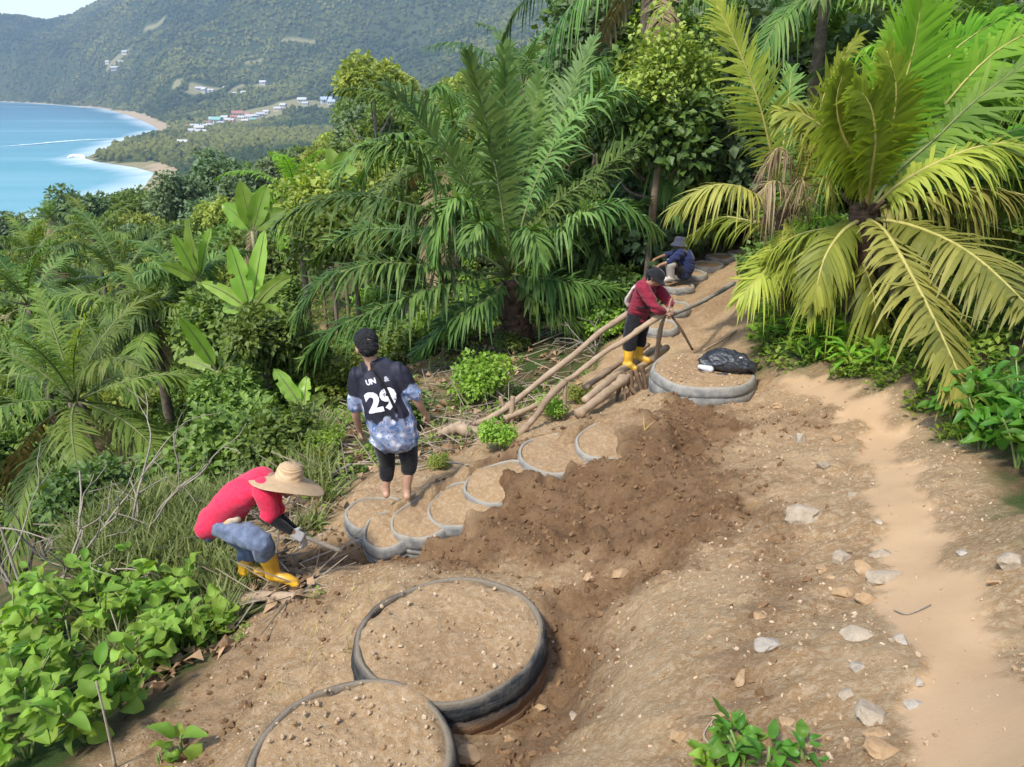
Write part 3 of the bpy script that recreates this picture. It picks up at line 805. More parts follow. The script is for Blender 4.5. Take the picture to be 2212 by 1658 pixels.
ROCKS = [
    (1868, 1228, 40, M_rock2, (1, .8, .6), 'ochre rock wedged between the long and the smooth rock'), (1872, 1300, 44, M_rock2, (1, .7, .5), 'layered ochre rock below the smooth pinkish rock'), (1905, 1200, 44, M_rock, (1, .7, .5), 'pale rock just above the smooth pinkish rock'), (1775, 1230, 30, M_rock2, (1, .8, .6), 'small ochre rock leftmost of the cluster'), (1830, 1500, 34, M_rock, (1, .8, .5), 'pale stone above the slanted rock'), (2150, 1260, 40, M_rock2, (1, .6, .35), 'flat brown flake under the rock at the right edge'), (1895, 1590, 50, M_rock2, (1, .8, .5), 'ochre lump under the slanted rock'), (1810, 950, 24, M_rock2, (1, .8, .6), 'small ochre stone left of the path bend'), (1560, 1550, 36, M_rock2, (1, .7, .5), 'tan rock above the grass at the bottom'), (1100, 1600, 22, M_rock2, (1, .8, .7), 'small stone in the ditch under the largest tyre'), (1270, 1250, 26, M_rock2, (1, .8, .7), 'brown stone at the upper end of the ditch'), (1440, 1240, 22, M_rock2, (1, .8, .7), 'small tan stone on the crest right of the ditch'), (1900, 1130, 20, M_rock, (1, .8, .6), 'little pale stone left of the mid path'), (1838, 1070, 22, M_rock, (1, .8, .6), 'little pale stone above the mid path'), (1680, 880, 24, M_rock2, (1, .8, .6), 'tan stone right below the big tyre'),
    (1734, 1122, 66, M_rock, (1.0, .8, .6), 'angular pale rock with an ochre side left of the path bend'), (1906, 1252, 64, M_rock, (1, .8, .5), 'smooth pinkish grey rock at the path edge, biggest of its cluster'),
    (1816, 1212, 54, M_rock, (1, .7, .5), 'long pale rock above left in the rock cluster by the path'), (1822, 1282, 52, M_rock2, (1, .7, .6), 'rounded ochre rock lowest in the cluster by the path'),
    (1846, 1376, 62, M_rock, (1, .7, .45), 'flat pale rock half sunk below the rock cluster'), (1948, 1389, 38, M_rock3, (1, .7, .7), 'small pointed whitish rock right at the path edge'),
    (1650, 1398, 68, M_rock3, (1, .7, .35), 'flaky whitish grey rock lying left of the path rocks'), (1884, 1548, 70, M_rock, (.75, 1.1, .5), 'long slanted pale rock low beside the path'),
    (2186, 1222, 66, M_rock, (1, .75, .55), 'pale rock across the path at the right picture edge'), (1856, 1442, 30, M_rock3, (1, .8, .6), 'small white stone between the flat and the slanted rock'),
    (1972, 1524, 36, M_rock3, (1, .8, .4), 'flat white stone close to the lower path'), (1910, 1622, 66, M_rock2, (1, .8, .4), 'crumbling half buried rock at the bottom beside the path'),
    (1983, 1475, 28, M_rock3, (.6, 1, .5), 'little upright pale stone on the path edge'), (1603, 1468, 44, M_rock2, (.5, 1.1, .35), 'reddish brown flake of rock stuck in the soil'),
    (1729, 952, 34, M_rock, (1, .8, .8), 'blocky pale yellow stone above the loose soil'), (1014, 1634, 50, M_rock2, (1, .8, .6), 'reddish block of rock between the two front tyres and the lower edge'),
    (1338, 1240, 30, M_rock2, (1, .8, .7), 'round tan stone at the end of the soil ditch'), (1240, 1548, 20, M_rock, (1, .8, .8), 'small pale stone beside the mud caked tyre foot'), (1165, 1530, 24, M_rock2, (1, .9, .6), 'tan stone against the lower wall of the largest tyre'),
    (1470, 1590, 40, M_rock2, (1, .8, .45), 'half sunk tan rock left of the broad leaved weed'), (1790, 1250, 26, M_rock2, (1, .8, .6), 'small ochre stone left in the rock cluster'), (1780, 1010, 28, M_rock, (1, .8, .6), 'pale stone left of the upper path'),
    (2080, 1195, 26, M_rock3, (1, .8, .5), 'small grey stone on the right bank of the path'), (1640, 1335, 30, M_rock2, (1, .8, .6), 'tan stone above the flaky whitish rock'), (1700, 1560, 34, M_rock2, (1, .8, .4), 'low tan rock above the broad leaved weed'),
]
for i, (px, py, w, mt, st, lab) in enumerate(ROCKS):
    p = G(px, py); d = (p - CAM) @ CF
    s = w * d / FPX / 2 * 1.25
    V_, F_ = lump(3, 0.35, 200 + i, st, 0.5)
    g = Geo(); g.add(V_ * s, F_)
    o = g.build('rock', mt, smooth_=False, loc=(p[0], p[1], p[2] + s * st[2] * 0.15))
    o.rotation_euler = (rng.normal(0, .15), rng.normal(0, .15), rng.uniform(-.5, .5))
    tag(o, lab, 'rock', 'rocks along the footpath' if px > 1580 else 'stones in the dug soil')

# loose clods and gravel
def scatter_ground(n, x0, x1, y0, y1, keepf):
    x = rng.uniform(x0, x1, n); y = rng.uniform(y0, y1, n)
    z, pa, mo, ba = on_grid(x, y, gz, gpath, gmoist, gbare)
    k = keepf(x, y, pa, mo, ba)
    for kind, c, r, h, b_ in tyres: k &= np.hypot(x - c[0], y - c[1]) > r * 0.97
    return x[k], y[k], z[k], pa[k], mo[k]
def lumps_on(name, x, y, z, smin, smax, mat, seeds, lvl, label, sink=0.2, cat='soil', power=2.5):
    g = Geo(); kk = rng.integers(0, len(seeds), len(x))
    for q, sd in enumerate(seeds):
        V_, F_ = lump(lvl, 0.9, sd, (1, .8, .6), 0.5)
        s_ = kk == q; n = int(s_.sum())
        if not n: continue
        sz = smin + (smax - smin) * rng.random(n) ** power
        Mx = rotm(n) * sz[:, None, None]
        g.add_many(V_, F_, Mx, np.stack([x[s_], y[s_], z[s_] + sz * (0.5 - sink)], -1))
    return tag(g.build(name, mat, smooth_=False), label, cat, kind='stuff')
def clod_mat(name, a, b_):
    m, nt, b = new_mat(name)
    nt.links.new(mixc(nt, attr(nt, 'v'), a, b_), b.inputs['Base Color']); b.inputs['Roughness'].default_value = 0.95; b.inputs['Specular IOR Level'].default_value = 0.1
    bump(nt, b, noise(nt, 90, 4, 0.7), 0.5, 0.01)
    return m
M_clod = clod_mat('soil_clods', (0.115, 0.063, 0.03), (0.22, 0.135, 0.07))
M_grav = clod_mat('gravel', (0.28, 0.175, 0.09), (0.52, 0.40, 0.27))
x, y, z, _, _ = scatter_ground(34000, -3.2, 4.2, 2.0, 9.5, lambda x, y, pa, mo, ba: (rng.random(len(x)) < mo * 0.9) & (ba > 0.6))
lumps_on('soil_clods', x, y, z, 0.004, 0.044, M_clod, (301, 302, 303, 304), 1, 'loose dark clods of freshly dug soil', power=4, sink=.42)
x, y, z, _, _ = scatter_ground(24000, -2.4, 4.2, 1.8, 9.0, lambda x, y, pa, mo, ba: (rng.random(len(x)) < (1 - mo) * (1 - .75 * pa) * (0.35 + 0.9 * smooth(0.35, 0.6, vnoise(x * 1.3, y * 1.3, 6) + 0.5))) & (ba > 0.6))
lumps_on('gravel', x, y, z, 0.003, 0.020, M_grav, (311, 312, 313, 314), 1, 'small gravel and crumbs of dry soil', power=5)
# crumbs on the soil in the big tyres
g = Geo()
for c, r in [(t[1], t[2]) for t in tyres[:3]]:
    n = 320; a = rng.uniform(0, 6.283, n); q = np.sqrt(rng.random(n)) * (r - 0.07)
    V_, F_ = lump(1, 0.5, 320, (1, .85, .7))
    s_ = 0.004 + 0.016 * rng.random(n) ** 4
    g.add_many(V_, F_, rotm(n) * s_[:, None, None], np.stack([c[0] + q * np.cos(a), c[1] + q * np.sin(a), c[2] + 0.008 + s_ * 0.2 + 0 * a], -1))
tag(g.build('gravel', M_grav, smooth_=False), 'small gravel lying on the soil inside the big tyres', 'soil', kind='stuff')

# ---------------------------------------------------------------- logs and branches
def wood_mat(name, c1, c2, scale=6, stretch=14):
    m, nt, b = new_mat(name)
    n1 = noise(nt, scale, 6, 0.7); n2 = noise(nt, scale * 9, 5, 0.7)
    c = mixc(nt, ramp(nt, n1, [(0.3, 0), (0.7, 1)]), c1, c2)
    c = mixc(nt, ramp(nt, n2, [(0.28, 0.7), (0.45, 0)]), c, tuple(q * 0.4 for q in c1))
    nt.links.new(c, b.inputs['Base Color']); b.inputs['Roughness'].default_value = 0.85; b.inputs['Specular IOR Level'].default_value = 0.2
    bump(nt, b, n2, 0.5, 0.012)
    return m
M_log = wood_mat('peeled_log', (0.28, 0.195, 0.12), (0.42, 0.315, 0.21))
M_bark = wood_mat('rough_bark', (0.20, 0.135, 0.085), (0.36, 0.26, 0.17))
M_dark = wood_mat('dark_root', (0.07, 0.045, 0.028), (0.20, 0.125, 0.075))
M_grey = wood_mat('weathered_wood', (0.20, 0.17, 0.13), (0.36, 0.31, 0.24))
M_dry = wood_mat('dry_stick', (0.27, 0.21, 0.15), (0.45, 0.38, 0.29))
def pole(P, r0, r1=None, n=26, sides=10, wob=0.25, seed=0):
    Q = catmull(P, n); r1 = r0 if r1 is None else r1; r0 *= .72; r1 *= .72
    r = np.linspace(r0, r1, n) * (1 + wob * vnoise(np.arange(n) * 0.45 + seed, np.zeros(n) + seed, 2))
    L = np.linalg.norm(Q[-1] - Q[0])
    Q[1:-1] += 0.006 * np.stack([vnoise(np.arange(n) * .3 + seed, np.full(n, 1.0 + s), 4) for s in range(3)], -1)[1:-1] * min(L, 2)
    r2 = np.random.default_rng(int(seed) + 5)
    for k in r2.integers(2, n - 2, max(2, n // 8)): r[k] *= r2.uniform(1.12, 1.3)
    return Geo().tube(Q, r, sides, noise=0.16)
Y = lambda pts: [at_y(*p) for p in pts]
bridge = empty('log_bridge', tuple(at_y(1330, 830, 9.6)), 0, 'log footbridge with rough pole handrails under the man in yellow boots', 'bridge')
def bpart(name, geo, mat):
    o = geo.build(name, mat, bridge); o.matrix_parent_inverse = Matrix.Translation(-Vector(bridge.location)); return o
bpart('deck_log', pole(Y([(1250, 896, 8.75), (1340, 826, 9.6), (1440, 752, 10.8)]), 0.085, 0.07, seed=1), M_log)
bpart('deck_log', pole(Y([(1262, 866, 9.0), (1345, 800, 9.9), (1425, 748, 10.9)]), 0.07, 0.06, seed=2), M_log)
bpart('deck_log', pole(Y([(1264, 838, 9.4), (1330, 790, 10.1), (1400, 745, 11.0)]), 0.06, 0.05, seed=3), M_bark)
bpart('handrail', pole(Y([(940, 944, 8.8), (979, 922, 8.95), (1038, 912, 9.0), (1073, 895, 9.1), (1107, 871, 9.3), (1177, 815, 9.7), (1246, 763, 10.1), (1295, 718, 10.5), (1350, 683, 10.9), (1400, 645, 11.3)]), 0.05, 0.062, 44, seed=4), M_log)
bpart('handrail', pole(Y([(1215, 826, 9.15), (1236, 815, 9.25), (1263, 794, 9.35), (1308, 759, 9.6), (1350, 735, 9.7), (1399, 700, 9.8), (1446, 670, 9.9)]), 0.042, 0.055, 34, seed=5), M_log)
bpart('brace', pole(Y([(1110, 950, 8.3), (1156, 901, 8.6), (1184, 860, 8.9), (1222, 824, 9.15)]), 0.05, 0.062, seed=6), M_bark)
bpart('brace', pole(Y([(1090, 905, 9.0), (1150, 879, 9.2), (1205, 850, 9.4)]), 0.055, 0.05, seed=7), M_log)
bpart('post', pole(Y([(1221, 826, 9.13), (1220, 862, 9.05), (1217, 910, 9.0)]), 0.035, 0.03, 12, seed=8), M_bark)
bpart('post', pole(Y([(1080, 856, 9.25), (1090, 885, 9.2), (1098, 915, 9.15)]), 0.03, 0.03, 12, seed=9), M_bark)
bpart('post', pole(Y([(1108, 856, 9.12), (1106, 885, 9.08), (1103, 935, 9.0)]), 0.042, 0.045, 12, seed=10), M_bark)
bpart('post', pole(Y([(1445, 664, 9.95), (1432, 694, 9.95), (1424, 726, 10.0), (1420, 760, 10.1), (1415, 800, 10.2)]), 0.03, 0.05, 20, seed=11), M_bark)
bpart('brace', pole(Y([(1446, 676, 9.95), (1470, 710, 9.95), (1496, 756, 10.0)]), 0.026, 0.022, 16, seed=12), M_dark)
bpart('twig', pole(Y([(1448, 682, 9.9), (1446, 660, 9.92), (1451, 645, 9.94)]), 0.02, 0.012, 10, seed=13), M_log)
tag(pole(Y([(1452, 680, 10.3), (1495, 663, 10.8), (1539, 640, 11.4), (1586, 613, 12.2)]), 0.035, 0.05, seed=14).build('pole', M_grey), 'pale grey pole sloping up behind the hands of the man in the red jacket', 'pole')
tag(pole(Y([(1520, 757, 10.3), (1560, 735, 10.8), (1602, 708, 11.4)]), 0.02, 0.022, seed=15).build('stick', M_log), 'straight tan stick lying behind the black backpack', 'stick')
st = empty('root_stump', tuple(at_y(1355, 870, 9.55)), 0, 'dark root stump under the log bridge beside the big tyre', 'stump')
for i, q in enumerate([[(1350, 805, 9.75), (1335, 850, 9.65), (1322, 905, 9.5)], [(1362, 800, 9.8), (1365, 850, 9.65), (1372, 905, 9.4)], [(1372, 800, 9.8), (1385, 840, 9.7), (1402, 890, 9.5)], [(1345, 812, 9.7), (1350, 860, 9.5), (1348, 910, 9.3)], [(1385, 790, 9.9), (1394, 830, 9.8), (1400, 880, 9.7)], [(1355, 830, 9.7), (1380, 858, 9.5), (1405, 876, 9.4)]]):
    o = pole(Y(q), [0.05, .06, .045, .03, .05, .04][i], [.02, .035, .02, .015, .03, .02][i], 16, 8, 0.5, 20 + i).build('root', M_dark, st); o.matrix_parent_inverse = Matrix.Translation(-Vector(st.location))
tag(pole(Y([(944, 940, 8.6), (985, 928, 8.75), (1045, 938, 8.75)]), 0.05, 0.13, 18, 12, 0.4, 31).build('split_log', M_log), 'thick split log end lying at the foot of the handrail', 'log')
p0, p1 = G(478, 1326), G(648, 1296)
tag(pole([p0 + (0, 0, .07), (p0 + p1) / 2 + (0, 0, .10), p1 + (0, 0, .02)], 0.07, 0.05, 20, 12, 0.3, 32).build('fallen_log', M_log), 'pale fallen log below the boots of the man in the straw hat', 'log')
BR = [  # sticks and branches on the ground: picture points, lift above ground, radius, words
    ([(590, 1105), (700, 1050), (760, 1020)], .10, .028, 'bent pale branch leading to the brim of the straw hat'), ([(520, 1032), (600, 985), (700, 925), (730, 900)], .12, .022, 'long thin branch rising above the red shirt'),
    ([(640, 880), (720, 845), (800, 800)], .12, .02, 'thin branch left of the jersey shoulder'), ([(470, 1030), (540, 960), (600, 900)], .2, .014, 'thin dark twig above the straw hat man'),
    ([(1195, 680), (1225, 730), (1240, 752)], .2, .018, 'pale stick leaning on weeds behind the far handrail'), ([(1150, 760), (1210, 735), (1245, 728)], .12, .014, 'thin pale stick across the weeds behind the handrail'),
    ([(560, 1235), (640, 1200), (600, 1216)], .1, .01, 'short twig across the boots of the straw hat man'), ([(430, 1185), (520, 1190), (600, 1165)], .12, .012, 'thin stick under the bent knees'),
    ([(900, 1020), (960, 1008), (1010, 1015)], .05, .014, 'small stick between the barefoot man and the tyre row'), ([(640, 990), (760, 985), (745, 970)], .05, .02, 'broken branch left of the jersey man'),
    ([(2010, 1310), (1960, 1330), (1930, 1322)], .01, .005, 'tiny dark twig on the pale path'), ([(1560, 1640), (1520, 1600), (1540, 1560)], .02, .006, 'dry stalk beside the broad leaved weed'),
]
for i, (pts, lift, r, lab) in enumerate(BR):
    P = [G(a, b_) + (0, 0, lift) for a, b_ in pts]
    tag(pole(P, r, r * 0.7, 18, 7, 0.4, 40 + i).build('branch', M_dry if i % 2 else M_grey), lab, 'branch', 'dead branches lying about')
# dead shrubs on the left slope
def dead_shrub(px, py, h, lab, seed, n=5, lean=0.0):
    r2 = np.random.default_rng(seed); p = G(px, py)
    root = empty('dead_shrub', tuple(p), 0, lab, 'shrub', 'dead grey shrubs on the left slope')
    def grow(b, d, L, r, depth):
        pts = [b]
        for k in range(4):
            d = d + r2.normal(0, 0.16, 3); d /= np.linalg.norm(d); pts.append(pts[-1] + d * L / 4)
        Geo().tube(catmull(pts, 10), np.linspace(r, r * 0.5, 10), 6).build('branch', M_grey, root)
        if depth:
            for k in range(2):
                q = pts[r2.integers(2, 5)]; e = d + r2.normal(0, 0.6, 3); e /= np.linalg.norm(e)
                grow(q, e, L * r2.uniform(.4, .7), r * 0.55, depth - 1)
    for k in range(n):
        a = r2.uniform(0, 6.28); e = np.array((math.cos(a) * .6 + lean, math.sin(a) * .6, r2.uniform(.4, 1.1))); e /= np.linalg.norm(e)
        grow(np.array((0, 0, -.05)), e, h * r2.uniform(.6, 1), 0.016, 2)
dead_shrub(75, 1330, 1.2, 'large dead grey shrub with forked branches at the left edge above the leafy bushes', 1, 5, .3)
dead_shrub(160, 1230, 1.2, 'dead grey shrub with upright twigs among grass left of the straw hat man', 2, 5, .2)
dead_shrub(290, 1180, 1.1, 'thin dead shrub rising from the grass below the palm', 3, 4)
dead_shrub(590, 1130, .5, 'low dead twigs between the red sleeve and the trench', 6, 4)
dead_shrub(1290, 770, .7, 'dead bare twigs in the weeds behind the handrail', 7, 5)
# ---------------------------------------------------------------- people
def unit(v): v = np.asarray(v, float); return v / (np.linalg.norm(v) + 1e-12)
class Flesh:
    """overlapping closed shapes that are fused into one continuous skin"""
    def __init__(s): s.g = Geo()
    def loft(s, P, rx, ry=None, side=None, n=None, sides=18, k=None):
        P = np.asarray(P, float)
        rx = np.asarray(np.broadcast_to(rx, (len(P),)), float); ry = rx if ry is None else np.asarray(np.broadcast_to(ry, (len(P),)), float)
        m = n or max(8, len(P) * 4)
        Q = catmull(np.column_stack([P, rx, ry]), m)
        # rounded ends
        d0 = unit(Q[0, :3] - Q[1, :3]); d1 = unit(Q[-1, :3] - Q[-2, :3])
        pre, post = [], []
        for f in (0.95, 0.75, 0.4):
            c = math.sqrt(1 - f * f)
            pre.append(np.concatenate([Q[0, :3] + d0 * min(Q[0, 3], Q[0, 4]) * f, Q[0, 3:] * max(c, .1)]))
            post.insert(0, np.concatenate([Q[-1, :3] + d1 * min(Q[-1, 3], Q[-1, 4]) * f, Q[-1, 3:] * max(c, .1)]))
        Q = np.vstack([pre, Q, post])
        C = Q[:, :3]; T = np.gradient(C, axis=0); T /= np.linalg.norm(T, axis=1)[:, None] + 1e-12
        u = unit(side) if side is not None else unit(np.cross(T[3], (0.31, 0.9, 0.2)))
        V = []; a = np.arange(sides) * 2 * math.pi / sides
        for i in range(len(Q)):
            uu = unit(u - T[i] * (u @ T[i])); w = np.cross(T[i], uu)
            if side is None: u = uu
            V.append(C[i] + (np.cos(a) * Q[i, 3])[:, None] * uu + (np.sin(a) * Q[i, 4])[:, None] * w)
        V = np.concatenate(V); nn = len(Q)
        i = np.arange(nn - 1)[:, None] * sides; j = np.arange(sides)[None]; k2 = (j + 1) % sides
        base = s.g.n
        s.g.add(V, np.stack([i + j, i + k2, i + sides + k2, i + sides + j], -1).reshape(-1, 4))
        for ring, rev in ((0, True), (nn - 1, False)):
            s.g.V.append(C[ring][None]); s.g.A.append(np.array([0.5])); ci = s.g.n; s.g.n += 1
            q = base + ring * sides + np.arange(sides)
            tri = np.stack([q, np.roll(q, -1), np.full(sides, ci)], -1)
            s.g.F3.append(tri[:, ::-1] if rev else tri)
        return s
    def ball(s, c, r, X=(1, 0, 0), Yv=(0, 1, 0), Z=(0, 0, 1)):
        V, F = ico(3); r = np.broadcast_to(r, (3,))
        B = np.stack([unit(X), unit(Yv), unit(Z)], 0)
        s.g.add((V * r) @ B + np.asarray(c), F); return s
    def hand(s, wrist, d, palm, side, curl=0.5, size=1.0, spread=0.06):
        """palm and five fingers; d points along the hand, palm is where the palm faces, side = +1/-1 puts the thumb"""
        d = unit(d); palm = unit(np.asarray(palm) - d * (np.asarray(palm) @ d)); x = np.cross(d, palm) * side
        w = np.asarray(wrist)
        s.loft([w - d * .02, w + d * .03 * size, w + d * .085 * size], np.array([.026, .038, .040]) * size, np.array([.020, .017, .014]) * size, side=x)
        for k, (off, L) in enumerate(((-.030, .062), (-.010, .078), (.010, .084), (.030, .074))):
            b = w + d * .078 * size + x * off * size; dd = unit(d + x * off * spread * 20); P = [b]
            for seg, f in enumerate((.45, .32, .25)):
                a = curl * (0.7 + 0.5 * seg); dd = unit(dd * math.cos(a) + palm * math.sin(a)); P.append(P[-1] + dd * L * f * size)
            s.loft(P, np.array([.0095, .0088, .0082, .0072]) * size, sides=10)
        b = w + d * .02 * size + x * .03 * size; dd = unit(d * .6 + x * .8 + palm * .35)
        s.loft([b, b + dd * .035 * size, b + unit(dd + d * .6 + palm * curl * .6) * .065 * size], np.array([.014, .011, .0085]) * size, sides=10)
        return s
    def build(s, name, mat, parent, voxel=0.011, it=4, wrinkle=0.0, wscale=9.0, wdir=(1, 1, 0.35), seed=0, fold=None):
        me = s.g.mesh(name, None)
        o = bpy.data.objects.new('tmp', me); col.objects.link(o)
        md = o.modifiers.new('r', 'REMESH'); md.mode = 'VOXEL'; md.voxel_size = voxel
        sm = o.modifiers.new('s', 'SMOOTH'); sm.iterations = it; sm.factor = 0.5
        dg = bpy.context.evaluated_depsgraph_get()
        ev = o.evaluated_get(dg)
        m2 = bpy.data.meshes.new_from_object(ev, depsgraph=dg)
        bpy.data.objects.remove(o); bpy.data.meshes.remove(me)
        m2.name = name
        n = len(m2.vertices)
        if wrinkle and n:
            co = np.empty(n * 3, np.float32); m2.vertices.foreach_get('co', co); co = co.reshape(-1, 3)
            no = np.empty(n * 3, np.float32); m2.vertices.foreach_get('normal', no); no = no.reshape(-1, 3)
            q = co * wscale * np.array(wdir)
            h = fbm(q[:, 0] + q[:, 2] * .8 + seed, q[:, 1] + q[:, 2] * 1.1, 3, 7 + seed)
            if fold is not None:                                   # long folds across the direction fold[0]
                a_, fa, b2, fb = fold; wb = 0.5 * fbm(co[:, 0] * 5 + seed, co[:, 2] * 5, 2, seed)
                h = fbm((co @ unit(a_)) * fa + wb, (co @ unit(b2)) * fb + wb + co[:, 2] * 1.5, 2, 7 + seed)
            rid = 1 - np.abs(2 * h)                                  # folds of cloth
            co = co + no * ((rid - .6) * wrinkle)[:, None]
            m2.vertices.foreach_set('co', co.astype(np.float32).ravel())
        m2.polygons.foreach_set('use_smooth', np.ones(len(m2.polygons), bool))
        m2.materials.clear(); m2.materials.append(mat); m2.update()
        ob = link(name, m2, parent)
        if parent is not None: ob.matrix_parent_inverse = Matrix.Translation(-Vector(parent.location))
        return ob

def head(fl, c, f, u, s=1.0, nose=True):
    """skull, jaw, nose, ears and brow round the centre c; f is where the face looks"""
    f = unit(f); u = unit(np.asarray(u) - f * (np.asarray(u) @ f)); x = np.cross(f, u); c = np.asarray(c)
    fl.ball(c + u * .02 * s - f * .012 * s, np.array((.074, .094, .098)) * s, x, f, u)
    fl.ball(c - u * .045 * s + f * .022 * s, np.array((.058, .066, .072)) * s, x, f, u)
    fl.ball(c - u * .098 * s + f * .052 * s, np.array((.026, .024, .022)) * s, x, f, u)
    fl.ball(c + u * .022 * s + f * .070 * s, np.array((.052, .020, .014)) * s, x, f, u)
    if nose: fl.loft([c + u * .01 * s + f * .082 * s, c - u * .02 * s + f * .098 * s, c - u * .032 * s + f * .100 * s], np.array([.009, .013, .016]) * s, sides=10)
    fl.ball(c - u * .062 * s + f * .086 * s, np.array((.024, .010, .009)) * s, x, f, u)
    for k in (-1, 1): fl.ball(c + x * k * .078 * s - u * .012 * s - f * .012 * s, np.array((.012, .022, .034)) * s, x, f, u)
    return f, u, x
def eyes(parent, c, f, u, s=1.0):
    f = unit(f); u = unit(np.asarray(u) - f * (np.asarray(u) @ f)); x = np.cross(f, u)
    for k in (-1, 1):
        V, F = ico(2); g = Geo(); g.add((V * np.array((.014, .008, .008)) * s) @ np.stack([x, f, u], 0) + c + x * k * .031 * s + f * .083 * s + u * .002 * s, F)
        o = g.build('eye', M_eye, parent); o.matrix_parent_inverse = Matrix.Translation(-Vector(parent.location))

def cloth(name, c1, c2, scale=30, rough=0.9):
    m, nt, b = new_mat(name)
    n1 = noise(nt, scale, 5, 0.6); n2 = noise(nt, 4, 4, 0.6)
    c = mixc(nt, ramp(nt, n1, [(0.3, 0), (0.7, 1)]), c1, c2)
    nt.links.new(c, b.inputs['Base Color']); b.inputs['Roughness'].default_value = rough; b.inputs['Specular IOR Level'].default_value = 0.2
    b.inputs['Sheen Weight'].default_value = 0.15
    bump(nt, b, n1, 0.15, 0.006)
    return m
def skin_mat(name, c1, c2):
    m, nt, b = new_mat(name)
    nt.links.new(mixc(nt, ramp(nt, noise(nt, 14, 4, 0.6), [(0.35, 0), (0.65, 1)]), c1, c2), b.inputs['Base Color'])
    b.inputs['Roughness'].default_value = 0.5; b.inputs['Subsurface Weight'].default_value = 0.12; b.inputs['Subsurface Radius'].default_value = (0.02, 0.008, 0.004); b.inputs['Subsurface Scale'].default_value = 0.4
    bump(nt, b, noise(nt, 120, 3, 0.6), 0.12, 0.004)
    return m
M_skin = skin_mat('skin_light', (0.3854, 0.2214, 0.1435), (0.4428, 0.2624, 0.1763))
M_skin2 = skin_mat('skin_tan', (0.2460, 0.1271, 0.0697), (0.3034, 0.1640, 0.0943))
M_eye = simple('eye', (0.02, 0.015, 0.012), None, 5, 0.2, 0)
M_hair = simple('black_hair', (0.006, 0.006, 0.007), (0.02, 0.019, 0.02), 60, 0.55, 0.9, 140, 0.4, 0.02)
M_black = cloth('black_cloth', (0.006, 0.006, 0.007), (0.016, 0.016, 0.018))
M_pink = cloth('crimson_shirt', (0.5084, 0.0148, 0.0451), (0.6068, 0.0328, 0.0820))
M_jean = cloth('faded_denim', (0.0779, 0.1025, 0.1640), (0.1640, 0.2050, 0.2870), 22)
M_maroon = cloth('maroon_jacket', (0.17, 0.010, 0.025), (0.26, 0.025, 0.045))
M_navy = cloth('navy_shirt', (0.012, 0.018, 0.06), (0.025, 0.035, 0.10))
M_white = cloth('dusty_white_cloth', (0.4510, 0.4100, 0.3608), (0.5740, 0.5412, 0.4920))
M_greyc = cloth('slate_hat', (0.03, 0.034, 0.055), (0.06, 0.065, 0.095))
def boot_mat():
    m, nt, b = new_mat('yellow_rubber')
    c = mixc(nt, ramp(nt, noise(nt, 10, 5, 0.7), [(0.4, 0), (0.7, 0.85)]), (0.72, 0.40, 0.02), (0.42, 0.22, 0.05))
    nt.links.new(c, b.inputs['Base Color']); b.inputs['Roughness'].default_value = 0.4; bump(nt, b, noise(nt, 25, 4, 0.6), 0.15, 0.01)
    return m
M_boot = boot_mat()
def pj(d): return {k: at_y(*v) for k, v in d.items()}
def pj0(s, d): return {k: at_y(v[0], v[1], v[2] * s) for k, v in d.items()}

# ---- the barefoot man in the jersey, walking away
J = pj0(0.949, dict(top=(791, 721, 6.93), head=(793, 748, 6.93), neck=(803, 786, 6.90), chest=(818, 826, 6.88), waist=(838, 888, 6.85), hip=(850, 932, 6.83),
            ls=(771, 812, 6.87), le=(768, 886, 6.86), lw=(777, 931, 6.98), rs=(862, 803, 6.90), re=(899, 862, 6.86), rw=(917, 893, 6.93),
            lh=(826, 938, 6.84), lk=(836, 1002, 6.93), la=(834, 1052, 6.86), lt=(829, 1069, 6.96), rh=(875, 934, 6.84), rk=(884, 1000, 6.86), ra=(879, 1056, 6.80), rt=(877, 1073, 6.94)))
gL, gR = Hs(J['lt'][0], J['lt'][1]), Hs(J['rt'][0], J['rt'][1])
man = empty('person', (float(J['rt'][0]), float(J['rt'][1]), float(J['rt'][2])), 0, 'barefoot man walking away in a dark sports jersey numbered 29 and black leggings', 'person')
SX_ = unit(J['rs'] - J['ls']); fwd = unit(np.cross((0, 0, 1), SX_)); 
b_ = Flesh()
fl_dir = unit(fwd + np.array((-.25, 0, -.35)))
f_, u_, x_ = head(b_, J['head'], fl_dir, unit(J['top'] - J['neck']) , 1.2, True)
b_.loft([J['neck'] - (0, 0, .06), J['neck'] + (0, 0, .01), J['head'] - u_ * .03 - f_ * .02], [.066, .058, .06])
b_.loft([J['neck'] - (0, 0, .06), J['chest'], J['waist'], J['hip']], [.10, .15, .15, .145], [.07, .105, .11, .11], side=SX_)
b_.loft([J['ls'], J['le'], J['lw']], [.052, .042, .027]); b_.loft([J['rs'], J['re'], J['rw']], [.052, .044, .028])
b_.hand(J['lw'], unit(J['lw'] - J['le'] + (0.01, .03, -.05)), (1, .2, 0), 1, .35); b_.hand(J['rw'], unit(J['rw'] - J['re'] + (.02, .02, 0)), (-.6, .5, -.6), -1, .45)
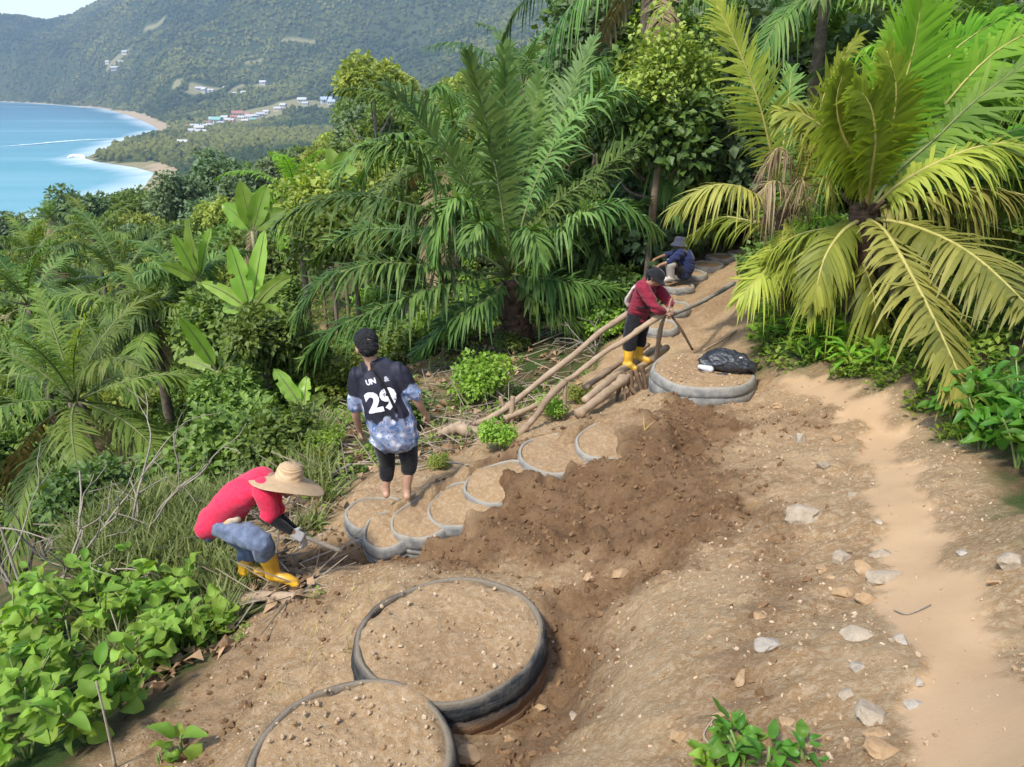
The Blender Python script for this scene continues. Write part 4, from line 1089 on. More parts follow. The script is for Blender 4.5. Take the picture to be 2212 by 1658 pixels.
for s_ in 'lr':
    hp, kn, an, to = (J[s_ + q] for q in 'hkat')
    b_.loft([hp, kn, (kn * .62 + an * .38) - fwd * .006, an], [.08, .05, .052, .035])
    ft = unit(np.array((to[0] - an[0], abs(to[1] - an[1]) + .12, 0)))
    heel = np.array((an[0], an[1] - .02, max(an[2] - .065, -9)))
    b_.loft([heel - ft * .02, heel + ft * .08 - (0, 0, .008), heel + ft * .19 - (0, 0, .018)], [.034, .042, .040], [.034, .03, .018], side=np.cross(ft, (0, 0, 1)))
    b_.loft([an, heel + (0, 0, .01)], [.034, .036])
    for k in range(5): b_.loft([heel + ft * .185 + np.cross(ft, (0, 0, 1)) * (k - 2) * .017 - (0, 0, .018), heel + ft * (.222 - abs(k - 2) * .008) + np.cross(ft, (0, 0, 1)) * (k - 2) * .018 - (0, 0, .022)], .0095, sides=8)
body_o = b_.build('body', M_skin, man, 0.0098, 3)
eyes(man, J['head'], f_, u_, 1.2)
h_ = Flesh()
hc = J['head'] + u_ * .042 - f_ * .022
h_.ball(hc, np.array((.104, .114, .104)), x_, f_, u_); h_.ball(hc - u_ * .055 - f_ * .045, np.array((.088, .076, .082)), x_, f_, u_); h_.ball(hc + u_ * .04 + f_ * .03, np.array((.098, .098, .075)), x_, f_, u_)
h_.build('hair', M_hair, man, 0.007, 1, 0.016, 40, (1, 1, 1), 3)
sh = Flesh()
sh.loft([J['neck'] - (0, 0, .045), J['neck'] * .45 + J['chest'] * .55 + (0, 0, .02), J['chest'], J['waist'], J['hip'], J['hip'] + (.004, 0, -.075)], [.10, .185, .208, .215, .220, .225], [.07, .095, .125, .135, .14, .145], side=SX_, n=30, sides=28)
for s_, k in (('l', -1), ('r', 1)):
    a, e = J[s_ + 's'], J[s_ + 'e']
    sh.loft([a + SX_ * -k * .05 + (0, 0, .0), a, a * .5 + e * .5, a * .16 + e * .84], [.075, .080, .078, .074])
sh.loft([J['neck'] - (0, 0, .07), J['neck'] - (0, 0, .015)], [.098, .080], [.085, .076], side=SX_)
sh.loft([J['ls'] * .75 + J['neck'] * .25, J['neck'] - (0, 0, .035), J['rs'] * .75 + J['neck'] * .25], [.065, .075, .065])

def jersey_mat():
    m, nt, b = new_mat('printed_jersey')
    L = nt.links.new
    tc = nt.nodes.new('ShaderNodeTexCoord'); sp = nt.nodes.new('ShaderNodeSeparateXYZ'); L(tc.outputs['Object'], sp.inputs[0])
    vo = node(nt, 'ShaderNodeTexVoronoi', Scale=13.0); vo.feature = 'SMOOTH_F1'; L(tc.outputs['Object'], vo.inputs['Vector'])
    n1 = noise(nt, 6, 4, 0.5); n2 = noise(nt, 18, 5, 0.65, dist=1.2)
    dark = mixc(nt, ramp(nt, noise(nt, 5, 4, 0.6), [(0.35, 0), (0.7, 1)]), (0.008, 0.008, 0.014), (0.035, 0.034, 0.055))
    pat = mixc(nt, ramp(nt, vo.outputs['Distance'], [(0.12, 1), (0.42, 0)]), (0.20, 0.22, 0.30), (0.66, 0.66, 0.72))
    pat = mixc(nt, ramp(nt, n2, [(0.54, 0), (0.60, 1)]), pat, (0.05, 0.13, 0.30))
    pat = mixc(nt, ramp(nt, n2, [(0.36, 1), (0.40, 0)]), pat, (0.20, 0.42, 0.68))
    # the print fills the hem and the ends of the sleeves, with a billowing upper edge
    ad = node(nt, 'ShaderNodeMath', operation='MULTIPLY_ADD'); L(n1, ad.inputs[0]); ad.inputs[1].default_value = 0.42; L(sp.outputs[2], ad.inputs[2])
    mr = node(nt, 'ShaderNodeMapRange'); L(ad.outputs[0], mr.inputs[0]); mr.inputs[1].default_value = HEM + 0.335; mr.inputs[2].default_value = HEM + 0.315; mr.inputs[3].default_value = 0; mr.inputs[4].default_value = 1
    sl = attr(nt, 'sleeve')
    mx = node(nt, 'ShaderNodeMath', operation='MAXIMUM'); L(mr.outputs[0], mx.inputs[0]); L(ramp(nt, sl, [(0.48, 0), (0.52, 1)]), mx.inputs[1])
    L(mixc(nt, mx.outputs[0], dark, pat), b.inputs['Base Color'])
    b.inputs['Roughness'].default_value = 0.7; b.inputs['Specular IOR Level'].default_value = 0.3
    bump(nt, b, noise(nt, 90, 3, 0.6), 0.12, 0.004)
    return m
HEM = float(J['hip'][2]) + 0.06
M_jersey = jersey_mat()
shirt = sh.build('jersey', M_jersey, man, 0.010, 2, 0.022, 7.5, (1, 1, .8), 2, fold=(SX_ + np.array((0, 0, .35)), 11, (0, 0, 1), 2.5))
sm_ = shirt.data; n = len(sm_.vertices); co = np.empty(n * 3, np.float32); sm_.vertices.foreach_get('co', co); co = co.reshape(-1, 3)
sv = np.zeros(n)
for s_ in 'lr':
    a, e = J[s_ + 's'], J[s_ + 'e']; ax = unit(e - a); L_ = np.linalg.norm(e - a)
    t = ((co - a) @ ax) / L_; r_ = np.linalg.norm((co - a) - ((co - a) @ ax)[:, None] * ax, axis=1)
    sv = np.maximum(sv, np.where((r_ < .115) & (t > .2), t - 0.03 + 0.12 * fbm(co[:, 0] * 14, co[:, 2] * 14, 2, 3), 0))
at_ = sm_.attributes.new('sleeve', 'FLOAT', 'POINT'); at_.data.foreach_set('value', sv.astype(np.float32))
# number and lettering laid on the back of the jersey
bvh = BVHTree.FromPolygons([v.co for v in sm_.vertices], [p.vertices[:] for p in sm_.polygons])
M_print = simple('white_print', (0.80, 0.79, 0.83), (0.70, 0.69, 0.75), 30, 0.6, 0)
up_b = unit(J['neck'] - J['hip'])
def print_on(text, ctr, size, name, mat, parent, bold=0.0, slant=0.0, xs=1.0, stretch=1.0):
    cu = bpy.data.curves.new('t', 'FONT'); cu.body = text; cu.size = size; cu.offset = bold; cu.align_x = 'CENTER'; cu.align_y = 'CENTER'; cu.shear = slant; cu.resolution_u = 3
    to = bpy.data.objects.new('t', cu); col.objects.link(to)
    dg = bpy.context.evaluated_depsgraph_get(); me = bpy.data.meshes.new_from_object(to.evaluated_get(dg), depsgraph=dg)
    bm = bmesh.new(); bm.from_mesh(me); bmesh.ops.triangulate(bm, faces=bm.faces[:])
    for _ in range(2): bmesh.ops.subdivide_edges(bm, edges=[e for e in bm.edges if e.calc_length() > size * .12], cuts=1); bmesh.ops.triangulate(bm, faces=bm.faces[:])
    X = unit(SX_ - up_b * (SX_ @ up_b)); N = np.cross(X, up_b)             # N points back towards the viewer
    if N[1] > 0: N = -N
    for v in bm.verts:
        p = ctr + X * v.co.x * xs + up_b * v.co.y * stretch
        h = bvh.ray_cast(Vector(p + N * .6), Vector(-N))[0]
        q = np.array(h) if h is not None else p
        v.co = Vector(q + N * .004)
    bm.normal_update(); me2 = bpy.data.meshes.new(name); bm.to_mesh(me2); bm.free()
    me2.materials.append(mat)
    bpy.data.objects.remove(to); bpy.data.curves.remove(cu); bpy.data.meshes.remove(me)
    o = link(name, me2, parent); o.matrix_parent_inverse = Matrix.Translation(-Vector(man.location)) if parent is man else Matrix.Identity(4)
    return o
print_on('29', at_y(826, 863, 6.46), 0.25, 'number_print', M_print, shirt, .011, -.0, 1.12)
print_on('UN', at_y(802, 823, 6.46), 0.062, 'name_print', M_print, shirt, .003)
g_ = print_on('&', at_y(835, 818, 6.46), 0.06, 'crest_print', simple('grey_print', (.45, .45, .5), None, 20, .7, 0), shirt, .004)
# black sling strap over the back
pts = []
for t in np.linspace(0, 1, 22):
    q = at_y(806 + 52 * t, 797 + 82 * t - 8 * math.sin(t * 3.1), 6.46); N = np.array((0, -1, 0.0))
    h = bvh.ray_cast(Vector(q + N * .6), Vector(-N))[0]
    if h is not None: pts.append(np.array(h) + N * .009)
o = Geo().tube(pts, .017, 8, flat=.35).build('strap', M_black, man); o.matrix_parent_inverse = Matrix.Translation(-Vector(man.location))
pn = Flesh()
pn.loft([J['waist'] - (0, 0, .05), J['hip'], J['hip'] - (0, 0, .06)], [.13, .15, .16], [.09, .105, .115], side=SX_)
pn.loft([J['lh'] - (0, 0, .03), J['lh'] * .5 + J['lk'] * .5, J['lk'], J['lk'] * .5 + J['la'] * .5], [.112, .096, .078, .072])
pn.loft([J['rh'] - (0, 0, .03), J['rh'] * .5 + J['rk'] * .5, J['rk'], J['rk'] * .78 + J['ra'] * .22], [.112, .098, .080, .076])
pn.build('leggings', M_black, man, 0.010, 3, 0.006, 9)

# ---- the man in the straw hat, bent double over his tool
K = pj0(1.005, dict(head=(622, 1044, 5.62), neck=(586, 1042, 5.62), upper=(556, 1048, 5.64), mid=(516, 1072, 5.66), hip=(466, 1118, 5.68),
            ns=(572, 1066, 5.46), ne=(588, 1120, 5.42), nw=(632, 1150, 5.44), fs=(580, 1056, 5.80), fe=(598, 1112, 5.76), fw=(643, 1152, 5.62),
            nh=(464, 1130, 5.58), nk=(560, 1168, 5.42), na=(588, 1228, 5.50), nt=(640, 1262, 5.46), fh=(468, 1124, 5.78), fk=(535, 1180, 5.86), fa=(530, 1222, 5.80), ft=(568, 1240, 5.80)))
digger = empty('person', tuple(float(q) for q in K['na']), 0, 'man in a straw hat and crimson shirt bent over digging with a tool', 'person')
side = np.array((0, 1.0, 0))
b_ = Flesh(); hf = unit((.75, -.12, -.62)); hu = unit((.62, 0, .75))
hf, hu, hx = head(b_, K['head'], hf, hu, 1.0)
b_.loft([K['neck'] - (.04, 0, .01), K['neck'] + (.02, 0, 0), K['head'] - hf * .03 - hu * .04], [.062, .055, .058])
b_.loft([K['neck'], K['upper'], K['mid'], K['hip']], [.11, .15, .14, .12], [.07, .085, .085, .08], side=side)
b_.loft([K['ns'], K['ne'], K['nw']], [.048, .04, .027]); b_.loft([K['fs'], K['fe'], K['fw']], [.048, .04, .027])
tool0, tool1 = at_y(610, 1143, 5.48), at_y(739, 1192, 5.58); td_ = unit(tool1 - tool0)
for w_, sd in (('nw', 1), ('fw', -1)):
    e_ = K[w_[0] + 'e']; b_.hand(K[w_], unit(K[w_] - e_ + (.02, .02 * sd, -.01)), (0, .6 * sd, -.8), sd, 1.0, .95)
for s_ in 'nf':
    b_.loft([K[s_ + 'h'] + (.05, 0, -.03), K[s_ + 'k'], K[s_ + 'a'], K[s_ + 'a'] + (.0, 0, -.05)], [.06, .055, .042, .038])
    b_.loft([K[s_ + 'a'] + (0, 0, -.04), K[s_ + 'a'] * .5 + K[s_ + 't'] * .5], [.036, .028])
b_.build('body', M_skin2, digger, 0.0108, 3); eyes(digger, K['head'], hf, hu)
h_ = Flesh(); h_.ball(K['head'] + hu * .03 - hf * .025, (.082, .098, .095), hx, hf, hu); h_.build('hair', M_hair, digger, .009, 1, .006, 30, (1, 1, 1))
sh = Flesh()
sh.loft([K['neck'] - (.01, 0, .02), K['upper'] + (0, 0, .0), K['mid'] + (0, 0, .0), K['hip'] + (.02, 0, .0), K['hip'] - (.055, 0, .05)], [.115, .20, .20, .185, .18], [.08, .125, .135, .135, .12], side=side, n=26, sides=26)
sh.loft([K['ns'] + (-.04, .06, .01), K['ns'], K['ns'] * .2 + K['ne'] * .8], [.085, .085, .082]); sh.loft([K['fs'] + (-.04, -.06, .01), K['fs'], K['fs'] * .2 + K['fe'] * .8], [.085, .085, .082])
sh.loft([K['mid'] - (-.03, 0, .08), K['hip'] + (.10, 0, -.06)], [.15, .16], [.07, .075], side=side)
sh.build('shirt', M_pink, digger, .010, 2, .020, 3.4, (1, 1, 1.6), 5, fold=(K['neck'] - K['hip'] + np.array((0, .35, .2)), 5.5, (0, 1, .6), 4.5))
M_trim = simple('yellow_print', (.55, .32, .05), (.5, .45, .42), 22, .8, 0)
tr = Flesh(); tr.loft([K['mid'] + (0.03, -.15, -.125), K['mid'] + (-.06, -.175, -.165), K['hip'] + (.12, -.17, -.10)], [.03, .035, .02], [.02, .02, .015]); tr.build('shirt_tail', M_trim, digger, .008, 2, .008, 20)
gl_ = Flesh()
for s_ in 'nf': gl_.loft([K[s_ + 's'] * .25 + K[s_ + 'e'] * .75, K[s_ + 'e'], K[s_ + 'e'] * .12 + K[s_ + 'w'] * .88], [.056, .050, .036])
nearg, farg = Flesh(), Flesh()
nearg.loft([K['ns'] * .25 + K['ne'] * .75, K['ne'], K['ne'] * .12 + K['nw'] * .88], [.056, .050, .036]); farg.loft([K['fs'] * .25 + K['fe'] * .75, K['fe'], K['fe'] * .12 + K['fw'] * .88], [.056, .050, .036])
nearg.build('arm_sleeve', M_black, digger, .009, 3, .006, 12); farg.build('arm_sleeve', M_black, digger, .009, 3, .006, 12)
M_glove = cloth('grey_glove', (0.3444, 0.3280, 0.3116), (0.4920, 0.4756, 0.4510))
for w_, sd in (('nw', 1), ('fw', -1)):
    e_ = K[w_[0] + 'e']; q = Flesh(); q.hand(K[w_], unit(K[w_] - e_ + (.02, .02 * sd, -.01)), (0, .6 * sd, -.8), sd, 1.0, 1.08); q.build('glove', M_glove, digger, .007, 2)
pn = Flesh()
pn.loft([K['hip'] + (.06, 0, .02), K['hip'] - (.02, 0, .05), K['hip'] - (.03, 0, .10)], [.16, .165, .155], [.10, .118, .10], side=side)
for s_ in 'nf': pn.loft([K[s_ + 'h'] + (0.02, 0, -.03), K[s_ + 'h'] * .5 + K[s_ + 'k'] * .5, K[s_ + 'k'], K[s_ + 'k'] * .55 + K[s_ + 'a'] * .45], [.105, .108, .096, .088])
pn.build('jeans', M_jean, digger, .010, 2, .024, 4.5, (1.6, 1, 1), 9, fold=(K['nk'] - K['nh'] + np.array((0, .25, .1)), 7.5, (0, 1, .7), 6))
for s_ in 'nf':
    q = Flesh(); k_, a_, t_ = K[s_ + 'k'], K[s_ + 'a'], K[s_ + 't']
    q.loft([k_ * .45 + a_ * .55, k_ * .1 + a_ * .9, a_ + (0.0, 0, -.06)], [.078, .066, .06]); q.loft([a_ + (-.02, 0, -.06), a_ * .4 + t_ * .6 + (0, 0, -.01), t_], [.052, .052, .045], [.05, .045, .035], side=np.array((0, 1., 0)))
    q.build('rubber_boot', M_boot, digger, .009, 3, .004, 12)
def straw_mat():
    m, nt, b = new_mat('straw')
    tc = nt.nodes.new('ShaderNodeTexCoord'); sp = nt.nodes.new('ShaderNodeVectorMath'); sp.operation = 'LENGTH'
    wv = node(nt, 'ShaderNodeTexWave', Scale=38.0, Distortion=1.5, Detail=3.0); wv.wave_type = 'RINGS'; wv.rings_direction = 'Z'
    nt.links.new(tc.outputs['Object'], wv.inputs['Vector'])
    c = mixc(nt, wv.outputs['Fac'], (0.34, 0.20, 0.09), (0.52, 0.36, 0.20))
    c = mixc(nt, ramp(nt, noise(nt, 16, 5, 0.7), [(0.35, 0), (0.75, 0.6)]), c, (0.57, 0.43, 0.27))
    nt.links.new(c, b.inputs['Base Color']); b.inputs['Roughness'].default_value = 0.8; bump(nt, b, wv.outputs['Fac'], 0.5, 0.006)
    return m
def hat(name, c, up, fr, prof, mat, parent, wave=0.0, thick=True, seg=48):
    up = unit(up); fr = unit(np.asarray(fr) - up * (np.asarray(fr) @ up)); x = np.cross(fr, up)
    prof = np.array(prof); a = np.arange(seg) * 2 * math.pi / seg; n = len(prof)
    rim = np.clip((prof[:, 0] - .11) / .15, 0, 1)
    dz = wave * rim[:, None] * (np.sin(2 * a + 1.3) + .5 * np.sin(3 * a))[None]
    lx = prof[:, 0:1] * np.cos(a); ly = prof[:, 0:1] * np.sin(a) * 1.08; lz = prof[:, 1:2] + dz
    V = np.stack([lx, ly, lz], -1).reshape(-1, 3)
    i = np.arange(n - 1)[:, None] * seg; j = np.arange(seg)[None]; k = (j + 1) % seg
    g = Geo(); g.add(V, np.stack([i + j, i + seg + j, i + seg + k, i + k], -1).reshape(-1, 4))
    o = g.build(name, mat, parent)
    M4 = Matrix(((x[0], fr[0], up[0], c[0]), (x[1], fr[1], up[1], c[1]), (x[2], fr[2], up[2], c[2]), (0, 0, 0, 1)))
    o.matrix_parent_inverse = Matrix.Translation(-Vector(parent.location)); o.matrix_basis = M4
    md = o.modifiers.new('thick', 'SOLIDIFY'); md.thickness = 0.006
    return o
hat('straw_hat', K['head'] + hu * .04 - hf * .02, unit((.22, .26, .9)), hf, [(.002, .132), (.03, .131), (.06, .124), (.086, .10), (.098, .065), (.103, .03), (.108, .005), (.124, -.006), (.17, -.016), (.22, -.032), (.275, -.052), (.283, -.056)], straw_mat(), digger, .012)
hoe = empty('digging_tool', tuple(float(q) for q in tool0), 0, 'digging tool with a pale wooden handle held by the man in the straw hat', 'tool')
o = Geo().tube(catmull([tool0, (tool0 + tool1) / 2 + (0, 0, .004), tool1], 14), .019, 10, noise=.06).build('handle', M_grey, hoe); o.matrix_parent_inverse = Matrix.Translation(-Vector(hoe.location))
M_steel = simple('worn_steel', (.16, .15, .14), (.30, .26, .21), 12, .5, .3)
tp = tool0 - td_ * .03; g = Geo(); dn = unit((-.25, .1, -1)); sd = np.cross(td_, dn); sd = unit(sd)
Vb = [tp + sd * .05, tp - sd * .05, tp - sd * .075 + dn * .2, tp + sd * .075 + dn * .2]; Vb = Vb + [q + td_ * .012 for q in Vb]
g.add(Vb, [(0, 1, 2, 3), (7, 6, 5, 4), (0, 4, 5, 1), (1, 5, 6, 2), (2, 6, 7, 3), (3, 7, 4, 0)]); o = g.build('blade', M_steel, hoe, False); o.matrix_parent_inverse = Matrix.Translation(-Vector(hoe.location))

# ---- the man in the maroon jacket on the bridge
Q = pj(dict(head=(1414, 600, 10.02), neck=(1403, 614, 10.08), upper=(1394, 628, 10.12), mid=(1384, 655, 10.18), hip=(1378, 684, 10.22),
            ns=(1388, 622, 9.93), ne=(1415, 664, 9.80), nw=(1434, 675, 9.84), fs=(1412, 618, 10.28), fe=(1442, 650, 10.16), fw=(1449, 665, 9.98),
            nh=(1370, 688, 10.14), nk=(1362, 724, 10.08), na=(1357, 780, 10.02), nt=(1372, 797, 9.90), fh=(1388, 688, 10.30), fk=(1383, 720, 10.28), fa=(1379, 765, 10.26), ft=(1401, 780, 10.18)))
jack = empty('person', tuple(float(q) for q in Q['na']), 0, 'man in a maroon jacket and yellow rubber boots leaning on the handrail', 'person')
sd_ = unit(Q['fs'] - Q['ns']); b_ = Flesh(); hf = unit((.62, -.30, -.72)); hu = unit((.6, -.1, .7))
hf, hu, hx = head(b_, Q['head'], hf, hu, 1.0)
b_.loft([Q['neck'] - (.02, 0, .03), Q['neck'] + (.01, 0, .01), Q['head'] - hf * .03 - hu * .04], [.06, .055, .058])
b_.loft([Q['neck'], Q['upper'], Q['mid'], Q['hip']], [.12, .16, .15, .15], [.07, .10, .10, .11], side=sd_)
b_.loft([Q['ns'], Q['ne'], Q['nw']], [.048, .04, .027]); b_.loft([Q['fs'], Q['fe'], Q['fw']], [.048, .04, .027])
b_.hand(Q['nw'], unit(Q['nw'] - Q['ne'] + (.03, 0, .0)), (0, .3, -1), 1, .95, 1.05); b_.hand(Q['fw'], unit(Q['fw'] - Q['fe'] + (.0, -.02, -.02)), (-.6, -.2, -.8), -1, .95, 1.05)
for s_ in 'nf':
    b_.loft([Q[s_ + 'h'], Q[s_ + 'k'], Q[s_ + 'a']], [.085, .058, .04]); b_.loft([Q[s_ + 'a'] + (0, 0, -.03), Q[s_ + 't']], [.04, .032])
b_.build('body', M_skin, jack, .0115, 3); eyes(jack, Q['head'], hf, hu)
q = Flesh(); q.ball(Q['head'] + hu * .03 - hf * .02, (.086, .104, .10), hx, hf, hu); q.loft([Q['head'] - hu * .02 - hf * .05, Q['neck'] + (.01, 0, .02)], [.075, .07]); q.build('black_head_wrap', M_black, jack, .01, 2, .01, 20)
hat('cap', Q['head'] + hu * .06, unit(hu + np.array((-.1, 0, .2))), hf, [(.002, .075), (.04, .07), (.075, .05), (.092, .015), (.097, -.02), (.12, -.035), (.15, -.05)], M_black, jack, .006)
sh = Flesh()
sh.loft([Q['neck'], Q['upper'], Q['mid'], Q['hip'] + (0, 0, .02), Q['hip'] - (0, 0, .03)], [.11, .19, .19, .185, .185], [.09, .125, .135, .14, .14], side=sd_, n=26, sides=26)
sh.loft([Q['neck'] - hf * .02, Q['neck'] + (.02, -.01, .02)], [.095, .085])
for s_ in 'nf': sh.loft([Q[s_ + 's'] * .7 + Q['upper'] * .3, Q[s_ + 's'], Q[s_ + 'e'], Q[s_ + 'e'] * .12 + Q[s_ + 'w'] * .88], [.085, .085, .068, .046])
sh.build('jacket', M_maroon, jack, .0105, 2, .026, 8, (1, 1, .7), 4, fold=((.3, .2, 1), 12, (1, -.5, .2), 4))
q = Flesh(); q.loft([Q['upper'] + (-.13, .0, .05), Q['mid'] + (-.16, .0, .05), Q['mid'] + (-.15, 0, -.02)], [.10, .12, .10], [.03, .035, .03], side=sd_); q.build('pack', cloth('pink_grey_cloth', (.45, .33, .31), (.6, .48, .45)), jack, .01, 2, .01, 12)
o = Geo().tube([Q['mid'] + (.14 * math.cos(a) * 1.0, .0 + .205 * math.sin(a), -.01) for a in np.linspace(0, 6.283, 30)], .012, 6).build('waist_strap', M_black, jack); o.matrix_parent_inverse = Matrix.Translation(-Vector(jack.location))
pn = Flesh(); pn.loft([Q['hip'] + (0, 0, .03), Q['hip'] - (0, 0, .06)], [.165, .17], [.12, .125], side=sd_)
for s_ in 'nf': pn.loft([Q[s_ + 'h'], Q[s_ + 'k'], Q[s_ + 'k'] * .55 + Q[s_ + 'a'] * .45], [.115, .10, .092])
pn.build('trousers', M_black, jack, .0105, 3, .012, 9)
for s_ in 'nf':
    q = Flesh(); k_, a_, t_ = Q[s_ + 'k'], Q[s_ + 'a'], Q[s_ + 't']
    q.loft([k_ * .52 + a_ * .48, k_ * .2 + a_ * .8, a_ + (0, 0, -.04)], [.080, .070, .058]); q.loft([a_ + (-.03, 0, -.045), a_ * .4 + t_ * .6 + (0, 0, -.015), t_], [.052, .052, .045], [.05, .045, .036])
    q.build('rubber_boot', M_boot, jack, .0095, 3, .004, 12)

# ---- the man squatting at the top of the tyre steps
S = pj(dict(head=(1469, 527, 14.9), neck=(1476, 541, 14.9), upper=(1481, 553, 14.9), mid=(1484, 570, 14.9), hip=(1478, 588, 14.9),
            ns=(1471, 547, 14.74), ne=(1451, 563, 14.62), nw=(1424, 574, 14.6), fs=(1474, 545, 15.06), fe=(1447, 549, 15.1), fw=(1422, 557, 15.0),
            nh=(1474, 587, 14.82), nk=(1447, 571, 14.66), na=(1449, 600, 14.72), nt=(1438, 605, 14.6), fh=(1474, 586, 15.0), fk=(1430, 577, 15.04), fa=(1440, 596, 15.0), ft=(1424, 601, 14.95)))
squat = empty('person', tuple(float(q) for q in S['na']), 0, 'man in a navy shirt and bucket hat squatting on the tyre steps', 'person')
b_ = Flesh(); hf = unit((-.85, -.35, -.25)); hu = (0, 0, 1)
hf, hu, hx = head(b_, S['head'], hf, hu, 1.0); side = np.array((.3, 1., 0))
b_.loft([S['neck'] - (0, 0, .05), S['head'] - (0, 0, .04)], [.06, .058]); b_.loft([S['neck'], S['upper'], S['mid'], S['hip']], [.11, .16, .15, .15], [.07, .10, .10, .11], side=side)
for s_ in 'nf':
    b_.loft([S[s_ + 's'], S[s_ + 'e'], S[s_ + 'w']], [.048, .04, .028]); b_.loft([S[s_ + 'h'], S[s_ + 'k'], S[s_ + 'a']], [.085, .06, .042]); b_.loft([S[s_ + 'a'], S[s_ + 't']], [.042, .035])
    b_.hand(S[s_ + 'w'], unit(S[s_ + 'w'] - S[s_ + 'e'] + (-.02, 0, -.02)), (0, 0, -1), 1 if s_ == 'n' else -1, .4)
b_.build('body', M_skin2, squat, .012, 3); eyes(squat, S['head'], hf, hu)
q = Flesh(); q.ball(S['head'] + hu * .02 - hf * .03, (.08, .09, .095), hx, hf, hu); q.build('hair', M_hair, squat, .011, 1)
hat('bucket_hat', S['head'] + hu * .04, unit((.1, .1, 1)), hf, [(.002, .095), (.06, .094), (.085, .085), (.095, .05), (.10, .0), (.125, -.03), (.155, -.07), (.158, -.075)], M_greyc, squat, .006)
sh = Flesh(); sh.loft([S['neck'] - (0, 0, .02), S['upper'], S['mid'], S['hip']], [.12, .195, .20, .20], [.09, .13, .155, .16], side=side, n=22, sides=24)
for s_ in 'nf': sh.loft([S[s_ + 's'] * .7 + S['upper'] * .3, S[s_ + 's'], S[s_ + 'e'], S[s_ + 'e'] * .7 + S[s_ + 'w'] * .3], [.085, .085, .07, .058])
sh.build('shirt', M_navy, squat, .012, 2, .026, 8, (1, 1, 1), 6, fold=((.5, .3, 1), 11, (1, -.5, .2), 4))
pn = Flesh(); pn.loft([S['fh'], S['fk'], S['fa']], [.11, .09, .065]); pn.loft([S['hip'] - (0, 0, .02), S['nh']], [.15, .12]); pn.loft([S['nh'], S['nh'] * .5 + S['nk'] * .5], [.11, .10]); pn.build('dark_trousers', M_black, squat, .012, 3, .012, 9)
pn = Flesh(); pn.loft([S['nk'] + (.04, 0, 0), S['nk'], S['na']], [.085, .092, .07]); pn.build('pale_knee_cloth', M_white, squat, .011, 3, .012, 10)
for s_ in 'nf':
    q = Flesh(); q.loft([S[s_ + 'a'] + (.03, 0, -.02), S[s_ + 't']], [.055, .05]); q.build('shoe', M_white if s_ == 'n' else M_dusty, squat, .011, 2)

# ---- the backpack on the big tyre
T0 = at_y(1519, 800, 9.2)
bp = tyres[2][1]
bk = empty('backpack', (float(bp[0]) + .30, float(bp[1]) - .02, float(bp[2])), 0, 'black backpack lying on the big soil filled tyre', 'backpack')
def nylon():
    m, nt, b = new_mat('black_nylon')
    nt.links.new(mixc(nt, ramp(nt, noise(nt, 7, 5, 0.65), [(0.35, 0), (0.7, 1)]), (0.012, 0.013, 0.016), (0.06, 0.065, 0.075)), b.inputs['Base Color'])
    b.inputs['Roughness'].default_value = 0.45; bump(nt, b, noise(nt, 60, 4, 0.6), 0.25, 0.006); return m
M_ny = nylon(); bx = np.array(bk.location)
ax_ = unit((.95, -.30, 0)); ay_ = np.array((-ax_[1], ax_[0], 0))
P_ = lambda a, b_, c: bx + ax_ * a + ay_ * b_ + np.array((0, 0, c))
q = Flesh(); q.loft([P_(-.28, 0, .10), P_(-.12, 0, .135), P_(.10, 0, .125), P_(.27, 0, .075)], [.12, .175, .18, .13], [.085, .125, .115, .065], side=ay_); q.build('main_bag', M_ny, bk, .009, 3, .035, 7, (1, 1, 1), 3)
q = Flesh(); q.loft([P_(.02, -.04, .215), P_(.22, -.04, .14)], [.10, .10], [.035, .03], side=ay_); q.build('front_pocket', M_ny, bk, .008, 3, .014, 12, (1, 1, 1), 5)
q = Flesh(); q.loft([P_(-.33, -.13, .06), P_(-.20, -.17, .055)], [.03, .045], [.03, .04]); q.build('side_pocket', cloth('pale_mesh', (.4, .41, .42), (.6, .6, .6)), bk, .008, 2)
for k in range(2):
    pts = [P_(-.22, -.10 + .2 * k, .03), P_(-.33 - .03 * k, -.12 + .22 * k, .02), P_(-.30, -.20 + .3 * k, .012), P_(-.16, -.21 + .36 * k, .012), P_(.0, -.19 + .36 * k, .03)]
    o = Geo().tube(catmull(pts, 30), .02, 8, flat=.35).build('strap', M_ny, bk); o.matrix_parent_inverse = Matrix.Translation(-Vector(bk.location))
V_, F_ = ico(2); o = Geo().add((V_ * (.03, .024, .008)) + P_(.13, -.07, .21), F_).build('round_badge', M_white, bk); o.matrix_parent_inverse = Matrix.Translation(-Vector(bk.location))
# ---------------------------------------------------------------- palms
M_palm = leafy('palm_green', (0.030, 0.082, 0.020), (0.105, 0.20, 0.052), 0.25, 0.55, 0.3)
M_palm2 = leafy('palm_grey_green', (0.034, 0.105, 0.03), (0.12, 0.24, 0.075), 0.25, 0.55, 0.3)
M_palm_y = leafy('palm_yellow_green', (0.15, 0.19, 0.02), (0.36, 0.39, 0.055), 0.3, 0.55, 0.3, tip=True)
M_palm_o = leafy('palm_olive', (0.15, 0.165, 0.025), (0.33, 0.32, 0.065), 0.25, 0.55, 0.3, tip=True)
M_palm_l = leafy('palm_lime', (0.13, 0.21, 0.015), (0.33, 0.42, 0.04), 0.4, 0.55, 0.3, tip=True)
M_palm_b = leafy('palm_bright_green', (0.065, 0.195, 0.018), (0.182, 0.390, 0.046), 0.4, 0.55, 0.3)
M_palm_d = leafy('palm_dry', (0.15, 0.105, 0.055), (0.33, 0.255, 0.15), 0.15, 0.8, 0.2, tip=True)
M_palm_left = leafy('palm_soft_green', (0.05, 0.11, 0.022), (0.15, 0.24, 0.055), 0.3, 0.55, 0.3)
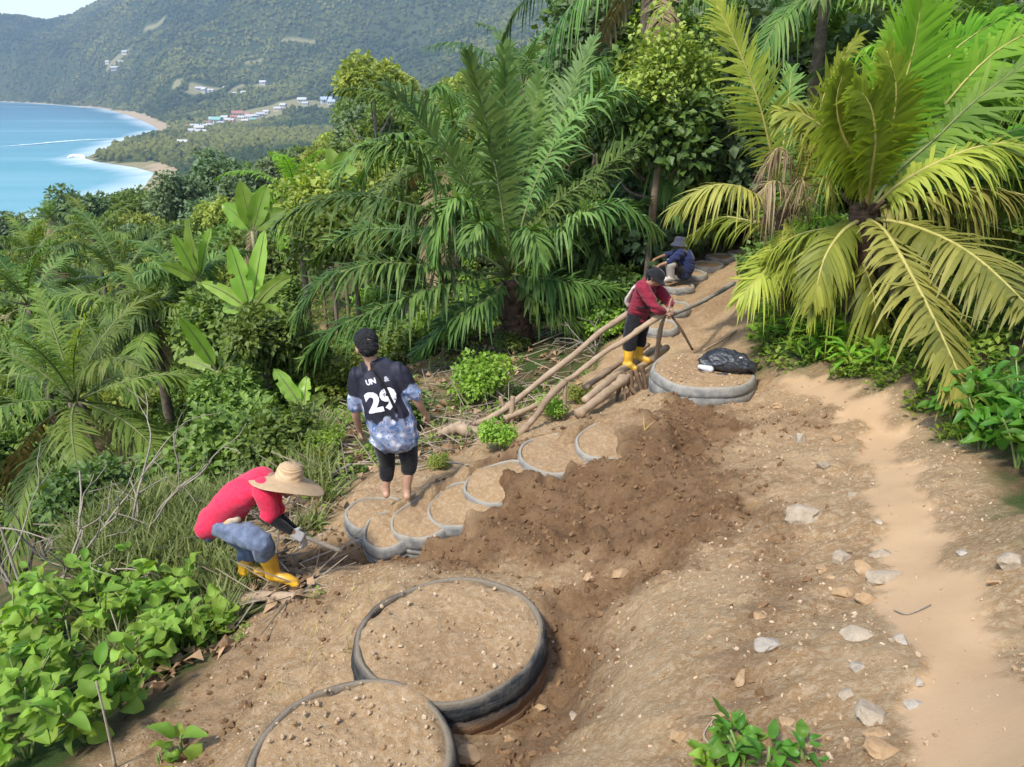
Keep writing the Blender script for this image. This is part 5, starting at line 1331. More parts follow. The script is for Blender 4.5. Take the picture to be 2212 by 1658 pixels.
M_rib = simple('palm_rib', (0.30, 0.28, 0.07), (0.42, 0.36, 0.11), 6, 0.5, 0.1)
M_rib_g = simple('palm_rib_green', (0.10, 0.13, 0.04), (0.19, 0.20, 0.07), 6, 0.5, 0.1)
M_trunk = simple('palm_trunk', (0.10, 0.075, 0.05), (0.23, 0.185, 0.135), 9, 0.9, 0.7, 30, 0.2, 0.03)
M_trunk_d = simple('oil_palm_trunk', (0.045, 0.03, 0.02), (0.14, 0.085, 0.05), 9, 0.9, 0.8, 30, 0.2, 0.03)

def frond(P, L, n=56, droop=0.35, lift=0.25, wid=0.034, multi=0.0, start=0.14, segs=3, ref=(0, 0, 1), r0=0.022, tipf=0.35, rag=0.12, tone=None, seed=None):
    """a feather frond along the points P: geometry of its leaflets and of its rib"""
    r2 = np.random.default_rng(seed if seed is not None else int(rng.integers(1 << 30)))
    Q = catmull(P, 40); T = np.gradient(Q, axis=0); T /= np.linalg.norm(T, axis=1)[:, None]
    S = np.cross(T, np.array(ref, float)); nl = np.linalg.norm(S, axis=1); S[nl < .15] = np.array((1, 0, 0)); S /= np.linalg.norm(S, axis=1)[:, None]
    N = np.cross(S, T)
    t = np.repeat(np.linspace(start, 0.995, n), 2) + r2.normal(0, 0.003, 2 * n); t = np.clip(t, 0.02, 0.998)
    sd = np.tile([-1.0, 1.0], n)
    ix = np.arange(40) / 39
    ip = lambda A: np.stack([np.interp(t, ix, A[:, k]) for k in range(3)], -1)
    p, tt, ss, nn = ip(Q), ip(T), ip(S), ip(N)
    u = (t - start) / (1 - start)
    ln = L * np.where(u < .35, .45 + .55 * smooth(0, .35, u), 1 - (1 - tipf) * ((u - .35) / .65) ** 1.6) * (1 + rag * r2.normal(size=2 * n))
    ang = np.radians(22 + 45 * u) + r2.normal(0, .05, 2 * n)                      # leaning towards the tip
    lf = lift + multi * r2.normal(size=2 * n) + 0.05 * r2.normal(size=2 * n)
    d = ss * (sd * np.cos(ang))[:, None] + tt * np.sin(ang)[:, None] + nn * lf[:, None]
    d /= np.linalg.norm(d, axis=1)[:, None]
    dr = droop * (1 + .4 * r2.normal(size=2 * n)); ln = np.where(r2.random(2 * n) < .07, ln * r2.uniform(.15, .6, 2 * n), ln)
    k = segs + 1; sv = np.linspace(0, 1, k)
    C = p[:, None] + d[:, None] * (ln[:, None] * sv)[:, :, None]
    C[:, :, 2] -= (dr * ln)[:, None] * sv ** 2
    C -= d[:, None] * (0.25 * np.abs(dr) * ln)[:, None, None] * (sv ** 2)[None, :, None]
    wdir = np.cross(d, nn); wdir /= np.linalg.norm(wdir, axis=1)[:, None] + 1e-9
    wv = wid * np.interp(sv, [0, .25, .7, 1], [.55, 1, .75, .06])
    A = C - wdir[:, None] * wv[None, :, None] / 2; B = C + wdir[:, None] * wv[None, :, None] / 2
    A[:, :, 2] += 0.0; V = np.stack([A, B], 2).reshape(-1, 3)
    m = 2 * n; base = (np.arange(m) * k * 2)[:, None]; j = np.arange(segs)[None] * 2
    F = np.stack([base + j, base + j + 1, base + j + 3, base + j + 2], -1).reshape(-1, 4)
    g = Geo(); v = np.clip((0.5 if tone is None else tone) + r2.normal(0, .2, m) + .25 * np.interp(t, np.linspace(0, 1, 9), r2.normal(0, 1, 9)), 0, 1); g.add(V, F, np.repeat(v, 2 * k))
    rib = Geo().tube(Q[::3], np.linspace(r0, r0 * .18, 14), 5, flat=0.8)
    return g, rib

def arc(az, el, L, sag, base=(0, 0, 0), twist=0.0):
    """rib that leaves at elevation el and bends down by sag"""
    P = [np.array(base, float)]; n = 7
    for i in range(n):
        e = el - sag * (i / (n - 1)) ** 1.3; a = az + twist * i / n
        P.append(P[-1] + np.array((math.cos(a) * math.cos(e), math.sin(a) * math.cos(e), math.sin(e))) * L / n)
    return P

def add_frond(root, P, L, mat, rib_mat, off=True, name='frond', **kw):
    g, rib = frond(P, L, **kw)
    o = g.build(name, mat, root, False)
    if off: o.matrix_parent_inverse = Matrix.Translation(-Vector(root.location))
    rib.build('midrib', rib_mat, o)
    return o

def palm_trunk(root, P, r0, r1, mat, boots=0, seed=0):
    r2 = np.random.default_rng(seed); n = 40; Q = catmull(P, n)
    r = np.linspace(r0, r1, n) * (1 + 0.05 * np.sin(np.arange(n) * 1.9)) ; r[0] *= 1.25
    g = Geo().tube(Q, r, 14, noise=.06)
    o = g.build('trunk', mat, root); o.matrix_parent_inverse = Matrix.Translation(-Vector(root.location))
    for k in range(boots):                      # stubs of cut leaf stalks
        f = r2.uniform(0.1, 1); q = Q[int(f * (n - 1))]; a = k * 2.4; d = np.array((math.cos(a), math.sin(a), r2.uniform(.6, 1.3))); d /= np.linalg.norm(d)
        b0 = q + np.array((math.cos(a), math.sin(a), 0)) * r1 * .8
        Geo().tube([b0, b0 + d * .10, b0 + d * r2.uniform(.16, .30) + (0, 0, .03)], [.05, .04, .022], 6, flat=.6).build('stalk_stub', mat, o)
    return o

def make_palm(name, label, group, h, L, nf, seed, mat, ll=0.7, droop=0.5, el=(1.35, -.5), sag=(1.0, 1.5), multi=0.05, lean=(0, 0), dry=2, n=64, wid=.058, r=(.16, .11), loc=(0, 0, 0), lift=.2, ribm=None):
    """a whole palm standing at loc"""
    r2 = np.random.default_rng(seed)
    root = empty(name, loc, 0, label, 'palm tree', group)
    top = np.array((lean[0], lean[1], h))
    g = Geo().tube(catmull([(0, 0, -.6), (lean[0] * .3, lean[1] * .3, h * .5), top], 24), np.linspace(r[0], r[1], 24) * (1 + .05 * np.sin(np.arange(24) * 2.2)), 12, noise=.06)
    g.build('trunk', M_trunk, root)
    for k in range(nf):
        f = k / max(nf - 1, 1)
        az = k * 2.39996 + r2.normal(0, .15); e = el[0] + (el[1] - el[0]) * f ** .9 + r2.normal(0, .08)
        isd = k >= nf - dry
        P = arc(az, e, L * (0.72 + .28 * math.sin(min(f * 3, 1.57))) * r2.uniform(.9, 1.08), sag[0] + (sag[1] - sag[0]) * f * r2.uniform(.7, 1.1) if not isd else 0.9, top, r2.normal(0, .25))
        add_frond(root, P, ll * r2.uniform(.88, 1.1), M_palm_d if isd else mat, ribm or M_rib_g, False, 'dry_frond' if isd else 'frond', n=n, droop=droop * r2.uniform(.8, 1.3), lift=lift, wid=wid, multi=multi, r0=.03, seed=int(r2.integers(1 << 30)))
    return root

# ---- the oil palm in the middle, frond by frond
ob = at_y(1122, 735, 13.9); oc = at_y(1102, 592, 14.0)
oil = empty('oil_palm', tuple(ob), 0, 'big dark green oil palm in the middle with spiky stalk bases', 'palm tree')
palm_trunk(oil, [at_y(1126, 770, 13.9), at_y(1116, 700, 13.9), at_y(1102, 608, 14.0)], .30, .24, M_trunk_d, 26, 3)
def stem(pts): return [oc] + [at_y(*q) for q in pts]
OF = [  # (points of the rib, leaflet length, droop, tone)
    ([(1076, 400, 14.3), (1041, 230, 14.6), (1008, 118, 14.9)], .62, .25, .45), ([(1010, 400, 14.4), (905, 262, 14.6), (836, 190, 14.7)], .72, .22, .5), ([(960, 420, 13.8), (880, 322, 13.4), (780, 318, 13.0)], .66, .55, .45),
    ([(1096, 400, 14.8), (1094, 243, 15.2), (1088, 105, 15.4)], .62, .25, .6), ([(1142, 434, 14.4), (1194, 320, 14.7), (1262, 232, 15.0), (1345, 196, 15.2), (1400, 240, 15.3)], .72, .6, .6), ([(1177, 460, 14.2), (1300, 370, 14.4), (1392, 300, 14.6)], .66, .5, .45),
    ([(1159, 541, 13.8), (1246, 469, 13.5), (1333, 440, 13.3), (1420, 492, 13.2)], .6, .7, .8), ([(1040, 500, 13.7), (930, 455, 13.3), (800, 425, 12.9), (690, 432, 12.6), (600, 480, 12.4)], .66, .6, .45), ([(1040, 470, 13.6), (985, 430, 13.3), (950, 480, 13.1), (940, 560, 13.0)], .5, .6, .7),
    ([(1020, 590, 13.5), (900, 572, 13.0), (795, 572, 12.6), (691, 612, 12.3), (640, 690, 12.1)], .62, .6, .5), ([(1040, 605, 13.4), (940, 622, 12.9), (850, 655, 12.4), (730, 706, 12.0), (655, 775, 11.8)], .58, .6, .4), ([(1160, 600, 13.6), (1246, 610, 13.3), (1350, 628, 13.1)], .55, .75, .45),
    ([(1150, 470, 14.6), (1200, 300, 15.2), (1240, 180, 15.8), (1285, 85, 16.4)], .66, .3, .7), ([(1050, 430, 15), (960, 300, 15.8), (900, 240, 16.4)], .66, .4, .5), ([(1120, 440, 14.9), (1150, 280, 15.4), (1165, 160, 15.9)], .66, .3, .65),
    ([(1180, 520, 14.5), (1280, 470, 14.9), (1400, 430, 15.2)], .62, .6, .35), ([(1020, 540, 14.4), (900, 500, 14.6), (760, 500, 14.8), (680, 560, 14.9)], .62, .6, .35), ([(1070, 520, 13.4), (1040, 480, 12.8), (1010, 520, 12.4)], .5, .6, .6), ([(1130, 520, 13.5), (1150, 500, 13.0), (1165, 560, 12.7)], .5, .7, .5),
    ([(1060, 640, 13.4), (980, 690, 12.9), (900, 760, 12.6)], .5, .5, .3), ([(1150, 640, 13.5), (1220, 680, 13.2), (1290, 740, 13.0)], .45, .5, .3),
]
for i, (pts, L, dr, tone) in enumerate(OF):
    add_frond(oil, stem(pts), L * 1.18, M_palm2 if i in (4, 6, 12, 3) else M_palm, M_rib_g, True, n=105, droop=dr, lift=.28, multi=.3, wid=.058, start=.17, r0=.035, rag=.14, tone=tone, seed=500 + i)

# ---- the two coconut palms on the right, frond by frond
NEAR = .84
cb = at_y(1856, 720, 9.2); cc = at_y(1868, 470, 9.2)
coco = empty('coconut_palm', tuple(cb), 0, 'large young coconut palm with golden drooping fronds at the right', 'palm tree')
palm_trunk(coco, [at_y(1850, 760, 9.2), at_y(1856, 640, 9.2), at_y(1866, 490, 9.2), at_y(1868, 440, 9.2)], .20, .16, M_trunk_d, 10, 4)
CF_ = [
    ([(1915, 505, 10.0), (1985, 625, 8.9), (2050, 760, 7.75), (2085, 845, 7.15)], .70, .35, M_palm_o, .75, (0.2, -.9, .45)), ([(1970, 488, 10.3), (2085, 540, 9.4), (2200, 640, 8.3), (2290, 760, 6.7)], .68, .45, M_palm_o, .5, (0.1, -.8, .6)),
    ([(1930, 440, 10.8), (2040, 412, 10.6), (2140, 408, 10.4), (2290, 440, 10.2)], .62, .75, M_palm_o, .9, (0, 0, 1)), ([(1950, 480, 11.2), (2070, 474, 11.3), (2230, 515, 11.4)], .6, .7, M_palm_o, .4, (0, 0, 1)),
    ([(1930, 380, 11.0), (2020, 300, 11.0), (2110, 215, 11.0), (2250, 110, 11.0)], .75, .6, M_palm_b, .3, (0, -.6, .8)), ([(1910, 350, 11.3), (1970, 250, 11.5), (2060, 110, 11.7), (2180, 30, 11.9)], .85, .4, M_palm_b, .4, (.2, -.9, .3)),
    ([(1900, 330, 11.0), (1940, 220, 11.0), (1972, 110, 11.0), (1998, -40, 11.0)], .80, .12, M_palm_b, .75, (0.2, -1, .1)), ([(1850, 360, 10.5), (1818, 290, 10.3), (1806, 220, 10.2), (1822, 150, 10.2)], .52, .35, M_palm_l, .8, (.5, -1, .2)),
    ([(1880, 380, 10.4), (1890, 300, 10.2), (1880, 230, 10.1), (1850, 190, 10.0)], .55, .3, M_palm_l, .6, (.4, -1, .2)), ([(1960, 400, 11.6), (2080, 330, 12), (2200, 280, 12.3), (2300, 270, 12.5)], .75, .6, M_palm_b, .25, (0, -.4, .9)),
    ([(1900, 360, 12), (1930, 200, 12.4), (1930, 60, 12.8)], .75, .3, M_palm_b, .3, (0, -1, .2)), ([(1990, 420, 11.4), (2110, 380, 11.8), (2240, 390, 12)], .7, .7, M_palm, .5, (0, 0, 1)), ([(1820, 500, 10.6), (1780, 560, 10.3), (1760, 640, 10.1)], .45, .5, M_palm_y, .3, (0, -.5, .8)),
]
CF_ += [([(1930, 380, 11.2), (2030, 240, 11.3), (2140, 120, 11.4), (2260, 50, 11.5)], .8, .45, M_palm_b, .6, (.1, -.8, .5)), ([(1900, 370, 10.6), (1925, 280, 10.4), (1935, 190, 10.3), (1915, 110, 10.3)], .55, .3, M_palm_l, .7, (.3, -1, .2)), ([(1940, 400, 10.8), (2050, 340, 10.7), (2160, 310, 10.6), (2280, 330, 10.5)], .7, .6, M_palm_y, .6, (0, -.3, 1)), ([(1850, 380, 10.8), (1800, 300, 10.7), (1740, 250, 10.6), (1690, 240, 10.6)], .5, .5, M_palm_y, .5, (0, -.6, .8))]
for i, (pts, L, dr, mt, tone, ref) in enumerate(CF_):
    add_frond(coco, [cc] + [at_y(q[0], q[1], q[2] * NEAR) for q in pts], L, mt, M_rib if i not in (4, 9) else M_rib_g, True, n=100, droop=dr * 1.1, lift=.10, multi=.09, wid=.052, start=.16, segs=4, ref=ref, r0=.034, rag=.12, tone=tone, seed=600 + i)
for k in range(9):                                # short ragged fronds round the foot of the crown
    P_ = arc(k * 2.4 + .5, .15 - .08 * k, 1.15, .9, cc - np.array((0, 0, .10 + .05 * k)))
    add_frond(coco, P_, .42, [M_palm_o, M_palm_y, M_palm_d][k % 3], M_rib, True, 'frond' if k % 3 < 2 else 'dry_frond', n=44, droop=.9, lift=.05, multi=.25, wid=.036, start=.15, r0=.02, rag=.3, tone=.45, seed=690 + k)
rb = at_y(1705, 690, 10.5); rc = at_y(1700, 460, 10.5)
coco2 = empty('coconut_palm', tuple(rb), 0, 'yellowing coconut palm with dead brown fronds behind the squatting man', 'palm tree')
palm_trunk(coco2, [at_y(1712, 740, 10.5), at_y(1706, 600, 10.5), at_y(1700, 450, 10.5)], .19, .15, M_trunk_d, 8, 5)
RF = [
    ([(1668, 340, 12.0), (1640, 226, 11.9), (1592, 100, 11.9), (1546, 8, 12.0)], .62, .22, M_palm_y, .7, (.25, -1, .3)), ([(1640, 425, 11.8), (1590, 402, 11.6), (1530, 404, 11.5), (1450, 450, 11.4)], .56, .75, M_palm_o, .7, (0, 0, 1)),
    ([(1690, 520, 11.6), (1670, 560, 11.2), (1640, 600, 10.9), (1600, 640, 10.8)], .5, .6, M_palm_y, .6, (0, -.4, .9)), ([(1720, 515, 11.4), (1720, 560, 11.0), (1735, 620, 10.8)], .45, .5, M_palm_y, .5, (.3, -.7, .6)), ([(1745, 480, 11.6), (1790, 470, 11.3), (1830, 510, 11.1)], .42, .6, M_palm_b, .8, (0, 0, 1)),
    ([(1740, 370, 12.2), (1760, 280, 12.2), (1790, 180, 12.2), (1850, 80, 12.3)], .5, .5, M_palm_y, .4, (.2, -1, .2)), ([(1690, 350, 12.5), (1700, 250, 12.9), (1710, 150, 13.4)], .6, .3, M_palm, .5, (0, -1, .3)), ([(1640, 480, 12.5), (1560, 470, 12.8), (1490, 510, 13)], .5, .6, M_palm_y, .3, (0, 0, 1)),
]
for i, (pts, L, dr, mt, tone, ref) in enumerate(RF):
    add_frond(coco2, [rc] + [at_y(q[0], q[1], q[2] * .86) for q in pts], L, mt, M_rib, True, n=66, droop=dr, lift=.12, multi=.08, wid=.034, start=.16, segs=4, ref=ref, r0=.026, rag=.12, tone=tone, seed=640 + i)
for i, pts in enumerate([[(1715, 360, 12.0), (1680, 320, 11.8), (1640, 390, 11.7)], [(1730, 340, 11.8), (1735, 290, 11.7), (1770, 330, 11.6)], [(1690, 400, 11.7), (1655, 400, 11.5), (1650, 470, 11.4)], [(1760, 420, 11.7), (1790, 380, 11.5), (1800, 450, 11.4)], [(1720, 420, 11.6), (1735, 390, 11.4), (1745, 470, 11.3)]]):
    add_frond(coco2, [rc] + [at_y(q[0], q[1], q[2] * .86) for q in pts], .38, M_palm_d if i % 2 == 0 else M_palm_o, M_rib, True, 'dry_frond', n=46, droop=.9, lift=0, multi=.35, wid=.02, start=.2, r0=.02, rag=.3, tone=.6, seed=660 + i)

# ---- other palms
def palm_at(px, py, y, label, L, nf, seed, mat, **kw):
    """palm whose crown is seen at (px, py) at distance y; the trunk reaches down to the ground"""
    c = at_y(px, py, y); z = Hs(c[0], c[1]); h = max(c[2] - z, 0.6)
    return make_palm(kw.pop('name', 'coconut_palm'), label, 'palms on the hillside', h, L, nf, seed, mat, loc=(float(c[0]), float(c[1]), z), **kw)
palm_at(165, 868, 14.0, 'coconut palm with a drooping yellowed frond at the left edge', 3.3, 20, 71, M_palm_left, droop=.55, el=(1.45, -.8), sag=(.8, 1.2), dry=3, n=54, wid=.05, r=(.2, .15))
palm_at(262, 610, 26, 'blurred green palm behind the left palm, in front of the bay', 4.2, 15, 72, M_palm, droop=.6)
palm_at(108, 470, 72, 'small lone palm standing out against the turquoise bay', 3.2, 12, 73, M_palm, ll=.9, n=26, wid=.12)
palm_at(60, 660, 24, 'palm with upright fronds at the left edge above the yellowed frond', 4.0, 14, 74, M_palm, droop=.5)
palm_at(330, 700, 19, 'soft green palm low between the left palm and the bananas', 3.0, 15, 91, M_palm_left, droop=.6)
palm_at(70, 560, 34, 'soft green palm on the left slope below the lone palm', 3.8, 15, 92, M_palm_left, droop=.6)
palm_at(205, 520, 40, 'soft green palm right of the lone palm against the bay', 3.8, 14, 93, M_palm_left, droop=.6)
palm_at(1290, 330, 19, 'oil palm with grey green fronds right behind the big oil palm', 4.4, 18, 75, M_palm2, multi=.28, name='oil_palm', ll=.75)
palm_at(980, 330, 21, 'oil palm left behind the big oil palm', 4.2, 16, 76, M_palm, multi=.28, name='oil_palm', ll=.75)
palm_at(1400, -70, 21, 'tall palm whose fronds hang in from the top middle', 4.2, 16, 77, M_palm2, droop=.8)
palm_at(1790, -40, 17, 'dark palm whose fronds hang in above the yellowing palm', 3.8, 15, 78, M_palm, droop=.6)
palm_at(2170, 270, 14, 'bright green palm behind the golden fronds at the right edge', 3.6, 18, 79, M_palm_b, droop=.6)
palm_at(2040, 130, 15, 'green palm standing behind the large young coconut palm', 3.8, 16, 80, M_palm, droop=.5)
palm_at(1130, 190, 30, 'pale green palm far behind the big oil palm', 4.0, 15, 81, M_palm2)
palm_at(400, 640, 20, 'low palm between the left palm and the banana plants', 2.8, 13, 82, M_palm, droop=.6)
palm_at(640, 420, 32, 'bright palm above the bare patch left of the oil palm', 3.4, 14, 83, M_palm_b)
palm_at(1550, 250, 22, 'palm in the shade behind the upright yellow frond', 3.6, 15, 84, M_palm)

# ---------------------------------------------------------------- bananas
M_ban = leafy('banana_leaf', (0.10, 0.22, 0.035), (0.24, 0.42, 0.09), 0.4, 0.4, 0.5)
M_bstem = simple('banana_stem', (0.16, 0.18, 0.06), (0.28, 0.25, 0.12), 7, 0.6, 0.2)
def banana_leaf(base, d, L, W, bend, roll, seed):
    r2 = np.random.default_rng(seed); d = unit(d); n = 16
    P = [np.asarray(base, float)]; e = d.copy()
    for i in range(n - 1):
        e = unit(e + np.array((d[0], d[1], 0)) * bend * .05 - np.array((0, 0, 1)) * bend * .10 * (i / n)); P.append(P[-1] + e * L / (n - 1))
    P = np.array(P); T = np.gradient(P, axis=0); T /= np.linalg.norm(T, axis=1)[:, None]
    s0 = unit(np.cross(d, (math.cos(roll), math.sin(roll), .4))); V = []
    f = np.linspace(0, 1, n); w = W * np.where(f < .18, .04 + .0 * f, np.sin(np.clip((f - .16) / .84, 0, 1) ** .75 * math.pi) ** .55 * .96 + .03) / 2
    for i in range(n):
        s = unit(s0 - T[i] * (s0 @ T[i])); nn = np.cross(s, T[i])
        for q in (-1, -.5, 0, .5, 1):
            V.append(P[i] + s * q * w[i] + nn * (abs(q) * w[i] * .32 + .02 * r2.normal() * abs(q)))
    F = [(i * 5 + j, i * 5 + j + 1, i * 5 + j + 6, i * 5 + j + 5) for i in range(n - 1) for j in range(4) if not (j in (0, 3) and r2.random() < .03)]
    g = Geo(); g.add(V, F, np.clip(.5 + .25 * r2.normal() + np.zeros(len(V)), 0, 1))
    rib = Geo().tube(P, np.linspace(.022, .004, n), 6)
    return g, rib
def banana(px, py, y, leaves, label, r0=.10):
    """the leaves spring from the point seen at (px, py); the stem goes down to the ground"""
    c = at_y(px, py, y); z = Hs(c[0], c[1]); h = max(c[2] - z, .15); p = np.array((c[0], c[1], z))
    root = empty('banana_plant', tuple(p), 0, label, 'banana plant', 'banana plants below the ridge')
    Geo().tube(catmull([(0, 0, -.1), (.02, 0, h * .5), (0, 0, h)], 12), np.linspace(r0 * .8, r0 * .5, 12), 10, noise=.08).build('stem', M_bstem, root)
    for k, (tx, ty, W, bend) in enumerate(leaves):
        top = np.array((0, 0, h - .05)); tip = at_y(tx, ty, y + random.uniform(-.3, .3)) - p
        g, rib = banana_leaf(top, tip - top, np.linalg.norm(tip - top), W, bend, random.uniform(-.5, .5) - 1.57, 900 + k + int(px))
        o = g.build('leaf', M_ban, root); rib.build('midrib', M_rib_g, o)
banana(542, 668, 12.8, [(500, 528, .36, .15), (568, 496, .30, .15), (446, 590, .24, .6), (610, 572, .24, .6), (478, 650, .24, 1.2), (612, 655, .22, 1.2)], 'banana plant with two broad upright leaves left of the oil palm')
banana(470, 800, 11.8, [(398, 676, .26, .4), (512, 694, .20, .3), (382, 752, .2, 1.0), (545, 760, .18, 1.0)], 'small banana plant below the tall one with broad upright leaves', .07)
banana(430, 610, 17, [(404, 470, .38, .2), (446, 490, .3, .4), (362, 550, .3, .9), (382, 500, .32, .5)], 'bright banana plant seen against the lower bay shore')
banana(545, 500, 22, [(520, 390, .55, .3), (570, 396, .55, .3), (490, 430, .5, .6), (605, 440, .5, .6)], 'banana plant high on the slope above the bare patch')
banana(728, 385, 30, [(712, 318, .6, .3), (745, 326, .6, .4), (690, 350, .5, .7), (766, 356, .5, .7)], 'far banana plant left of the upper oil palm fronds')
banana(655, 880, 10.8, [(598, 792, .26, .3), (660, 812, .22, .5), (700, 845, .2, .8)], 'lone pale banana shoot left of the jersey man', .04)

# ---------------------------------------------------------------- broad leaved trees and shrubs
LEAF_V = np.array([(0, 0, 0), (-.36, .42, .10), (0, .45, 0), (.36, .42, .10), (0, 1, -.14)])
LEAF_F = np.array([(0, 2, 1), (0, 3, 2), (1, 2, 4), (2, 3, 4)])
def crown_geo(rx, rz, nblob, nleaf, size, seed, c=(0, 0, 0), rb=.42):
    r2 = np.random.default_rng(seed); g = Geo()
    d = r2.normal(size=(nblob, 3)); d /= np.linalg.norm(d, axis=1)[:, None]; d[:, 2] = np.where(d[:, 2] < -.35, -d[:, 2] * .6, d[:, 2])
    B = d * (r2.uniform(.35, .85, nblob))[:, None] * np.array((rx, rx, rz))
    br = r2.uniform(.7, 1.25, nblob) * rb * min(rx, rz); bt = r2.normal(.5, .16, nblob)
    k = r2.integers(0, nblob, nleaf); e = r2.normal(size=(nleaf, 3)); e /= np.linalg.norm(e, axis=1)[:, None]
    rad = br[k] * r2.random(nleaf) ** .4
    P = B[k] + e * rad[:, None] + np.array(c)
    dr = e + r2.normal(0, .55, (nleaf, 3)) + np.array((0, 0, -.25)); nrm = e + np.array((0, 0, .8)) + r2.normal(0, .35, (nleaf, 3))
    M = frames(dr, None, nrm) * (size * r2.uniform(.6, 1.35, nleaf))[:, None, None]
    return g.add_many(LEAF_V, LEAF_F, M, P, np.clip(bt[k] + r2.normal(0, .17, nleaf), 0, 1))
M_tr = [leafy('tree_leaf_dark', (0.021, 0.055, 0.013), (0.078, 0.150, 0.033), .2, .5, .35), leafy('tree_leaf_mid', (0.039, 0.091, 0.018), (0.130, 0.221, 0.046), .25, .5, .35), leafy('tree_leaf_pale', (0.078, 0.143, 0.029), (0.247, 0.338, 0.078), .3, .5, .3), leafy('tree_leaf_blue', (0.033, 0.078, 0.039), (0.111, 0.182, 0.091), .2, .5, .35)]
M_bark2 = wood_mat('tree_bark', (0.12, 0.09, 0.065), (0.26, 0.21, 0.16))
def make_tree(seed, h, rx, rz, mat, nleaf, size, label='tree'):
    r2 = np.random.default_rng(seed)
    root = empty('broadleaf_tree', (0, 0, 0))
    g = Geo(); top = np.array((0, 0, h - rz * .4)); g.tube(catmull([(0, 0, -1), (r2.normal(0, .15), r2.normal(0, .15), h * .4), top], 16), np.linspace(.05 * h * .5, .02 * h * .4, 16), 8, noise=.1)
    for k in range(6):
        a = k * 2.4 + r2.normal(0, .3); b0 = np.array((0, 0, h - rz * r2.uniform(1.0, 1.5))); b1 = b0 + np.array((math.cos(a) * rx * .7, math.sin(a) * rx * .7, rz * r2.uniform(.3, .9)))
        g.tube(catmull([b0, (b0 + b1) / 2 + (0, 0, -.05 * h), b1], 8), np.linspace(.012 * h, .005 * h, 8), 5)
    g.build('trunk', M_bark2, root)
    crown_geo(rx, rz, 26, nleaf, size, seed, (0, 0, h - rz * .75)).build('crown', mat, root, False)
    return root
protos = [make_tree(900 + i, *q) for i, q in enumerate([(6.0, 2.6, 2.2, M_tr[0], 5200, .36), (7.0, 2.5, 2.8, M_tr[1], 5200, .36), (5.0, 2.5, 1.8, M_tr[2], 4600, .32), (8.0, 2.8, 3.2, M_tr[3], 5600, .40), (6.5, 3.2, 2.2, M_tr[1], 5600, .36)])]
used_tree = set()
def place_tree(k, px, py, y, s, label, group):
    """tree whose crown top is seen at (px, py); it stands on the ground below that point"""
    c = at_y(px, py, y); z = Hs(c[0], c[1])
    if k in used_tree: t = copy_tree(protos[k])
    else: t = protos[k]; used_tree.add(k)
    t.location = (float(c[0]), float(c[1]), z)
    hh = [6, 7, 5, 8, 6.5][k]; want = max(c[2] - z, 1.2)
    t.scale = (s, s, s)
    for ch in t.children:
        if ch.name.startswith('trunk'): ch.scale = (1, 1, max(want / s, hh * .6) / hh)
        else: ch.location = (0, 0, max(want / s - hh, -hh * .4))
    t.rotation_euler = (0, 0, random.uniform(0, 6.28))
    return tag(t, label, 'tree', group)
r3 = random.Random(5)
TADJ = ['dark green', 'mid green', 'pale yellowish', 'bluish green', 'broad spreading']
def spot(px): return 'below the open bay' if px < 180 else 'below the beach' if px < 400 else 'below the far village' if px < 640 else 'left of the oil palm top' if px < 960 else 'behind the oil palm'
def spot_r(px): return 'behind the yellowing palm' if px < 1760 else 'behind the large coconut palm' if px < 2000 else 'at the right edge'
SADJ = ['mid green', 'pale green', 'dark green', 'bright green']
SKY = [(-60, 488), (0, 478), (60, 470), (140, 452), (230, 425), (300, 415), (350, 392), (420, 380), (500, 352), (580, 335), (650, 322), (720, 285), (780, 215), (830, 150), (900, 190), (960, 175), (1040, 150), (1120, 130), (1200, 85), (1260, 60), (1320, 20)]
skx = [a for a, _ in SKY]; sky_y = [b for _, b in SKY]
n_t = 0
for ring, (y, dy, sc) in enumerate([(150, 0, 1.7), (118, 26, 1.5), (92, 55, 1.3), (70, 85, 1.15), (54, 125, 1.0), (42, 170, .9)]):
    px = -120 + 17 * ring
    while px < 1290:
        py = float(np.interp(px, skx, sky_y)) + dy + r3.uniform(-6, 26)
        d = y * r3.uniform(.9, 1.1)
        k_ = r3.choice([1, 1, 2, 2, 3, 4]); place_tree(k_, px, py, d, sc * r3.uniform(.8, 1.15), '%s tree in the %s slope row, %s' % (TADJ[k_], ['farthest', 'second farthest', 'third', 'fourth', 'fifth', 'nearest'][ring], spot(px)), 'trees on the slope above the bay')
        n_t += 1; px += FPX / d * 3.6 * sc * r3.uniform(.75, 1.1)
for ring, (y, dy, sc) in enumerate([(36, 235, .8), (30, 300, .75), (25.5, 370, .65), (22, 440, .55), (19.5, 520, .5)]):
    px = -130 + 23 * ring
    while px < (640 if ring < 2 else 420):
        py = float(np.interp(px, skx, sky_y)) + dy + r3.uniform(-10, 40); d = y * r3.uniform(.93, 1.07); c_ = at_y(px, py, d)
        if c_[2] - Hs(c_[0], c_[1]) > 1.0: k_ = r3.choice([1, 1, 2, 4]); place_tree(k_, px, py, d, sc * r3.uniform(.8, 1.15), '%s tree among the left palms, %s row, %s' % (TADJ[k_], ['highest', 'second highest', 'middle', 'low', 'lowest'][ring], spot(px)), 'trees on the steep left slope')
        px += FPX / d * 3.4 * sc * r3.uniform(.75, 1.1)
place_tree(2, 805, 138, 62, 1.25, 'rounded pale green tree standing out before the mountain', 'trees on the slope above the bay')
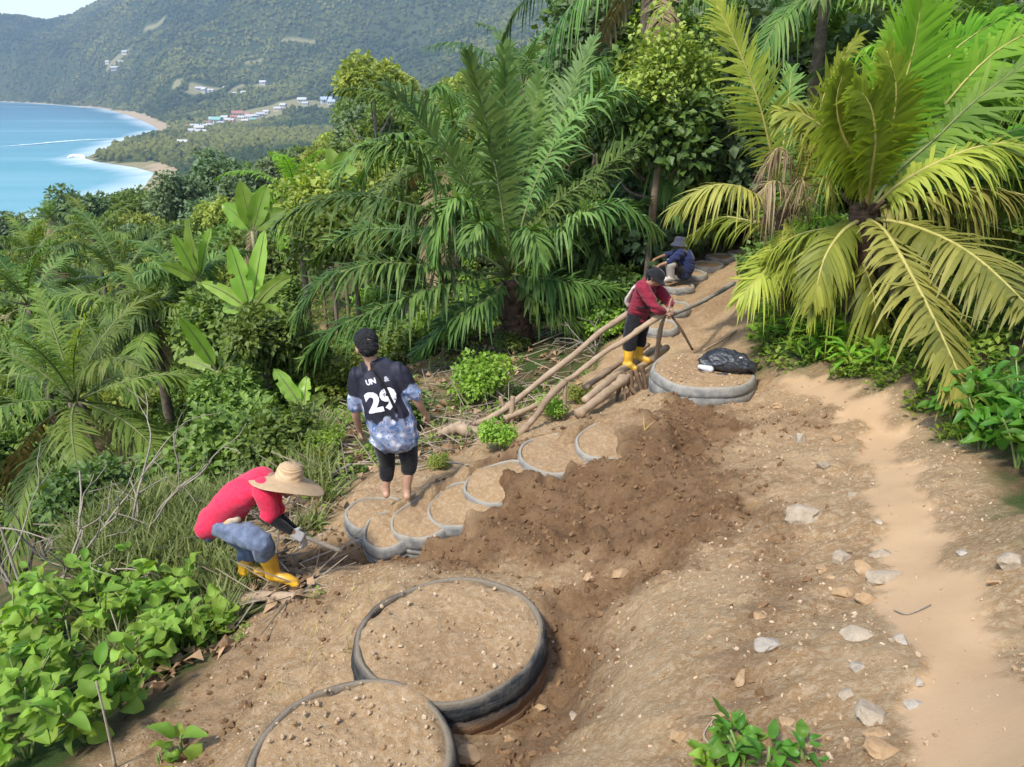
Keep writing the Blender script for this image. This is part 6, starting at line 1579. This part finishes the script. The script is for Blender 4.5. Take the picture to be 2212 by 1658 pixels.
for ring, (y, top, sc) in enumerate([(34, -60, 1.2), (26, -20, 1.0), (21, 90, .8), (17.5, 200, .6)]):      # the dark wood behind the right palms
    px = 1330 + 25 * ring if ring < 2 else 1420
    while px < 2350:
        k_ = r3.choice([0, 0, 1, 3, 4]); place_tree(k_, px, top + r3.uniform(-40, 60), y * r3.uniform(.93, 1.07), sc * r3.uniform(.8, 1.1), '%s tree in the %s shady row %s' % (TADJ[k_], ['farthest', 'third', 'second', 'nearest'][ring], spot_r(px)), 'trees behind the right hand palms')
        px += FPX / y * 3.0 * sc * r3.uniform(.8, 1.1)
for k, (px, py, y, s, kk) in enumerate([(1420, 25, 24, .7, 1), (1460, 110, 20, .6, 2), (1330, 260, 22, .7, 0), (1470, 180, 19, .5, 2), (1240, 400, 18, .6, 0), (1400, 380, 17.5, .5, 3), (1500, 300, 18, .55, 1), (870, 420, 22, .7, 1), (760, 430, 24, .7, 4), (700, 380, 30, .8, 2), (1340, 160, 28, .9, 3)]):
    place_tree(kk, px, py, y, s, ['bright green tree at the top between the palms', 'yellowish tree left of the upright yellow frond', 'dark tree right behind the oil palm fronds', 'pale leafy tree above the drooping olive frond', 'dark bushy tree low behind the oil palm', 'bluish tree behind the squatting man', 'green tree just behind the yellowing palm', 'green tree left behind the big oil palm', 'broad tree above the left fronds of the oil palm', 'pale tree left of the palms on the ridge', 'bluish tall tree right of the oil palm tips'][k], None)
for px, py, y, k, s_, lab in [(560, 672, 12.4, 1, .30, 'low leafy tree at the foot of the broad leaved banana plant'), (500, 815, 11.4, 1, .26, 'low leafy tree in front of the small banana plant'), (610, 690, 13.4, 4, .30, 'low green tree right of the banana plants'), (470, 640, 15, 1, .4, 'leafy tree behind the banana plants')]:
    place_tree(k, px, py, y, s_, lab, 'low trees round the banana plants')
for t in [p_ for i, p_ in enumerate(protos) if i not in used_tree]:
    for ch in list(t.children): bpy.data.objects.remove(ch)
    bpy.data.objects.remove(t)
tr_ = empty('thin_tree', tuple(G(1408, 580)), 0, 'slender bare tree trunk left of the squatting man', 'tree')
o = Geo().tube(catmull([G(1406, 590), at_y(1408, 480, 15.6), at_y(1425, 330, 15.8), at_y(1440, 180, 16)], 24), np.linspace(.085, .05, 24), 10, noise=.08).build('trunk', M_bark, tr_); o.matrix_parent_inverse = Matrix.Translation(-Vector(tr_.location))
o = crown_geo(1.0, 1.5, 30, 3200, .11, 77, at_y(1450, 190, 16)).build('crown', M_tr[2], tr_, False); o.matrix_parent_inverse = Matrix.Translation(-Vector(tr_.location))

# shrubs
shp = []
for i, (mt, s) in enumerate([(M_tr[1], .11), (M_tr[2], .10), (M_tr[0], .12), (leafy('shrub_bright', (0.065, 0.169, 0.019), (0.195, 0.364, 0.052), .3, .45, .4), .10)]):
    shp.append(crown_geo(.75, .62, 26, 2000, s, 950 + i, (0, 0, .42), .4).mesh('foliage', mt, False))
stem_me = Geo().tube([(0, 0, -.15), (.02, 0, .3), (0, .03, .6)], [.03, .025, .012], 6).mesh('stem', M_bark2)
def shrub(px, py, s, k, label, group, D=None):
    p = G(px, py) if D is None else at_d(px, HZ, D); z = Hs(p[0], p[1])
    r_ = empty('shrub', (float(p[0]), float(p[1]), z), random.uniform(0, 6.28), label, 'shrub', group); r_.scale = (s, s, s * random.uniform(.8, 1.2))
    link('foliage', shp[k], r_); link('stem', stem_me, r_)
def veg_ok(p): return on_grid(p[0], p[1], gbare)[0][0] < .35
n = 0
while n < 130:
    px, D = r3.uniform(-60, 1450), math.exp(r3.uniform(math.log(9), math.log(34))); p = at_d(px, HZ, D)
    if not veg_ok(p): continue
    if D < 14 and 560 < px < 1300 and r3.random() < .7: continue
    k_ = r3.choice([0, 0, 1, 2, 3]); shrub(px, 0, (.5 + D * .03) * r3.uniform(.6, 1.2), k_, '%s shrub in the %s thicket, %s' % (SADJ[k_], 'near' if D < 14 else 'middle' if D < 22 else 'far', 'at the left edge' if px < 250 else 'by the banana plants' if px < 560 else 'left of the jersey man' if px < 780 else 'left under the oil palm' if px < 1060 else 'behind the handrail'), 'shrubs of the thicket', D); n += 1
n = 0
while n < 75:
    px, D = r3.uniform(-90, 520), math.exp(r3.uniform(math.log(9.5), math.log(30))); p = at_d(px, HZ, D)
    if not veg_ok(p): continue
    k_ = r3.choice([0, 0, 1, 2, 3]); shrub(px, 0, (.6 + D * .045) * r3.uniform(.7, 1.2), k_, '%s shrub on the steep left slope, %s, %s' % (SADJ[k_], 'lower part' if D < 13.5 else 'middle part' if D < 20 else 'upper part', 'at the left edge' if px < 80 else 'under the left palm' if px < 260 else 'right of the left palm' if px < 400 else 'by the banana plants'), 'shrubs on the left slope', D); n += 1
n = 0
while n < 60:
    px, D = r3.uniform(1640, 2330), math.exp(r3.uniform(math.log(12.5), math.log(22))); p = at_d(px, HZ, D)
    if not veg_ok(p): continue
    k_ = r3.choice([0, 2, 2, 0, 3]); shrub(px, 0, (.45 + D * .03) * r3.uniform(.6, 1.1), k_, '%s shrub in the shade %s, %s' % (SADJ[k_], spot_r(px), 'nearer the path' if D < 16 else 'farther back'), 'shrubs under the right hand palms', D); n += 1
for i, (px, py, s, k, lab) in enumerate([(1075, 975, .34, 3, 'bright green weed bush between the split log and the tyre row'), (1195, 905, .30, 3, 'green weed bush growing under the near handrail'), (1255, 870, .30, 1, 'leafy sapling beside the lower ends of the bridge logs'), (700, 985, .40, 3, 'bright green weed bush left of the jersey man legs'), (1100, 760, .5, 0, 'dark weed bush at the foot of the big oil palm'), (950, 1010, .2, 1, 'low weed right of the jersey man'), (600, 900, .3, 3, 'green weed bush below the lone banana shoot'), (460, 960, .45, 2, 'dark green bush above the straw hat'), (700, 1010, .25, 1, 'pale green weed beside the straw hat')]):
    shrub(px, py, s, k, lab, 'weed bushes among the workers')

# ---------------------------------------------------------------- ground cover
M_weed = leafy('weed', (0.046, 0.111, 0.018), (0.182, 0.299, 0.058), .3, .5, .35)
M_grass = leafy('grass_dry', (0.085, 0.125, 0.03), (0.27, 0.29, 0.10), .3, .6, .25, tip=True)
M_grass_old = leafy('grass', (0.078, 0.143, 0.033), (0.260, 0.338, 0.098), .3, .55, .3)
def weeds(name, label, n, px0, px1, D0, D1, size, per, mat, keep, tall=1.0):
    px = rng.uniform(px0, px1, n); D = np.exp(rng.uniform(math.log(D0), math.log(D1), n)); a = np.arctan((px - 1106) / FPX * math.cos(PITCH))
    x, y = D * np.sin(a), D * np.cos(a); z, ba = on_grid(x, y, gz, gbare)
    k = keep(px, D, ba, x, y); x, y, z, D = x[k], y[k], z[k], D[k]; n = len(x)
    g = Geo(); R_ = np.repeat(np.arange(n), per); m = len(R_)
    s = (size * (1 + .05 * D))[R_] * rng.uniform(.6, 1.3, m)
    az = rng.uniform(0, 6.283, m); el = rng.uniform(.1, 1.1, m)
    d = np.stack([np.cos(az) * np.cos(el), np.sin(az) * np.cos(el), np.sin(el)], -1)
    off = rng.normal(0, 1, (m, 3)) * (s * .7)[:, None]; off[:, 2] = np.abs(off[:, 2]) * 1.3 * tall
    g.add_many(LEAF_V, LEAF_F, frames(d) * s[:, None, None], np.stack([x, y, z], -1)[R_] + off, np.clip(rng.normal(.45, .18, n)[R_] + rng.normal(0, .15, m), 0, 1))
    return tag(g.build(name, mat, None, False), label, 'weeds', kind='stuff')
clump = lambda x, y, s=0: vnoise(x * .9, y * .9, 15 + s) + .6 * vnoise(x * 2.3, y * 2.3, 19 + s)
weeds('ground_weeds', 'mixed low weeds covering the slope behind the workers', 6500, -80, 1640, 6.5, 45, .045, 9, M_weed, lambda px, D, ba, x, y: (ba < .45) & ((clump(x, y) > -.06) | (D > 16)))
weeds('ground_weeds', 'dense undergrowth on the steep left slope', 3200, -100, 700, 13, 60, .075, 9, M_weed, lambda px, D, ba, x, y: ba < .5, 2.5)
weeds('ground_weeds', 'low green weeds under the palms on the right', 4200, 1560, 2330, 5.0, 26, .05, 9, leafy('weed_right', (0.052, 0.143, 0.016), (0.208, 0.364, 0.052), .3, .5, .35), lambda px, D, ba, x, y: ba < .5)
weeds('ground_weeds', 'sparse weeds on the dug soil edges', 900, 300, 1500, 4.6, 12, .028, 7, M_weed, lambda px, D, ba, x, y: (ba > .3) & (ba < .98) & (clump(x, y, 4) > .12))
# grass blades on the left slope and the banks
BL_V = np.array([(-.02, 0, 0), (.02, 0, 0), (-.016, .5, .03), (.016, .5, .03), (0, 1, -.14)]); BL_F = np.array([(0, 1, 3), (0, 3, 2), (2, 3, 4)])
def grass(label, n, px0, px1, D0, D1, L, keep, mat=M_grass, per=7):
    px = rng.uniform(px0, px1, n); D = np.exp(rng.uniform(math.log(D0), math.log(D1), n)); a = np.arctan((px - 1106) / FPX * math.cos(PITCH))
    x, y = D * np.sin(a), D * np.cos(a); z, ba = on_grid(x, y, gz, gbare); k = keep(px, D, ba, x, y); x, y, z, D = x[k], y[k], z[k], D[k]; n = len(x)
    R_ = np.repeat(np.arange(n), per); m = len(R_); az = rng.uniform(0, 6.283, m); el = rng.uniform(.5, 1.45, m)
    d = np.stack([np.cos(az) * np.cos(el), np.sin(az) * np.cos(el), np.sin(el)], -1); s = L * (1 + .03 * D)[R_] * rng.uniform(.5, 1.3, m)
    g = Geo(); g.add_many(BL_V * (1.3, 1, 1), BL_F, frames(d, rng.normal(0, .4, m)) * s[:, None, None], np.stack([x, y, z], -1)[R_] + rng.normal(0, .05, (m, 3)) * (1, 1, 0), np.clip(rng.normal(.5, .2, n)[R_] + rng.normal(0, .12, m), 0, 1))
    return tag(g.build('grass', mat, None, False), label, 'grass', kind='stuff')
grass('long grass on the left slope below the palm', 7000, -100, 620, 5.5, 20, .30, lambda px, D, ba, x, y: (ba < .4) & (clump(x, y, 7) > -.3) & ~((px > 395) & (D < 6.9)) & ~((px > 300) & (D < 6.2)))
grass('grass on the bank right of the footpath', 700, 1640, 2330, 4.5, 9.0, .14, lambda px, D, ba, x, y: (ba < .6) & (clump(x, y, 9) > -.1), leafy('bank_grass', (0.065, 0.169, 0.019), (0.260, 0.429, 0.065), .3, .5, .35))
grass('thin dry grass on the dug soil', 420, 350, 1500, 3.2, 10, .10, lambda px, D, ba, x, y: (ba > .4) & (clump(x, y, 12) > .36), leafy('dry_grass', (0.12, 0.13, 0.04), (0.34, 0.30, 0.14), .2, .7, .2), 5)
# twigs and dry leaves among the brush
n = 2600; px = rng.uniform(-60, 1350, n); D = np.exp(rng.uniform(math.log(5.2), math.log(15), n)); a = np.arctan((px - 1106) / FPX * math.cos(PITCH)); x, y = D * np.sin(a), D * np.cos(a); z, ba = on_grid(x, y, gz, gbare)
k = (ba < .8) & (D > 4.6 + (px < 500) * .8); x, y, z = x[k], y[k], z[k]; n = len(x)
az = rng.uniform(0, 6.283, n); el = rng.normal(.12, .22, n); d = np.stack([np.cos(az) * np.cos(el), np.sin(az) * np.cos(el), np.sin(el)], -1)
TW_V = np.array([(-.012, 0, 0), (.012, 0, 0), (0, 0, .02), (-.008, 1, .05), (.008, 1, .05), (0, 1, .062)]); TW_F = np.array([(0, 1, 4, 3), (1, 2, 5, 4), (2, 0, 3, 5)])
g = Geo(); g.add_many(TW_V, TW_F, frames(d) * (rng.uniform(.15, .7, n))[:, None, None], np.stack([x, y, z + .03], -1))
tag(g.build('twigs', clod_mat('twig', (0.14, 0.10, 0.07), (0.42, 0.35, 0.26)), None, False), 'dry twigs littering the brush', 'twigs', kind='stuff')
n = 3000; px = rng.uniform(-60, 1350, n); D = np.exp(rng.uniform(math.log(5.0), math.log(15), n)); a = np.arctan((px - 1106) / FPX * math.cos(PITCH)); x, y = D * np.sin(a), D * np.cos(a); z, ba = on_grid(x, y, gz, gbare)
k = ba < .85; x, y, z = x[k], y[k], z[k]; n = len(x); az = rng.uniform(0, 6.283, n); d = np.stack([np.cos(az), np.sin(az), rng.normal(.1, .3, n)], -1)
g = Geo(); g.add_many(LEAF_V * (1, 1, 2.5), LEAF_F, frames(d, rng.normal(0, .6, n)) * (rng.uniform(.05, .16, n))[:, None, None], np.stack([x, y, z + .03], -1))
tag(g.build('dry_leaves', clod_mat('dry_leaf', (0.11, 0.06, 0.03), (0.42, 0.28, 0.16)), None, False), 'brown dry leaves littering the brush', 'leaves', kind='stuff')

# ---------------------------------------------------------------- big leaved plants in front, leaf by leaf
def big_leaf(seed, w=.62):
    r2 = np.random.default_rng(seed); n = 8; f = np.linspace(0, 1, n); hw = w * .5 * np.sin(np.clip(f * .97 + .03, 0, 1) ** .72 * math.pi) ** .8
    V = []
    for i in range(n):
        zc = .10 * math.sin(f[i] * 2.2) - .32 * f[i] ** 2
        for q in (-1, -.5, 0, .5, 1): V.append((q * hw[i], f[i], zc + abs(q) * hw[i] * .35 + .025 * r2.normal() * abs(q)))
    F = [(i * 5 + j, i * 5 + j + 1, i * 5 + j + 6, i * 5 + j + 5) for i in range(n - 1) for j in range(4)]
    return np.array(V), np.array(F)
M_bl = leafy('broad_leaf', (0.055, 0.145, 0.018), (0.20, 0.37, 0.065), .36, .55, .28)
M_bl2 = leafy('broad_leaf_deep', (0.025, 0.10, 0.014), (0.09, 0.25, 0.035), .34, .45, .35)
M_stalk = simple('green_stalk', (0.13, 0.20, 0.05), (0.24, 0.27, 0.10), 8, 0.5, 0)
def leaf_meshes(mat, w):
    out = []
    for k in range(6):
        V_, F_ = big_leaf(970 + k, w * (.75 + .1 * k)); V_[:, 2] += .10 * np.sin(V_[:, 1] * (3 + k) + k) * (1 + abs(V_[:, 0])); g = Geo(); g.add(V_, F_, .15 + .14 * k); out.append(g.mesh('leaf', mat))
    return out
LM, LM2 = leaf_meshes(M_bl, .66), leaf_meshes(M_bl2, .5)
def leafy_plant(p, h, nl, size, meshes, label, group, name='leafy_plant', spread=.5, seed=0):
    r2 = np.random.default_rng(seed); root = empty(name, (float(p[0]), float(p[1]), float(p[2])), 0, label, 'plant', group)
    ns = max(2, nl // 9); tips = []
    for s in range(ns):
        a = r2.uniform(0, 6.28); e = np.array((math.cos(a) * spread, math.sin(a) * spread, 1.0)) * h * r2.uniform(.7, 1.1)
        P = catmull([(0, 0, -.05), e * .5 + (0, 0, .06 * h), e], 10); tips.append(P)
        Geo().tube(P, np.linspace(.011, .005, 10), 5).build('stalk', M_stalk, root)
    for k in range(nl):
        P = tips[k % ns]; q = P[r2.integers(3, 10)]; a = r2.uniform(0, 6.28); el = r2.normal(.25, .35)
        d = np.array((math.cos(a) * math.cos(el), math.sin(a) * math.cos(el), math.sin(el))); s = size * r2.uniform(.6, 1.25)
        M3 = frames(d[None], np.array([r2.normal(0, .35)]))[0] * s; b0 = q + d * .04
        o = bpy.data.objects.new('leaf', meshes[int(r2.integers(0, 6))]); col.objects.link(o); o.parent = root
        o.matrix_basis = Matrix([[*M3[0], b0[0]], [*M3[1], b0[1]], [*M3[2], b0[2]], [0, 0, 0, 1]])
LP = [(60, 1640, .55, 56, 'bushy plant in the bottom left corner'), (190, 1600, .55, 56, 'bushy plant second from the bottom left corner beside the bare soil'), (60, 1540, .6, 56, 'bushy plant at the left edge below the dead shrub'), (280, 1540, .5, 52, 'bushy plant at the lower soil edge under the tall straw stalk'), (170, 1480, .65, 60, 'bushy plant in the middle of the left bushes'), (320, 1460, .6, 56, 'bushy plant at the right side of the left bushes'), (400, 1400, .55, 50, 'bushy plant reaching towards the fallen log'),
      (40, 1440, .65, 56, 'bushy plant high at the left edge'), (230, 1390, .75, 60, 'bushy plant with upright leaves topmost in the left bushes'), (330, 1370, .7, 56, 'bushy plant just left of the yellow boots'), (120, 1390, .65, 52, 'bushy plant under the forked dead branches'), (470, 1375, .35, 40, 'low weed plant beside the fallen log end'), (-40, 1600, .6, 36, 'bushy plant cut off by the left edge'),
      (390, 1345, .6, 50, 'bushy plant below the blue jeans'), (270, 1330, .65, 50, 'bushy plant right of the large dead shrub'), (440, 1400, .35, 36, 'low bushy plant at the edge of the bare soil'), (160, 1330, .6, 44, 'bushy plant behind the middle of the left bushes')]
for i, (px, py, h, nl, lab) in enumerate(LP): leafy_plant(G(px, py), h * .8, nl, .135, LM, 'broad leaved green ' + lab, 'broad leaved bushes at the lower left', seed=20 + i)
RP = [(2060, 920, .45, 34, 'leftmost bush on the right bank'), (2130, 900, .55, 40, 'tallest bush on the right bank'), (2200, 930, .6, 40, 'bush on the right bank at the picture edge'), (2120, 970, .45, 34, 'front bush on the right bank'), (2200, 1010, .5, 34, 'lowest bush on the right bank at the edge'), (2260, 960, .6, 30, 'bush half outside the right edge')]
for i, (px, py, h, nl, lab) in enumerate(RP): leafy_plant(G(px, py), h * .75, nl + 22, .17, LM2, 'glossy deep green ' + lab, 'glossy bushes on the right bank', seed=50 + i)
leafy_plant(G(1600, 1645), .09, 26, .085, LM2, 'small broad leaved weed at the bottom right of the tyres', None, 'weed_plant', .8, 70)
leafy_plant(G(1545, 1648), .07, 22, .075, LM, 'pale weed left of the small broad leaved weed at the bottom', None, 'weed_plant', .9, 74)
leafy_plant(G(1660, 1655), .07, 24, .08, LM2, 'weed right of the small broad leaved weed at the bottom', None, 'weed_plant', .9, 75)
leafy_plant(G(1590, 1600), .06, 16, .07, LM, 'pale weed above the small broad leaved weed at the bottom', None, 'weed_plant', .9, 76)
leafy_plant(G(1735, 1640), .05, 9, .07, LM2, 'tiny weed near the bottom edge left of the path', None, 'weed_plant', .9, 71)
leafy_plant(G(392, 1625), .14, 5, .14, LM, 'single pale sprout with one upright leaf at the lower left', None, 'sprout', .2, 72)
leafy_plant(G(345, 1650), .06, 5, .11, LM, 'little sprout at the bottom edge beside the pale one', None, 'sprout', .3, 73)
FERN_AT = ['', 'second from its left along the soil edge', 'in the middle of the soil edge', 'far right along the soil edge', 'upper left beside the tan stick', 'just above the middle ones', 'upper right under the golden fronds', 'closest to the backpack', 'last before the long golden frond', 'topmost on the left', 'topmost in the middle', 'topmost on the right']
for i, (px, py) in enumerate([(1690, 770), (1740, 780), (1790, 770), (1840, 790), (1700, 730), (1760, 735), (1830, 740), (1650, 740), (1890, 800), (1670, 690), (1740, 690), (1810, 700)]):
    leafy_plant(G(px, py), .22, 26, .26, leaf_meshes(M_palm_b, .2) if i == 0 else LFERN, 'bright green fern clump behind the backpack, ' + FERN_AT[i], 'fern clumps behind the backpack', 'fern', .7, 80 + i) if i else None
    if i == 0: LFERN = leaf_meshes(M_palm_b, .2)
p = G(250, 1660); tag(Geo().tube(catmull([p, p + (.01, 0, .3), p + (0, .02, .62)], 12), np.linspace(.009, .005, 12), 6).build('dry_stalk', M_dry), 'tall straight straw stalk in front of the left bushes', 'stalk')
p = at_y(105, 1610, G(105, 1640)[1]); p2 = at_y(230, 1525, p[1] + .1); tag(Geo().tube(catmull([p, (p + p2) / 2 + (0, 0, .05), p2], 12), np.linspace(.008, .005, 12), 6).build('green_stalk', M_stalk), 'pale bent stem across the lower left bushes', 'stalk')
# ---------------------------------------------------------------- village across the bay
def plain(name, c, rough=.8): return simple(name, c, tuple(q * .85 for q in c), .3, rough, 0)
RW, RT, RG, RO, RB = plain('white_roof', (.46, .45, .43)), plain('teal_roof', (.2, .38, .33)), plain('grey_roof', (.42, .42, .42)), plain('red_roof', (.34, .15, .11)), plain('blue_roof', (.36, .42, .5))
WW, WC = plain('white_wall', (.46, .45, .43)), plain('cream_wall', (.55, .46, .33))
M_win = plain('dark_window', (.04, .05, .06), .3)
HOUSES = [(430, 196, 17, RW, WW), (440, 199, 20, RW, WW), (450, 200, 16, RG, WW), (458, 199, 13, RW, WW), (569, 183, 18, RW, WW), (528, 205, 16, RG, WW), (514, 253, 24, RO, WC), (506, 258, 15, RO, WC), (469, 267, 24, RT, WW), (460, 262, 16, RW, WW), (486, 259, 16, RW, WC), (478, 272, 15, RG, WW), (410, 279, 15, RO, WW), (422, 280, 18, RG, WW), (432, 283, 18, RW, WC), (424, 291, 16, RG, WC), (442, 277, 14, RG, WW), (540, 258, 18, RG, WC), (552, 256, 16, RW, WW), (563, 253, 18, RG, WW), (530, 266, 14, RW, WW), (653, 222, 20, RW, WW), (706, 224, 26, RB, WW), (716, 226, 18, RB, WW), (271, 117, 20, RG, WC), (234, 138, 18, RW, WC), (262, 138, 18, RG, WC), (248, 152, 22, RG, WW), (396, 315, 16, RW, WW), (498, 268, 14, RO, WW), (600, 240, 16, RG, WC), (448, 271, 15, RO, WC), (455, 275, 14, RW, WW), (466, 277, 13, RG, WC), (492, 264, 15, RW, WW), (503, 264, 13, RG, WW), (522, 259, 15, RW, WC), (536, 252, 14, RO, WW), (546, 263, 14, RT, WW), (416, 287, 13, RW, WW), (438, 290, 14, RG, WC), (576, 246, 14, RW, WW), (612, 232, 15, RW, WW), (660, 228, 14, RG, WW), (488, 193, 13, RW, WW), (510, 206, 14, RW, WC)]
nm = {id(RW): 'white roofed', id(RT): 'teal roofed', id(RG): 'grey roofed', id(RO): 'red roofed', id(RB): 'blue roofed'}
for i, (px, py, w, rm, wm) in enumerate(HOUSES):
    p = G0f(px, py); w *= 1.2; h = w * .34; d = w * .6
    where = 'on the mountain clearing' if py < 160 else ('by the point of the bay' if py > 300 else ('on the upper meadow' if py < 210 else ('at the right end of the far village' if px > 640 else 'in the far village by the bay')))
    r_ = empty('house', (float(p[0]), float(p[1]), float(p[2])), random.uniform(-.5, .5), 'tiny %s house %s' % (nm[id(rm)], where), 'house', 'houses across the bay: ' + nm[id(rm)] + ' ' + where)
    g = Geo(); g.box((-w / 2, -d / 2, -4), (w / 2, d / 2, h)); g.build('wall', wm, r_, False)
    e = w * .06; g = Geo(); V = [(-w / 2 - e, -d / 2 - e, h + .05), (w / 2 + e, -d / 2 - e, h + .05), (w / 2 + e, d / 2 + e, h + .05), (-w / 2 - e, d / 2 + e, h + .05), (-w / 2 - e, 0, h + d * .42), (w / 2 + e, 0, h + d * .42)]
    g.add(V, [(0, 1, 5, 4), (2, 3, 4, 5), (0, 3, 2, 1)]); g.add(V, [(0, 4, 3), (1, 2, 5)]); g.build('roof', rm, r_, False)
    for k in (-.28, 0, .28):
        g = Geo(); g.box((w * k - w * .07, -d / 2 - .12, h * .3), (w * k + w * .07, -d / 2 - .02, h * .75)); g.build('window', M_win, r_, False)
bt = empty('boat', tuple(at_z(177, 236, SEA_Z + .2)), .3, 'small white boat near the far shore of the bay', 'boat')
g = Geo(); n = 9; f = np.linspace(-1, 1, n); V = []
for q in f:
    b_ = 4.2 * (1 - abs(q) ** 2.2) + .2; V += [(q * 14, -b_, 2.4 + abs(q) * .8), (q * 14, 0, -.5), (q * 14, b_, 2.4 + abs(q) * .8)]
F = [(i * 3 + j, i * 3 + j + 1, i * 3 + j + 4, i * 3 + j + 3) for i in range(n - 1) for j in range(2)] + [(i * 3 + 2, i * 3, i * 3 + 3, i * 3 + 5) for i in range(n - 1)]
g.add(V, F); g.build('hull', WW, bt, False)
g = Geo(); g.box((-5, -2.2, 2.4), (3, 2.2, 6)); g.build('cabin', WW, bt, False)
# ---------------------------------------------------------------- the moist air over the bay
g = Geo(); g.box((-9500, -2600, -151.5), (4600, 6800, 640))
hz = bpy.data.materials.new('haze'); hz.use_nodes = True
hz.node_tree.nodes.clear()
pv = hz.node_tree.nodes.new('ShaderNodeVolumePrincipled')
pv.inputs['Color'].default_value = (0.58, 0.78, 1.0, 1)
pv.inputs['Density'].default_value = 0.0001
pv.inputs['Anisotropy'].default_value = 0.0
ho = hz.node_tree.nodes.new('ShaderNodeOutputMaterial')
hz.node_tree.links.new(pv.outputs[0], ho.inputs['Volume'])
haze = g.build('haze', hz, smooth_=False)
haze['kind'] = 'stuff'; haze['label'] = 'pale blue sea haze over the bay'
